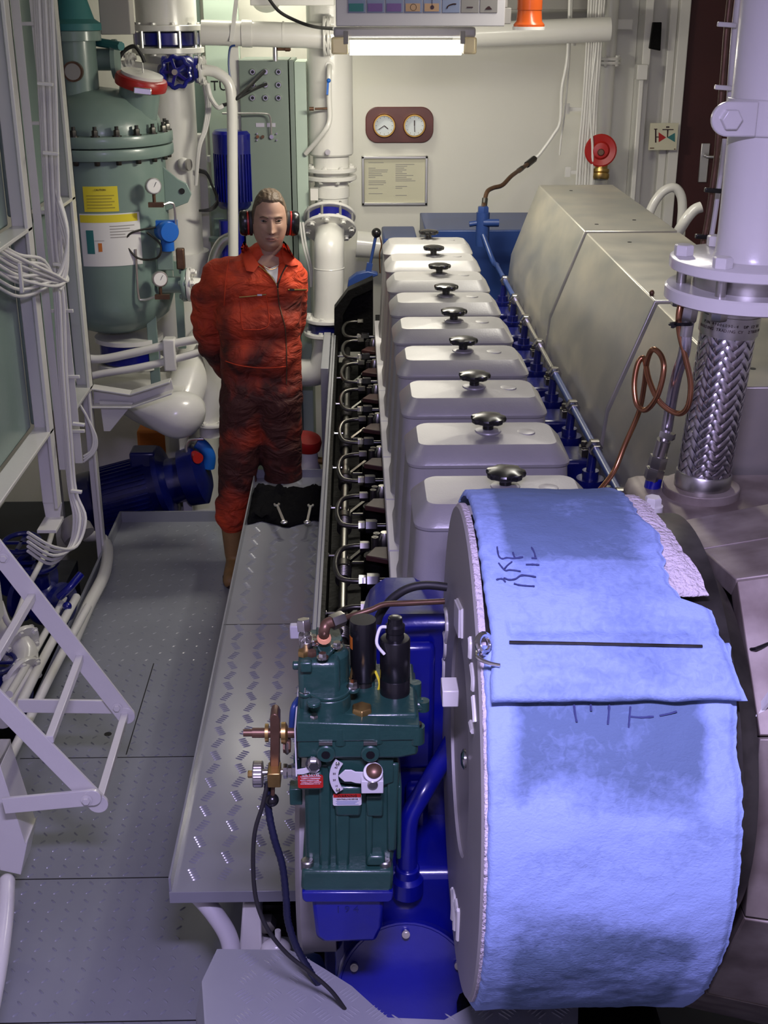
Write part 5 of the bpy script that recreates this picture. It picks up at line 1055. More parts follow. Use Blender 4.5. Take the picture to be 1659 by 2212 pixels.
kk = 1 / 470.
def CL(mb, a, b, ra, rb): capsule(mb, M(*a), M(*b), ra * kk, rb * kk)
CL(cv, (526, 860, 0), (519, 960, 0), 51, 47); CL(cv, (519, 960, 0), (514, 1020, 0), 47, 43); CL(cv, (514, 1020, 0), (505, 1108, .03), 42, 38); CL(cv, (502, 1098, .02), (502, 1118, .03), 40, 38)
CL(cv, (602, 860, 0), (606, 960, .02), 51, 47); CL(cv, (606, 960, .02), (612, 1030, .03), 46, 42); CL(cv, (562, 880, 0), (563, 915, 0), 34, 26); CL(cv, (614, 1030, .03), (612, 1125, .06), 40, 36)
def wrk(v):
    q = V((v.x * 8, v.y * 6, v.z * 14)); a = noise.noise(q + V((0, 0, 3))) * .007 + noise.noise(V((v.x * 22, v.y * 15, v.z * 34))) * .004
    if v.z < .42: a += .0025 * math.sin(v.z * 70 + 3 * noise.noise(V((v.x * 6, v.y * 6, 0))))
    if v.z < .95 and abs(v.z - .62) < .2: a += .0015 * math.sin(v.z * 60 + v.x * 20)
    if v.x < -.70 and v.z > 1.0: a += .004 * math.sin(v.z * 80 + v.x * 40)
    return a
cov, cvv, cvf = blob(cv, 'coverall', 'coverall', man, .0085, 6, wrk)
bv = BVHTree.FromPolygons(cvv, cvf)
def hit(px, py, off=0.003):
    d = ray(px, py).normalized(); h = bv.ray_cast(EYE, d)
    if h[0] is None: return M(px, py, -.1)
    return h[0] - d * off
def strip(pts, w, name, m, par, k=6, off=.002, th=.003):
    P = [hit(p[0], p[1], off) for p in [(q.x, q.y) for q in crom([V((x, y, 0)) for x, y in pts], k)]]
    return MB().tube(P, w, 8, smooth=False).build(name, m, par)
def patch(poly, name, m, par, off=.004, th=.006, step=4.5):          # cloth piece following the chest, thickness th
    from mathutils.geometry import tessellate_polygon
    xs = [p[0] for p in poly]; ys = [p[1] for p in poly]
    n = len(poly)
    def ins(x, y):
        c = False
        for i in range(n):
            a, b = poly[i], poly[i - 1]
            if (a[1] > y) != (b[1] > y) and x < (b[0] - a[0]) * (y - a[1]) / (b[1] - a[1]) + a[0]: c = not c
        return c
    # rim points plus fan through a dense outline towards the centroid
    out = []
    for i in range(n):
        a, b = poly[i], poly[(i + 1) % n]; m_ = max(1, int(math.hypot(b[0] - a[0], b[1] - a[1]) / step))
        for j in range(m_): out.append((a[0] + (b[0] - a[0]) * j / m_, a[1] + (b[1] - a[1]) * j / m_))
    cx = sum(p[0] for p in out) / len(out); cy = sum(p[1] for p in out) / len(out); N = len(out); R_ = 5
    top = []; bot = []
    for r in range(R_):
        f_ = 1 - r / R_
        for (x, y) in out:
            X, Y_ = cx + (x - cx) * f_, cy + (y - cy) * f_; top.append(hit(X, Y_, off + (th if r else th * .5))); bot.append(hit(X, Y_, off - .004))
    mb = MB(); fs_ = []; T0 = len(top)
    for r in range(R_ - 1):
        for i in range(N): a = r * N + i; b = r * N + (i + 1) % N; fs_ += [(a, b, b + N, a + N), (a + T0, a + N + T0, b + N + T0, b + T0)]
    fs_ += [tuple((R_ - 1) * N + i for i in range(N)), tuple(T0 + (R_ - 1) * N + i for i in reversed(range(N)))]
    for i in range(N): fs_.append((i, i + T0, (i + 1) % N + T0, (i + 1) % N))
    mb.add(top + bot, fs_); return mb.build(name, m, par, ang=50)
# opening with shirt, collar, zips, pockets
patch([(556, 566), (566, 552), (586, 550), (602, 556), (603, 570), (600, 578), (572, 577)], 'throat', 'skin', man, .004, .004)
patch([(568, 574), (582, 580), (602, 572), (602, 590), (597, 615), (590, 600), (578, 588)], 't_shirt', 'paper', man, .006, .004)
patch([(527, 520), (536, 533), (552, 558), (560, 572), (548, 588), (532, 585), (524, 560), (520, 535)], 'collar', 'coverplain', cov, .010, .010)
patch([(612, 520), (622, 530), (634, 553), (645, 572), (630, 575), (616, 571), (610, 555), (608, 535)], 'collar', 'coverplain', cov, .010, .010)
patch([(601, 574), (610, 566), (622, 578), (612, 592), (600, 618), (598, 612)], 'collar_facing', 'coverplain', cov, .006, .005)
strip([(620, 572), (610, 590), (601, 612), (600, 622)], .0045, 'zip', 'stain', cov, off=.008)
strip([(556, 572), (570, 583), (585, 597), (596, 612), (600, 624)], .003, 'zip', 'brass', cov, off=.007)
strip([(600, 620), (602, 650), (609, 680), (616, 710), (619, 760), (619, 830)], .0028, 'zip', 'brownmetal', cov)
z_ = strip([(517, 642), (540, 640), (575, 636)], .0032, 'pocket_zip', 'brass', cov); hq_ = hit(560, 637, .006); MB().bar(hq_ - V((.008, 0, 0)), hq_ + V((.012, 0, 0)), .006, .008).build('zip_pull', 'chrome', z_)
z_ = strip([(622, 626), (645, 626), (662, 626)], .0038, 'pocket_zip', 'brass', cov); hq_ = hit(628, 626, .007); MB().bar(hq_ - V((.004, 0, 0)), hq_ + V((.016, 0, 0)), .006, .008).build('zip_pull', 'darksteel', z_)
for pts in ([(520, 648), (522, 700), (526, 712)], [(576, 642), (578, 705), (526, 712)]): strip(pts, .0016, 'seam', 'coverplain', cov)
strip([(487, 780), (520, 790), (570, 795), (618, 792)], .0022, 'waist_seam', 'coverplain', cov)
strip([(495, 560), (488, 600), (484, 660)], .0022, 'sleeve_seam', 'coverplain', cov)
# body: head and neck, trunk, arms with hands, legs
hc_ = M(582, 478, -.02); hc_ = V((hc_.x, PY_ - .02, hc_.z)); yaw = math.radians(9); RZ = Matrix.Rotation(yaw, 3, 'Z') @ Matrix.Rotation(math.radians(2), 3, 'Y') @ Matrix.Rotation(math.radians(4), 3, 'X')
g = lambda x, s: math.exp(-(x / s) ** 2)
HW, HD, HH = .0755, .098, .131
def head_pt(th, ph, infl=1., hair=False):
    # th polar from top, ph azimuth, front is -y
    x = math.sin(th) * math.cos(ph); y = math.sin(th) * math.sin(ph); z = math.cos(th)
    X, Y_, Z_ = x * HW, y * HD, z * HH
    if Z_ < 0:
        t = -Z_ / HH; q = (1 - t * t) ** -.5 if t < .97 else 4.1; X *= (1 - .17 * t ** 1.8 + .02 * math.sin(PI * t)) * min(1.25, 1 + .07 * (q - 1))
        if Y_ > 0: Y_ *= 1 - .55 * t ** 1.1
        else: Y_ *= 1 - .10 * t ** 2.0
    else: q = (1 - (Z_ / HH) ** 2) ** -.5 if abs(Z_ / HH) < .97 else 4.1; X *= min(1.28, 1 + .13 * (q - 1)); Y_ *= min(1.2, 1 + .06 * (q - 1))
    if Y_ < 0 and not hair:
        fr = max(0, min(1, (-Y_ / HD - .25) / .4)); fr = fr * fr * (3 - 2 * fr)
        Y_ += .010 * fr * g(Z_, .07) * (abs(X) < .2)                 # flatten the face a little
        ax = abs(X)
        nb = 0
        if -.045 < Z_ < .03: nb = max(0, min(1, (.03 - Z_) / .055)) ** .8 * (1 if Z_ > -.026 else max(0, 1 - (-.026 - Z_) / .010))
        d = -.026 * nb * g(X, .0095 + .004 * nb) - .007 * g(X, .017) * g(Z_ + .027, .008)
        d += .0125 * g(ax - .031, .014) * g(Z_ - .018, .0105)
        d += -.0055 * g(ax - .030, .020) * g(Z_ - .038, .008) - .003 * g(X, .012) * g(Z_ - .034, .01)
        d += -.0050 * g(ax - .043, .016) * g(Z_ + .010, .016)
        d += -.0050 * g(X, .022) * (g(Z_ + .051, .0045) + g(Z_ + .062, .0050)) + .0030 * g(X, .024) * g(Z_ + .0565, .0024) + .003 * g(X, .02) * g(Z_ + .073, .006)
        d += -.0080 * g(X, .020) * g(Z_ + .092, .014) + .002 * g(ax - .03, .008) * g(Z_ + .045, .018)
        Y_ += d * fr
    return V((X * infl, Y_ * infl, Z_ * infl))
def headmesh(mb, infl=1., hair=None, NT=120, NP=150):
    rs = []
    for i in range(NT + 1):
        th = .03 + (PI - .06) * i / NT; ring = []
        for j in range(NP):
            ph = 2 * PI * j / NP; p = head_pt(th, ph, 1., hair is not None)
            if hair: p = hair(p)
            ring.append(hc_ + RZ @ p)
        rs.append(ring)
    mb.rings(rs)
bd_ = MB()
C(bd_, (582, 548, .02), (586, 505, .01), 24, 27); C(bd_, (560, 556, .02), (600, 556, .02), 20, 18); C(bd_, (520, 610, .01), (598, 610, .01), 42, 38, .8); C(bd_, (535, 700, 0), (590, 700, 0), 38, 36, .8); C(bd_, (538, 800, 0), (590, 800, 0), 40, 40, .85); C(bd_, (545, 640, 0), (555, 830, 0), 38, 40, .8)
C(bd_, (478, 600, .02), (452, 705, .08), 24, 21); C(bd_, (452, 705, .08), (500, 802, .21), 20, 14); C(bd_, (632, 604, .03), (630, 700, .09), 22, 20); C(bd_, (630, 700, .09), (560, 802, .22), 19, 13)
C(bd_, (498, 598, .02), (620, 596, .02), 26, 24)
CL(bd_, (530, 860, 0), (512, 1020, 0), 38, 28); CL(bd_, (512, 1020, 0), (505, 1170, .03), 26, 20); CL(bd_, (598, 860, 0), (613, 1020, .03), 38, 28); CL(bd_, (613, 1020, .03), (610, 1170, .06), 26, 20)
def hand(w_, d_, nrm, sd):
    w_ = V(w_); d_ = V(d_).normalized(); nrm = V(nrm).normalized(); s = d_.cross(nrm).normalized() * sd
    capsule(bd_, w_, w_ + d_ * .03, .022, .026); 
    for k in range(4):
        b = w_ + d_ * .035 + s * (-.028 + .0185 * k); capsule(bd_, b - d_ * .02, b + d_ * .03, .0125, .0105)
        ln = (.030, .036, .034, .026)[k]; q = b + d_ * .035; q2 = q + (d_ * .8 + nrm * .6).normalized() * ln; q3 = q2 + (d_ * .2 + nrm).normalized() * ln * .7
        capsule(bd_, q - d_ * .01, q2, .0098, .009, 12); capsule(bd_, q2, q3, .0088, .0078, 12)
    t0 = w_ + d_ * .012 - s * .03; t1 = t0 - s * .02 + d_ * .03 + nrm * .01; t2 = t1 + d_ * .028 + nrm * .008; capsule(bd_, w_, t0, .018, .014, 12); capsule(bd_, t0, t1, .0125, .011, 12); capsule(bd_, t1, t2, .0105, .009, 12)
hand(M(508, 806, .225), (1, .05, -.25), (0, 1, 0), 1); hand(M(556, 806, .285), (-1, .05, -.25), (0, -1, .1), 1)
body, _b, _f = blob(bd_, 'body', ['skin'], man, .0055, 3, None, lambda nb_: headmesh(nb_))
def onface(x, z, infl=1.):                       # surface point of the face at local x, z
    best = None
    for i in range(60):
        ph = -PI / 2 + math.asin(max(-1, min(1, x / HW * 1.02))) if False else None
    th = math.acos(max(-1, min(1, z / HH))); s_ = math.sin(th)
    tz = max(0, -z) / HH; qz = (1 - (z / HH) ** 2) ** -.5; xx = x / (min(1.28, 1 + .13 * (qz - 1)) if z > 0 else (1 - .17 * tz ** 1.8 + .02 * math.sin(PI * tz)) * min(1.25, 1 + .07 * (qz - 1))); c_ = max(-1, min(1, xx / HW / s_)); ph = -math.acos(c_)
    return hc_ + RZ @ head_pt(th, ph)
fwd = RZ @ V((0, -1, 0))
for sx in (-1, 1):
    e = onface(sx * .031, .0175) - fwd * .0058
    ey = MB().sphere(e, .0118, 20, 14).build('eye', 'eyewhite', body)
    gz = (fwd + V((.02, 0, .05))).normalized(); MB().lathe(e + gz * .0103, gz, [(.0062, -.0005), (.0055, .0014), (.001, .002)], 16).build('iris', 'iris', ey)
    def arc(z0, bow, off, x0=.019, x1=.044): return [onface(sx * (x0 + (x1 - x0) * i / 6), z0 + bow * math.sin(PI * i / 6)) + fwd * off for i in range(7)]
    MB().tube(arc(.0205, .0050, .0042), .0024, 8, 3).build('upper_eyelid', 'skin', body); MB().tube(arc(.0130, -.0025, .0035), .0020, 8, 3).build('lower_eyelid', 'skin', body)
    MB().tube(arc(.0192, .0050, .0062), .0010, 6, 3).build('lashes', 'brow', body)
    P = [onface(sx * x, z) + fwd * .0005 for x, z in ((.014, .034), (.024, .037), (.036, .037), (.047, .031))]
    MB().tube(P, .003, 8, 5, rf=lambda t: .0028 * (1 - .6 * t) + .0006).build('eyebrow', 'brow', body)
    n_ = onface(sx * .007, -.033) + V((0, 0, 0)); MB().sphere(n_, (.0032, .003, .0022), 10, 8).build('nostril', 'brow', body)
MB().tube([onface(x, z) + fwd * .0004 for x, z in ((-.024, -.057), (-.012, -.0555), (0, -.0565), (.012, -.0555), (.024, -.057))], .0013, 8, 4).build('mouth_line', 'brow', body)
MB().tube([onface(x, z) + fwd * .0002 for x, z in ((-.023, -.057), (-.008, -.0525), (0, -.0535), (.008, -.0525), (.023, -.057))], .0024, 8, 4).build('upper_lip', 'lips', body)
MB().tube([onface(x, z) + fwd * .0002 for x, z in ((-.021, -.058), (-.008, -.0622), (0, -.0628), (.008, -.0622), (.021, -.058))], .0028, 8, 4).build('lower_lip', 'lips', body)
def hairf(p):
    hl = .090 - .9 * max(0, abs(p.x) - .035) - (0 if p.y < 0 else 1.2 * min(p.y + .03, .12)) - .25 * max(0, (p.y + .05))
    m_ = sm(hl - .006, hl + .010, p.z) if p.y > -.2 else 0
    if p.y > .0: m_ = max(m_, sm(-.09, -.05, p.z))
    if p.y > -.045 and p.z > -.01 and abs(p.x) > .05: m_ = max(m_, sm(-.045, -.03, p.y))
    n_ = 1 + .006 * math.sin(p.x * 330 + 2 * math.sin(p.y * 40))
    return p * ((.86 + (1.035 - .86) * m_) * (n_ if m_ > .5 else 1)) + V((0, 0, .004 * m_))
hm = MB(); headmesh(hm, 1., hairf, 110, 160); hr = hm.build('hair', 'hair', man, ang=85)
MB().sphere(hc_ + RZ @ V((0, .105, .015)), (.03, .03, .035), 16, 12).build('hair_bun', 'hair', hr)
# ear defenders
ed = []
for sx in (-1, 1):
    ax = RZ @ V((sx, 0 if sx > 0 else .05, -.05)); c = hc_ + RZ @ V((sx * .074, .012, -.010))
    mb = MB(); rs = []; _d, _s, _t = frame(ax.normalized())
    for h, f_ in ((.022, 1.), (.030, 1.02), (.045, .98), (.053, .85), (.056, .5), (.0565, .02)): rs.append([c + _d * h + _s * math.cos(2 * PI * j / 32) * .038 * f_ + _t * math.sin(2 * PI * j / 32) * .054 * f_ for j in range(32)])
    mb.rings(rs); cup = mb.build('ear_cup', 'black', man)
    def ringel(h0, h1, f_, nm, m): q = MB(); q.rings([[c + _d * h + _s * math.cos(2 * PI * j / 32) * .038 * ff + _t * math.sin(2 * PI * j / 32) * .054 * ff for j in range(32)] for h, ff in ((h0, f_ * .93), (h0 + .002, f_), (h1 - .002, f_), (h1, f_ * .93))]); q.build(nm, m, cup)
    ringel(-.002, .012, 1.0, 'cushion', 'rubber'); ringel(.012, .022, .96, 'red_ring', 'red')
    ed.append(c + _d * .04)
MB().tube([ed[0], ed[0] + RZ @ V((0, .05, -.005)), hc_ + RZ @ V((-.06, .115, -.02)), hc_ + RZ @ V((0, .135, -.02)), hc_ + RZ @ V((.06, .115, -.02)), ed[1] + RZ @ V((0, .05, -.005)), ed[1]], .005, 8).build('neck_band', 'darksteel', man)
strip([(567, 573), (574, 579), (583, 582), (593, 580), (601, 575)], .0016, 'necklace', 'gold', man, off=.014)
# boots
for (fx, cy, dz_) in ((502, 1125, .03), (611, 1128, .06)):
    t0 = M(fx, cy, dz_); a0 = V((t0.x + (.006 if fx < 550 else -.0), t0.y + .01, .075)); mb = MB()
    capsule(mb, V((a0.x, a0.y, .10)), V((t0.x, t0.y, .32)), .052, .060); capsule(mb, V((a0.x, a0.y + .02, .06)), V((a0.x - .005, a0.y - .12, .045)), .048, .045); capsule(mb, V((a0.x - .005, a0.y - .10, .040)), V((a0.x - .01, a0.y - .17, .038)), .046, .038)
    bt, _, _ = blob(mb, 'boot', 'boot', man, .008, 4)
    for v in bt.data.vertices:
        w_ = v.co.z + WL[bt.name].z
        if w_ < .012: v.co.z += .012 - w_
    ol_ = []
    for i in range(28): a = 2 * PI * i / 28; sy = math.sin(a); ol_.append(V((a0.x - .004 + (.048 + .006 * (sy < 0)) * math.cos(a), a0.y - .065 + .145 * sy, .0125)))
    MB().prism(ol_, (0, 0, .018)).build('sole', 'stain', bt, bevel=.003)
# ================================================================ turbocharger casing, right foreground
tb = T('turbocharger_casing', 'brown-grey lagged sheet metal turbocharger casing at the right edge', 'turbocharger', (.95, 2.2, .2))
inn = [(2.78, 1.50), (2.40, 1.56), (2.19, 1.59), (1.97, 1.63), (1.76, 1.44), (1.72, 1.10), (1.86, .80), (2.1, .55), (2.5, .3)]
cY, cZz = 2.25, 1.15
def outp(p, e, x): return V((x, cY + (p[0] - cY) * e, cZz + (p[1] - cZz) * e))
def gapped(a, b, g): d = (b - a).normalized(); return a + d * g, b - d * g
mm = MB()
for i in range(len(inn) - 1):
    a0, b0_ = V((.662, *inn[i])), V((.662, *inn[i + 1])); a1_, b1_ = outp(inn[i], 1.10, .90), outp(inn[i + 1], 1.10, .90)
    a2, b2 = outp(inn[i], 1.10, 1.5), outp(inn[i + 1], 1.10, 1.5); ai, bi = outp(inn[i], .93, .662), outp(inn[i + 1], .93, .662)
    if i in (0,): continue
    pl_ = MB(); g = .004
    rows = [gapped(ai, bi, g), gapped(a0, b0_, g), gapped(a1_, b1_, g), gapped(a2, b2, g)]
    nn = (b0_ - a0).cross(a1_ - a0).normalized(); ctr = V((.9, cY, cZz))
    if nn.dot(a0 - ctr) < 0: nn = -nn
    th = -nn * .01
    vs = []
    for (p, q_) in rows: vs += [p, q_, q_ + th, p + th]
    fs_ = [(0, 1, 2, 3), (12, 15, 14, 13)]
    for r in range(3):
        o = r * 4
        for j in range(4): fs_.append((o + j, o + 4 + j, o + 4 + (j + 1) % 4, o + (j + 1) % 4))
    pl_.add(vs, fs_); pl_.build('lagging_plate', 'lagging', tb, bevel=.0025)
mm.prism([outp(p, .96, .69) for p in inn] + [V((.69, 2.9, .3)), V((.69, 2.9, 1.4))], (.9, 0, 0)); mm.build('inner_casing', 'flatblack', tb)
MB().lathe((.58, 1.98, 1.293), (1, 0, 0), [(.33, 0), (.398, .002), (.398, .010), (.35, .012), (.32, .06)], 64, (False, False)).build('intake_rim', 'darksteel', tb)
ib = MB().box(.62, 1.05, 2.42, 2.74, 1.40, 1.545); ib.build('inlet_box', 'lagging', tb, bevel=.03)
MB().cyl((.769, 2.6, 1.54), (.769, 2.6, 1.565), .085, n=36).build('inlet_flange', 'lagging', tb, bevel=.002)
MB().hex(A(1410, 1092, 2.45), (0, 0, 1), .018, .02).lathe(A(1410, 1092, 2.45), (0, 0, 1), [(.022, -.02), (.022, 0)], 20).build('inlet_bolt', 'white', tb)
MB().box(.90, 1.5, 2.45, 2.8, 1.44, 1.50).build('rear_lagging', 'lagging', tb, bevel=.006)
for (x, y, r) in ((1600, 1340, .012), (1650, 1335, .014), (1612, 1352, .005), (1640, 1395, .008)):
    c = AX(x, y, .72); MB().sphere(c + V((-.004, 0, 0)), (.003, r * .6, r), 12, 8).build('oil_drip', 'stain', tb)
tag(MB().tube([AX(1592, 1402, .66), AX(1625, 1403, .67), AX(1640, 1399, .68), AX(1662, 1390, .70)], .0035, 8).tube([AX(1600, 1428, .66), AX(1620, 1420, .67), AX(1650, 1414, .69)], .0035, 8).build('lashing_wire', 'black'), 'black twisted wire ends poking out between the blue filter mat and the turbocharger casing', 'wire')
tag(MB().prism([AX(1632, 1548, .66), AX(1640, 1520, .67), AX(1662, 1490, .68), AX(1670, 1505, .68), AX(1645, 1535, .67)], (.006, 0, 0)).build('paper_scrap', 'paper'), 'small white pointed scrap at the right edge against the casing', 'scrap')
# ================================================================ air intake silencer with its filter mat
DY, DZ, DR, DX0, DX1 = 1.98, 1.293, .445, .185, .575
dm = T('intake_silencer', 'big round air intake silencer drum wrapped in a light blue filter mat', 'intake silencer', (.38, DY, DZ - DR))
MB().lathe((DX0, DY, DZ), (1, 0, 0), [(.205, -.002), (.44, -.004), (DR, 0), (DR, .006), (DR - .004, .01)], 96, (False, False)).lathe((DX0, DY, DZ), (1, 0, 0), [(.002, .035), (.10, .03), (.205, .004), (.205, -.002)], 72, (False, False)).build('end_disc', 'discgrey', dm)
MB().lathe((DX0 + .008, DY, DZ), (1, 0, 0), [(.22, .032), (.22, 0), (DR - .02, 0), (DR - .02, DX1 - DX0)], 72).build('drum', 'darksteel', dm)
MB().lathe((DX0 - .001, DY, DZ), (1, 0, 0), [(DR - .002, 0), (DR + .002, .002), (DR + .002, .012), (DR - .002, .013)], 96, (False, False)).build('disc_rim', 'feltinner', dm)
def dpt(px, py): return AX(px, py, DX0 - .004)
def dstrip(pts, w): return MB().tube([dpt(*p) for p in pts], w, 6, 3).build('raised_mark', 'white', dm)
for pts in ([(963, 1316), (966, 1330), (967, 1360), (964, 1385)], [(959, 1362), (963, 1380), (963, 1410), (961, 1420)], [(957, 1412), (960, 1430), (960, 1450), (959, 1475)],
            [(1017, 1378), (1018, 1395), (1017, 1420)], [(1020, 1436), (1024, 1465), (1023, 1490)], [(1024, 1505), (1027, 1540), (1028, 1560)], [(1018, 1560), (1022, 1580)],
            [(978, 1920), (980, 1945), (978, 1985)], [(980, 1925), (984, 1950), (983, 2008)], [(986, 1945), (990, 1970), (992, 1968), (990, 2030)], [(985, 1950), (988, 1965)]): dstrip(pts, .005)
tgp = [dpt(988, 1295), dpt(998, 1318), dpt(997, 1378), dpt(987, 1350)]; MB().prism(tgp, (-.006, 0, 0)).build('name_tag', 'lilac', dm); MB().tube([dpt(988, 1295), dpt(999, 1318), dpt(998, 1378)], .003, 6, smooth=False).build('tag_edge', 'white', dm)
hq = dpt(990, 1500); MB().box(hq.x - .03, hq.x + .0, hq.y - .012, hq.y + .04, hq.z - .02, hq.z + .014).build('square_stud', 'white', dm, bevel=.002)
MB().lathe(dpt(1006, 1640), (-1, 0, 0), [(.018, 0), (.018, .004), (.01, .008)], 20).build('screw', 'chrome', dm)
def chit(px, py, R):
    d = ray(px, py); oy, oz = EYE.y - DY, EYE.z - DZ; a = d.y ** 2 + d.z ** 2; b = 2 * (oy * d.y + oz * d.z); c = oy * oy + oz * oz - R * R
    D = max(b * b - 4 * a * c, 0); t = (-b - math.sqrt(D)) / (2 * a); p = EYE + d * t; return p.x, math.degrees(math.atan2(p.z - DZ, p.y - DY)) % 360
def edgefn(pix, R, t0, t1):
    h = sorted([chit(x, y, R)[::-1] for x, y in pix])
    def fnx(t):
        if t <= h[0][0]: return h[0][1]
        for (ta, xa), (tb_, xb) in zip(h, h[1:]):
            if t <= tb_: return xa + (xb - xa) * (t - ta) / max(tb_ - ta, 1e-6)
        return h[-1][1]
    return fnx
def felt(name, t0, t1, xl, xr, R, th, dirt, lift=lambda t, u: 0., m='felt', nt_=150, nx=70, amp=.006, seed=0., efr=.0035):
    top, bot, dv = [], [], []
    for i in range(nt_ + 1):
        t = t0 + (t1 - t0) * i / nt_; l = xl(t) if callable(xl) else xl; r = xr(t) if callable(xr) else xr
        l += efr * noise.noise(V((t * .4, seed, 1))); r += efr * 1.3 * noise.noise(V((t * .5, seed, 7)))
        for j in range(nx + 1):
            u = j / nx; x = l + (r - l) * u; e = min(u, 1 - u) * nx; ee = min(i, nt_ - i)
            tt = t + (.5 * noise.noise(V((x * 20, seed, 4))) if i in (0, nt_) else 0)
            a = math.radians(tt); n1 = noise.noise(V((x * 9, t * .09, seed))) * amp + noise.noise(V((x * 40, t * .35, seed + 3))) * amp * .35
            k = .35 if (e < 1 or ee < 1) else 1
            rr_ = R + th * k + max(n1, -th * .5) * k + lift(t, u)
            top.append(V((x, DY + rr_ * math.cos(a), DZ + rr_ * math.sin(a)))); rb = R + lift(t, u) * .9
            bot.append(V((x, DY + rb * math.cos(a), DZ + rb * math.sin(a)))); dv.append(dirt(t, x, u))
    N = (nt_ + 1) * (nx + 1); fs_ = []; w_ = nx + 1
    for i in range(nt_):
        for j in range(nx): a = i * w_ + j; fs_.append((a, a + w_, a + w_ + 1, a + 1)); fs_.append((a + N, a + 1 + N, a + w_ + 1 + N, a + w_ + N))
    for i in range(nt_):
        for j in (0, nx): a = i * w_ + j; fs_.append((a, a + w_, a + w_ + N, a + N))
    for j in range(nx):
        for i in (0, nt_): a = i * w_ + j; fs_.append((a, a + 1, a + 1 + N, a + N))
    mb = MB(); mb.add(top + bot, fs_); o = mb.build(name, m, dm, ang=70)
    at = o.data.attributes.new('dirt', 'FLOAT', 'POINT')
    at.data.foreach_set('value', dv + dv); return o
rU = edgefn([(1592, 1500), (1592, 1620), (1606, 1700), (1603, 1850), (1592, 1960), (1572, 2050), (1540, 2120)], .455, 0, 0)
def rUx(t): return rU(t) if t < 222 else rU(222) + (.56 - rU(222)) * 0 - .0005 * (t - 222)
def dirtU(t, x, u):
    m_ = sm(.215, .25, x + .012 * noise.noise(V((t * .1, 0, 2)))) * (1 - sm(.50, .53, x + .012 * noise.noise(V((t * .1, 5, 2)))))
    band = max(1 - sm(150, 163, t), sm(178, 196, t)) * .85 + .15
    return -.2 + .5 * m_ * band
felt('filter_mat', 128, 268, .190, rUx, .447, .012, dirtU, amp=.004)
rO = edgefn([(1385, 1108), (1425, 1140), (1440, 1215), (1450, 1255), (1480, 1288), (1540, 1310), (1562, 1370), (1600, 1480), (1618, 1518)], .475, 0, 0)
lO = edgefn([(1003, 1115), (1030, 1180), (1052, 1300), (1064, 1390), (1056, 1500)], .47, 0, 0)
def dirtO(t, x, u):
    m_ = sm(.225, .255, x) * (1 - sm(.42, .50, x)); band = 1 - sm(104, 112, t) * .75
    return -.2 + .48 * m_ * band + (.14 if t < 110 else 0)
tf = chit(1300, 1515, .475)[1]
felt('overlap_flap', 52, tf, lambda t: max(.196, min(.215, lO(t))), rO, .460, .012, dirtO, lift=lambda t, u: .012 * sm(tf - 14, tf, t) - .010 * math.exp(-((t - 125.5) / 1.6) ** 2) * (1 if .08 < u < .88 else 0), seed=9., amp=.0035)
rI = edgefn([(1412, 1098), (1470, 1180), (1510, 1232), (1530, 1290)], .46, 0, 0)
felt('inner_layer', 52, 117, .30, lambda t: rI(t) + .004, .449, .009, lambda t, x, u: 0, m='feltinner', seed=4., nt_=70, nx=30)
def onmat(px, py, R=.4735):
    x, t = chit(px, py, R); a = math.radians(t); return V((x, DY + R * math.cos(a), DZ + R * math.sin(a)))
wr = MB().tube([onmat(1100, 1387, .4765), onmat(1300, 1391, .4765), onmat(1517, 1396, .4765)], .0026, 8, 4).build('clamp_wire', 'darksteel', dm)
MB().tube([onmat(1036, 1400, .46), onmat(1030, 1415, .475), onmat(1038, 1425, .482), onmat(1060, 1433, .484), onmat(1080, 1437, .484)], .0032, 8, 4).torus(onmat(1046, 1390, .465), (.6, -.6, .4), .014, .005, 18, 8).build('spring_hook', 'chrome', dm)
def ink(pts, w, R=.4735):
    P = [onmat(x, y, R) for x, y in pts]; return P, w
inkm = MB(); random.seed(2)
def stroke(pts, w, R=.476):
    P = crom([onmat(x, y, R) for x, y in pts], 5)
    inkm.tube(P, w, 5, 1, smooth=False, rf=lambda t: w * (.55 + .5 * abs(noise.noise(V((t * 7, pts[0][0], pts[0][1]))))))
def S(ps, w=.0022, R=.4735): stroke(ps, w, R)
for ps in ([(1074, 1181), (1075, 1190), (1078, 1202), (1085, 1207), (1095, 1205), (1110, 1206), (1130, 1203)], [(1108, 1193), (1112, 1204), (1118, 1205)], [(1148, 1182), (1154, 1193), (1157, 1205)], [(1148, 1205), (1160, 1206)],
           [(1077, 1216), (1084, 1225), (1092, 1232), (1100, 1231), (1112, 1232), (1125, 1234)], [(1106, 1213), (1096, 1221), (1090, 1228)], [(1136, 1219), (1150, 1219), (1165, 1220)],
           [(1072, 1252), (1084, 1250), (1092, 1257)], [(1088, 1248), (1100, 1252), (1114, 1250), (1125, 1243), (1140, 1243), (1158, 1246)], [(1110, 1260), (1120, 1263), (1135, 1265), (1155, 1266)]): S(ps)
for ps in ([(1240, 1522), (1242, 1540), (1246, 1560)], [(1276, 1520), (1277, 1536)], [(1316, 1522), (1315, 1545), (1313, 1565)], [(1362, 1526), (1360, 1550), (1358, 1572)], [(1362, 1548), (1385, 1550), (1412, 1548)], [(1425, 1546), (1445, 1542), (1462, 1537)]): S(ps, .0026, .4605)
inkm.build_each('marker_stroke', 'feltink', dm)
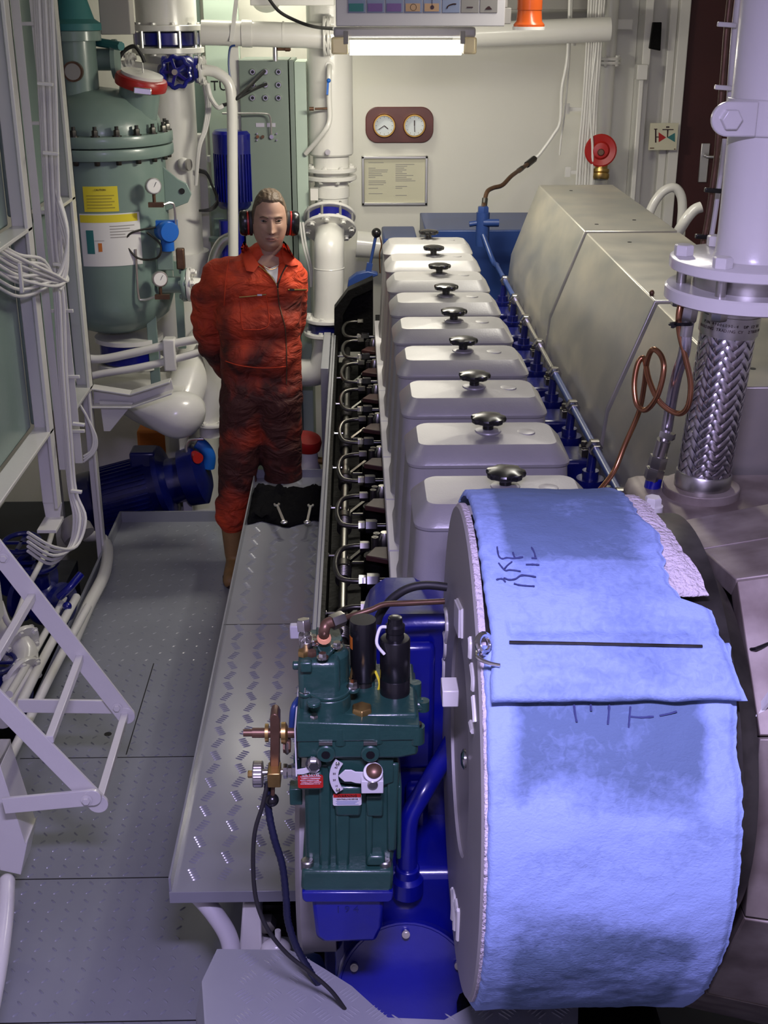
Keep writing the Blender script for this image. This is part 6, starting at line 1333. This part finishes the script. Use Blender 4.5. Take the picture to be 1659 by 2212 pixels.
# ================================================================ governor
gv = T('governor', 'dark green hydraulic governor with black solenoids, levers and warning labels', 'governor', A(755, 1935, 2.0))
G = 'govgreen'
def gp(pix, Y, d, name='housing', m=G, bev=.0035, par=None): return MB().pp(pix, Y, d).build(name, m, par or gv, bevel=bev)
gp([(652, 1882), (848, 1882), (850, 1890), (848, 1922), (840, 1930), (660, 1930), (650, 1922)], 1.925, .165, 'base_flange', bev=.006)
gp([(664, 1640), (860, 1640), (862, 1700), (858, 1800), (846, 1885), (660, 1885), (658, 1700)], 1.95, .14, 'body', bev=.008)
for pix in ([(688, 1650), (714, 1650), (714, 1885), (690, 1885)], [(724, 1740), (756, 1740), (754, 1890), (726, 1890)], [(790, 1740), (806, 1740), (804, 1885), (790, 1885)], [(836, 1650), (862, 1650), (856, 1840), (836, 1840)]): gp(pix, 1.942, .03, 'rib', bev=.005)
gp([(642, 1570), (905, 1575), (903, 1632), (862, 1640), (642, 1640)], 1.925, .19, 'upper_body', bev=.006)
gp([(640, 1560), (907, 1568), (907, 1600), (640, 1604)], 1.922, .195, 'joint_rim', bev=.003)
gp([(642, 1635), (850, 1640), (850, 1690), (820, 1700), (720, 1690), (700, 1640)], 1.938, .04, 'boss_plate', bev=.006)
gp([(720, 1700), (784, 1700), (780, 1765), (724, 1765)], 1.938, .04, 'label_boss', bev=.006)
gp([(790, 1720), (828, 1720), (828, 1765), (792, 1765)], 1.940, .04, 'boss_plate', bev=.004)
gp([(796, 1850), (830, 1850), (834, 1872), (790, 1872)], 1.935, .03, 'drain_boss', bev=.005)
# left tower
c = A(700, 1560, 2.0); ztop = A(700, 1408, 2.05).z; z570 = A(700, 1575, 1.95).z
xl = A(645, 1500, 1.97).x; xr = A(735, 1500, 1.97).x
MB().box(xl, xr, 1.965, 2.10, z570 - .02, A(690, 1428, 1.97).z).cyl((xr - .018, 2.02, z570), (xr - .018, 2.02, A(690, 1428, 1.97).z), .034, n=24).build('pump_tower', G, gv, bevel=.01)
MB().cyl(A(632, 1437, 2.0), A(650, 1437, 2.0), .0085, n=14).box(A(648, 1440, 1.96).x, A(674, 1440, 1.96).x, 1.955, 1.97, A(740, 1450, 1.96).z, A(740, 1428, 1.96).z).build_each('port_boss', G, gv, bevel=.003)
zc2 = A(690, 1428, 1.97).z
cap = MB(); cap.prism([V((x, y, zc2)) for x, y in ((xl + .035, 2.0), (xl + .05, 1.965), (xr + .005, 2.035), (xr, 2.075), (xl + .03, 2.085))], (0, 0, .01)); cp2 = cap.build('tower_cap', G, gv, bevel=.003)
for (x, y) in ((697, 1421), (728, 1397), (679, 1391), (676, 1383)): cc2 = AZ(x, y, zc2 + .01); MB().bolt(cc2, (0, 0, 1), .0075, .010).build('cap_bolt', 'chrome', cp2)
for (x, y, r, m) in ((656, 1415, .011, 'brass'), (674, 1416, .009, 'brownmetal')): MB().hex(AZ(x, y, zc2), (0, 0, 1), r, .010).build('plug', m, gv)
MB().cyl(AZ(662, 1405, zc2), AZ(662, 1405, zc2) + V((0, 0, .02)), .012, n=12).hex(AZ(660, 1390, zc2 + .01), (0, 0, 1), .014, .02).cyl(AZ(659, 1385, zc2 + .02), AZ(658, 1360, zc2 + .03), .009, n=12).hex(AZ(658, 1362, zc2 + .03), (-.1, .2, 1), .014, .022).build('oil_fitting', 'steel', gv, bevel=.001)
tag(MB().box(A(626, 1366, 2.6).x, A(655, 1366, 2.6).x, 2.6, 2.62, A(740, 1380, 2.6).z, A(740, 1352, 2.6).z).build('square_plate', 'lilac', bevel=.003), 'small square plate standing behind the governor on the step edge', 'plate')
MB().cyl(AZ(700, 1388, zc2 + .01), AZ(700, 1378, zc2 + .03), .013, n=14).build('copper_seat', 'copper', gv)
MB().tube([AZ(700, 1384, zc2 + .015), AZ(700, 1362, zc2 + .045), AZ(706, 1348, zc2 + .055), AZ(720, 1342, zc2 + .06)], .0105, 12).build('brass_elbow', 'brownmetal', gv)
MB().hex(AZ(716, 1345, zc2 + .058), (.8, .5, .1), .0145, .026).build('elbow_nut', 'steel', gv)
ot = T('oil_tube', 'brown steel tube curving from the governor elbow behind the black solenoid', 'tube', A(735, 1337, 2.1))
MB().tube(L([(726, 1341, 2.12), (760, 1330, 2.14), (800, 1318, 2.15), (830, 1306, 2.16), (880, 1303, 2.17), (960, 1299, 2.18)]), .0058, 10).build('tube', 'brownmetal', ot)
bhz = T('black_spiral_hose', 'black spiral wrapped hose arching from behind the solenoids to the silencer disc', 'hose', A(825, 1330, 2.2))
MB().tube(L([(815, 1345, 2.2), (822, 1325, 2.2), (845, 1295, 2.2), (880, 1272, 2.2), (920, 1264, 2.2), (965, 1268, 2.2)]), .0085, 12).build('hose', 'rubber', bhz)
# middle cover
mz = A(710, 1530, 1.945).z; zt2 = AZ(710, 1505, 0).z
mc = A(710, 1512, 1.965); MB().cyl((mc.x, 1.985, mz - .05), (mc.x, 1.985, mz + .012), .040, n=32).build('servo_cylinder', G, gv, bevel=.003)
cvx = MB(); pts = []
for i in range(32): a = 2 * PI * i / 32; pts.append(V((mc.x + .040 * math.cos(a), 1.985 + .040 * math.sin(a), mz + .012)))
cvx.prism(pts, (0, 0, .008))
for (dx, dy) in ((-.042, -.012), (.044, .0), (-.026, -.048)): cvx.cyl((mc.x + dx, 1.985 + dy, mz + .012), (mc.x + dx, 1.985 + dy, mz + .020), .013, n=20); 
cvx.build('round_cover', G, gv, bevel=.002)
for (dx, dy) in ((-.042, -.012), (.044, .0)): MB().bolt((mc.x + dx, 1.985 + dy, mz + .020), (0, 0, 1), .0085, .012).build('cover_bolt', 'chrome', gv)
MB().bolt((mc.x - .026, 1.937, mz - .02), (0, 0, 1), .008, .012).cyl((mc.x - .026, 1.937, mz - .055), (mc.x - .026, 1.937, mz - .02), .012, n=16).build('cover_bolt', 'chrome', gv)
hz = AZ(782, 1560, 0); hb_ = A(782, 1562, 1.95)
MB().cyl((hb_.x, 1.965, hb_.z - .05), (hb_.x, 1.965, hb_.z), .020, n=24).build('filler_boss', G, gv)
MB().hex((hb_.x, 1.965, hb_.z), (0, 0, 1), .020, .026).build('filler_plug', 'brass', gv, bevel=.001)
# top deck and motor seats
dz = A(820, 1572, 1.925).z
MB().box(A(742, 1575, 1.93).x, A(903, 1560, 1.93).x, 1.95, 2.14, dz - .03, dz + .012).box(A(752, 1500, 2.05).x, A(810, 1500, 2.05).x, 2.05, 2.14, dz, dz + .05).build('top_deck', G, gv, bevel=.005)
for (x, y) in ((735, 1586), (815, 1582), (901, 1585)):
    c = A(x, y, 1.93); MB().cyl((c.x, 1.935, c.z - .02), (c.x, 1.935, c.z + .014), .014, n=18).build('bolt_boss', G, gv); MB().cyl((c.x, 1.934, c.z + .0145), (c.x, 1.934, c.z + .02), .009, n=14).build('cap_screw', 'black', gv)
for (x, y) in ((704, 1624), (800, 1624)):
    c = A(x, y, 1.925); MB().lathe(c, (0, -1, 0), [(.017, -.01), (.017, .008), (.015, .01)], 20).build('sight_boss', G, gv); MB().lathe(c - V((0, .0102, 0)), (0, -1, 0), [(.008, 0), (.008, .001)], 14).build('sight_bore', 'black', gv)
    MB().box(c.x - .012, c.x + .012, 1.918, 1.93, c.z + .018, c.z + .024).build('shim', 'steel', gv)
s1 = A(785, 1470, 2.06); MB().cyl((s1.x, 2.06, A(785, 1530, 2.06).z), (s1.x, 2.06, A(785, 1478, 2.06).z), .021, n=24).build('solenoid_seat', G, gv)
MB().cyl((s1.x, 2.06, A(785, 1485, 2.06).z), (s1.x, 2.06, A(785, 1462, 2.06).z), .019, n=20).build('solenoid_base', 'darksteel', gv)
so = MB().lathe((s1.x, 2.06, A(785, 1464, 2.06).z), (0, 0, 1), [(.0235, 0), (.025, .003), (.025, .1), (.0245, .1)], 36); H_ = A(785, 1338, 2.06).z - A(785, 1464, 2.06).z
MB().lathe((s1.x, 2.06, A(785, 1464, 2.06).z), (0, 0, 1), [(.0235, 0), (.025, .003), (.025, H_ - .003), (.024, H_)], 40).build('solenoid', 'black', gv)
lb_ = MB(); rs = []
for i in range(7): a = -1.45 + i * .09; rs.append([V((s1.x + .0252 * math.sin(a), 2.06 - .0252 * math.cos(a), A(785, 1464, 2.06).z + h)) for h in (H_ - .055, H_ - .03)] + [V((s1.x + .0247 * math.sin(a), 2.06 - .0247 * math.cos(a), A(785, 1464, 2.06).z + h)) for h in (H_ - .03, H_ - .055)])
lb_.rings(rs); lb_.build('orange_label', 'orangesolid', gv)
MB().tube([(s1.x - .02, 2.05, A(785, 1464, 2.06).z + .01), (s1.x - .035, 2.04, A(785, 1464, 2.06).z + .0), (s1.x - .03, 2.04, A(785, 1464, 2.06).z - .02), (s1.x - .02, 2.05, A(785, 1464, 2.06).z + .03)], .0025, 6).build('lead_wire', 'brass', gv)
MB().tube([(s1.x + .022, 2.05, A(785, 1464, 2.06).z + .02), (s1.x + .03, 2.04, A(785, 1464, 2.06).z + .0), (s1.x + .026, 2.04, A(785, 1464, 2.06).z - .02)], .0025, 6).build('lead_wire', 'yellow', gv)
s2 = A(853, 1500, 2.03); zb2 = A(853, 1522, 2.03).z; Hh = A(853, 1378, 2.03).z - zb2
MB().cyl((s2.x, 2.03, zb2 - .035), (s2.x, 2.03, zb2), .027, n=28).cyl((s2.x + .022, 1.985, zb2 - .03), (s2.x + .022, 1.985, zb2 + .006), .011, n=16).cyl((s2.x + .04, 2.06, zb2 - .03), (s2.x + .04, 2.06, zb2 + .03), .011, n=16).build('motor_seat', G, gv)
mt_ = MB().lathe((s2.x, 2.03, zb2), (0, 0, 1), [(.022, 0), (.028, .004), (.028, Hh * .42), (.0275, Hh * .425), (.028, Hh * .43), (.028, Hh - .003), (.026, Hh), (.017, Hh + .001), (.016, Hh + .012), (.018, Hh + .014), (.018, Hh + .026), (.014, Hh + .03), (.013, Hh + .042), (.011, Hh + .043)], 40).build('speed_motor', 'black', gv)
MB().tube([(s2.x - .02, 2.005, zb2 + Hh - .02), (s2.x - .034, 2.01, zb2 + Hh), (s2.x - .028, 2.02, zb2 + Hh + .025), (s2.x - .016, 2.02, zb2 + Hh + .028)], .003, 8).build('white_wire', 'paper', mt_)
ex = A(915, 1535, 2.0); MB().cyl((ex.x - .03, 2.02, ex.z), (ex.x, 2.02, ex.z), .012, n=14).lathe((ex.x, 2.02, ex.z - .01), (0, 0, 1), [(.012, 0), (.012, .02)], 14).build('side_boss', G, gv)
# front details: scale, pointer, labels
ar = MB(); cxs, czs = A(785, 1674, 1.934).x, A(785, 1672, 1.934).z; Rs = .062
ar.rings([[V((cxs + q * math.cos(a), y, czs + q * math.sin(a))) for q, y in ((Rs, 1.926), (Rs - .016, 1.926), (Rs - .016, 1.929), (Rs, 1.929))] for a in [math.radians(180 - 36 + 72 * i / 12) for i in range(13)]])
sc_ = ar.build('load_scale', 'lilac', gv)
for i, s in enumerate(('40', '30', '20', '10')): a = math.radians(180 - 22 + i * 14.5); text(s, .0055, V((cxs + (Rs - .0085) * math.cos(a), 1.926, czs + (Rs - .0085) * math.sin(a))), (1, 0, 0), (0, 0, 1), 'stain', 'scale_number', sc_)
for a in (150, 210): a = math.radians(a); MB().sphere(V((cxs + (Rs - .008) * math.cos(a), 1.926, czs + (Rs - .006) * math.sin(a))), (.0045, .003, .0045), 12, 8).build('rivet', 'chrome', sc_)
po = MB().pp([(731, 1677), (745, 1664), (759, 1664), (768, 1668), (790, 1669), (790, 1694), (768, 1692), (758, 1689), (744, 1689)], 1.922, .003); pn = po.build('pointer', 'lilac', gv, bevel=.0008)
MB().box(A(780, 1660, 1.92).x, A(828, 1660, 1.92).x, 1.908, 1.932, A(740, 1707, 1.92).z, A(740, 1680, 1.92).z).cyl(A(806, 1668, 1.935), A(806, 1668, 1.912), .018, n=28).build('pointer_hub', 'lilac', pn, bevel=.0015)
MB().lathe(A(805, 1693, 1.908), (0, -1, 0), [(.0095, 0), (.0095, .004), (.007, .006)], 20).build('hub_screw', 'steel', pn); MB().lathe(A(808, 1664, 1.912), (0, -.6, .8), [(.0145, 0), (.012, .003), (.003, .005)], 24).build('hub_cap', 'brownmetal', pn)
wl = MB().prism(rrect(A(750, 1728, 1.936).x, A(750, 1728, 1.936).z, .053, .025, .004, 1.937), (0, -.001, 0)).build('warning_label', 'lilac', gv)
ctw = A(750, 1719, 1.9355); MB().box(ctw.x - .0255, ctw.x + .0255, 1.9352, 1.936, ctw.z - .0035, ctw.z + .004).build('warning_band', 'red', wl)
text('WARNING', .0075, V((ctw.x, 1.935, ctw.z)), (1, 0, 0), (0, 0, 1), 'stain', 'warning_text', wl); text('CONTROLLING DEVICE', .0037, V((ctw.x, 1.9358, ctw.z - .0075)), (1, 0, 0), (0, 0, 1), 'stain', 'warning_text', wl)
pl2 = MB(); [pl2.box(ctw.x - .021 + .002 * (i % 2), ctw.x + .021 - .003 * (i % 3), 1.9355, 1.936, ctw.z - .0125 - i * .0024, ctw.z - .0115 - i * .0024) for i in range(4)]; pl2.build('small_print', 'picblue', wl)
ol = MB().prism(rrect(A(671, 1684, 1.93).x, A(671, 1684, 1.93).z, .046, .028, .004, 1.9245), (0, -.001, 0)).build('oil_level_label', 'red', gv)
co = A(671, 1684, 1.92); text('OIL LEVEL', .0075, V((co.x, 1.9233, co.z + .0085)), (1, 0, 0), (0, 0, 1), 'paper', 'oil_text', ol)
pl2 = MB(); [pl2.box(co.x - .019 + .002 * (i % 2), co.x + .019 - .002 * (i % 3), 1.923, 1.9235, co.z + .003 - i * .0038, co.z + .0043 - i * .0038) for i in range(5)]; pl2.build('small_print', 'feltinner', ol)
MB().box(A(648, 1660, 1.93).x, A(695, 1660, 1.93).x, 1.9245, 1.945, A(740, 1702, 1.93).z, A(740, 1665, 1.93).z).build('gauge_boss', G, gv, bevel=.003)
MB().pp([(640, 1664), (660, 1660), (662, 1645), (672, 1636), (684, 1637), (690, 1648), (690, 1664), (682, 1671), (668, 1669), (655, 1673), (641, 1673)], 1.918, .003).build('tab_plate', 'lilac', gv, bevel=.0005); MB().bolt(A(677, 1649, 1.918), (0, -1, 0), .010, .012).build('tab_bolt', 'chrome', gv)
for (x, y) in ((664, 1868), (832, 1868)): c = A(x, y, 1.94); MB().lathe((c.x, 1.945, c.z - .012), (0, 0, 1), [(.0125, 0), (.0125, .018), (.010, .02)], 20).lathe((c.x, 1.945, c.z + .0082), (0, 0, 1), [(.006, 0), (.006, .001)], 6).build('base_screw', 'steel', gv)
MB().box(A(858, 1660, 1.95).x, A(868, 1660, 1.95).x, 1.95, 2.05, A(740, 1860, 1.95).z, A(740, 1700, 1.95).z).build('rear_rib', G, gv, bevel=.004)
MB().box(A(626, 1690, 2.0).x, A(652, 1660, 2.0).x, 1.98, 2.01, A(740, 1725, 2.0).z, A(740, 1690, 2.0).z).box(A(636, 1660, 2.0).x, A(652, 1660, 2.0).x, 1.98, 2.02, A(740, 1650, 2.0).z, A(740, 1625, 2.0).z).build_each('side_bracket', G, gv, bevel=.002)
MB().box(A(639, 1660, 1.96).x, A(642, 1660, 1.96).x, 1.95, 2.1, A(740, 1670, 1.96).z, A(740, 1568, 1.96).z).build('gasket', 'paper', gv)
# terminal shaft and levers
tl = T('terminal_lever', 'brass and steel terminal lever with splined shaft and knurled wheel, left of the governor', 'lever', A(595, 1730, 1.97))
MB().cyl(A(641, 1583, 1.99), A(545, 1583, 1.99), .0095, n=16).cyl(A(545, 1583, 1.99), A(526, 1583, 1.99), .007, n=14).build('shaft', 'brownmetal', tl)
MB().pp([(583, 1552), (586, 1545), (592, 1542), (600, 1545), (604, 1555), (603, 1660), (606, 1690), (582, 1690), (584, 1600)], 1.965, .035).build('arm', 'brownmetal', tl, bevel=.002)
MB().lathe(A(608, 1583, 1.99), (1, 0, 0), [(.02, 0), (.02, .008), (.012, .012)], 20).lathe(A(580, 1583, 1.99), (-1, 0, 0), [(.017, 0), (.017, .006)], 20).build_each('washer', 'brass', tl)
MB().hex(A(612, 1610, 1.99), (1, 0, 0), .014, .014).build('nut', 'brownmetal', tl); MB().torus(A(620, 1612, 1.99), (1, 0, 0), .012, .004, 16, 6).build('spring', 'steel', tl)
MB().cyl(A(545, 1670, 1.96), A(642, 1665, 1.97), .0055, n=12).build('adjuster_rod', 'steel', tl)
MB().box(A(578, 1660, 1.955).x, A(606, 1660, 1.955).x, 1.94, 1.98, A(740, 1690, 1.955).z, A(740, 1660, 1.955).z).build('brass_block', 'brass', tl, bevel=.002)
kw = MB(); kc = A(568, 1672, 1.96); rs = []
for h, f_ in ((0, .95), (.002, 1), (.016, 1), (.018, .95)): rs.append([kc + V((-h, math.cos(2 * PI * j / 60) * .024 * f_ * (1 + .025 * (j % 2)), math.sin(2 * PI * j / 60) * .024 * f_ * (1 + .025 * (j % 2)))) for j in range(60)])
kw.rings(rs); kw.build('knurled_wheel', 'steel', tl, ang=20)
MB().hex(kc - V((.018, 0, 0)), (-1, 0, 0), .007, .01).build('end_nut', 'brass', tl)
for (x, r) in ((612, .014), (622, .012), (632, .014)): MB().hex(A(x, 1666, 1.965), (1, 0, 0), r, .008).build('lock_nut', 'chrome', tl)
MB().cyl(A(590, 1690, 1.955), A(589, 1722, 1.955), .004, n=10).build('stem', 'brownmetal', tl); MB().sphere(A(588, 1728, 1.955), .0125, 20, 14).build('ball', 'black', tl)
MB().tube(L([(645, 1510, 2.05), (634, 1530, 2.03), (630, 1570, 2.03)]), .006, 10).build('blue_conduit', 'bluegrey', tl)
c1 = T('pull_cable', 'thin black cable hanging from the terminal lever past the step to the blue cover', 'cable', A(740, 2165, 1.9))
MB().tube(L([(578, 1690, 1.95), (567, 1740, 1.94), (550, 1800, 1.93), (547, 1880, 1.92), (555, 1950, 1.91), (580, 2010, 1.9), (620, 2060, 1.9), (670, 2100, 1.9), (715, 2140, 1.9), (745, 2180, 1.9)]), .0042, 10).build('cable', 'rubber', c1)
c2 = T('corrugated_conduit', 'dark blue corrugated conduit hanging from the ball of the terminal lever', 'conduit', A(690, 2120, 1.95))
P_ = crom(L([(578, 1690, 1.965), (580, 1750, 1.96), (592, 1810, 1.95), (610, 1870, 1.95), (618, 1940, 1.95), (622, 1990, 1.95), (640, 2045, 1.95), (668, 2095, 1.96), (690, 2130, 1.97)]), 14)
mb = MB(); mb.tube(P_, .007, 10, smooth=False, rf=lambda t: .0066 + .0009 * (int(t * 124) % 2)); mb.build('conduit', 'chain', c2)
# ================================================================ lower foreground
fw = T('flywheel_guard', 'large grey disc guard standing behind the green governor', 'guard', (-.12, 2.3, .5))
MB().lathe((-.135, 2.30, .86), (1, 0, 0), [(.002, 0), (.235, .0), (.25, .01), (.25, .08)], 64).build('disc', 'discgrey', fw)
tag(MB().tube(L([(430, 1935, 2.62), (462, 1972, 2.6), (492, 2020, 2.58), (502, 2070, 2.56), (503, 2140, 2.52), (500, 2230, 2.45)]), .024, 18).build('grey_pipe', 'lilac'), 'grey painted pipe curving down under the near end of the raised step', 'pipe')
ft = T('engine_foot', 'white engine foundation bracket below the near end of the raised step', 'bracket', A(560, 2110, 2.6))
MB().pp([(524, 1955), (562, 1955), (566, 2050), (600, 2070), (600, 2140), (516, 2140), (518, 2040)], 2.60, .12).build('web', 'white', ft, bevel=.006)
MB().pp([(560, 1955), (640, 1955), (640, 2025), (560, 2020)], 2.66, .05).build('recess', 'oily', ft)
MB().hex(A(578, 1988, 2.65), (0, -1, 0), .024, .03).build('foundation_bolt', 'steel', ft)
MB().cyl(A(600, 2010, 2.58), A(602, 2062, 2.58), .008, n=10).sphere(A(596, 2050, 2.58), (.04, .03, .03)).build('boss', 'white', ft)
tag(MB().lathe(A(640, 2120, 2.25), (-1, -.35, .1), [(.05, -.06), (.055, -.05), (.055, .02), (.048, .026), (.002, .027)], 32).build('blue_pipe_end', 'bluegrey'), 'blue capped pipe end beside the white foundation bracket', 'pipe')
# tread plate cover at the very bottom
cz = .74
pol = [AZ(473, 2050, cz), AZ(625, 2052, cz), AZ(650, 2062, cz), AZ(700, 2092, cz), AZ(760, 2130, cz), AZ(815, 2180, cz), AZ(838, 2198, cz), AZ(960, 2203, cz), AZ(1020, 2170, cz), AZ(1060, 2140, cz), AZ(1250, 2140, cz), V((.36, 1.55, cz)), V((-.25, 1.55, cz)), AZ(440, 2120, cz)]
tc = T('tread_cover', 'lilac painted tread plate cover cut to shape at the bottom edge of the picture', 'cover plate', (0, 1.8, cz - .01))
mb = MB().prism([p - V((0, 0, .006)) for p in pol], (0, 0, .006))
def inpoly(x, y):
    c = False; n = len(pol)
    for i in range(n):
        a, b = pol[i], pol[i - 1]
        if (a.y > y) != (b.y > y) and x < (b.x - a.x) * (y - a.y) / (b.y - a.y) + a.x: c = not c
    return c
checker(mb, -.26, .4, 1.6, 2.1, cz, .052, .052, 5, .028, .0085, .004, .0018, .75, inside=inpoly)
mb.build('plate', 'platepaint', tc)
MB().prism([pol[0] + V((-.004, 0, 0)), pol[13] + V((-.004, 0, 0)), V((-.254, 1.55, cz)), V((-.29, 1.55, cz - .08)), pol[13] + V((-.02, 0, -.08)), pol[0] + V((-.02, 0, -.08))], (.004, 0, 0)).build('side_flange', 'platepaint', tc)
tag(MB().box(.20, .62, 1.75, 2.3, .30, .62).build('frame_block', 'oily', bevel=.02), 'dark machinery block under the silencer drum', 'block')
# lamps of the room and light
def fixture(x, y, z, ln, col, W, lb, ax='x', em='lamp2', size=None):
    r = T('ceiling_lamp', lb, 'lamp', (x, y, z)); h = ln / 2
    bx = (x - h, x + h, y - .09, y + .09) if ax == 'x' else (x - .09, x + .09, y - h, y + h)
    MB().box(*bx, z, CEIL).build('housing', 'boxgrey', r, bevel=.01)
    MB().box(bx[0] + .02, bx[1] - .02, bx[2] + .02, bx[3] - .02, z - .02, z).build('diffuser', em, r)
    l = bpy.data.lights.new('lamp_light', 'AREA'); l.shape = 'RECTANGLE'; l.size = ln if ax == 'x' else .16; l.size_y = .16 if ax == 'x' else ln
    if size: l.size, l.size_y = size
    l.energy = W; l.color = col; o = bpy.data.objects.new('lamp_light', l); COL.objects.link(o); o.location = (x, y, z - .03)
MATS['lampw'] = mat('lampw', (1, 1, 1), .5, emit=(1., .95, .82), estr=5.)
fixture(.05, .5, 2.98, .5, (.63, .54, 1.), 98, 'ceiling lamp above and behind the camera', 'x')
fixture(.9, 4.7, 3.0, 1.2, (1., .95, .84), 15, 'added unseen ceiling lamp over the engine, lighting the right covers', 'y', 'lampw')  # unseen lamp added to light the right covers and rocker side
fixture(-.55, 7.0, 3.0, .9, (1., .95, .80), 12, 'ceiling lamp at the rear left', 'x', 'lampw')
fixture(-.9, 3.9, 3.0, 1.0, (.95, .94, 1.), .6, 'ceiling lamp over the walkway', 'y', 'lampw')
l = bpy.data.lights.new('tube_light', 'AREA'); l.shape = 'RECTANGLE'; l.size = .5; l.size_y = .06; l.energy = 16; l.color = (1, .94, .8)
o = bpy.data.objects.new('tube_light', l); COL.objects.link(o); o.location = (.2, 5.5, lz - .045)
l = bpy.data.lights.new('tube_light', 'AREA'); l.shape = 'RECTANGLE'; l.size = .5; l.size_y = .06; l.energy = 11; l.color = (1, .94, .8)
o = bpy.data.objects.new('tube_light', l); COL.objects.link(o); o.location = (.2, 5.56, lz - .01); o.rotation_euler = (math.radians(75), 0, 0)
w = bpy.data.worlds.new('world'); scene.world = w; w.use_nodes = True; w.node_tree.nodes['Background'].inputs[0].default_value = (.5, .52, .6, 1); w.node_tree.nodes['Background'].inputs[1].default_value = .05
scene.view_settings.view_transform = 'Standard'; scene.view_settings.look = 'None'; scene.view_settings.exposure = 0.; scene.view_settings.gamma = 1; scene.view_settings.use_curve_mapping = False
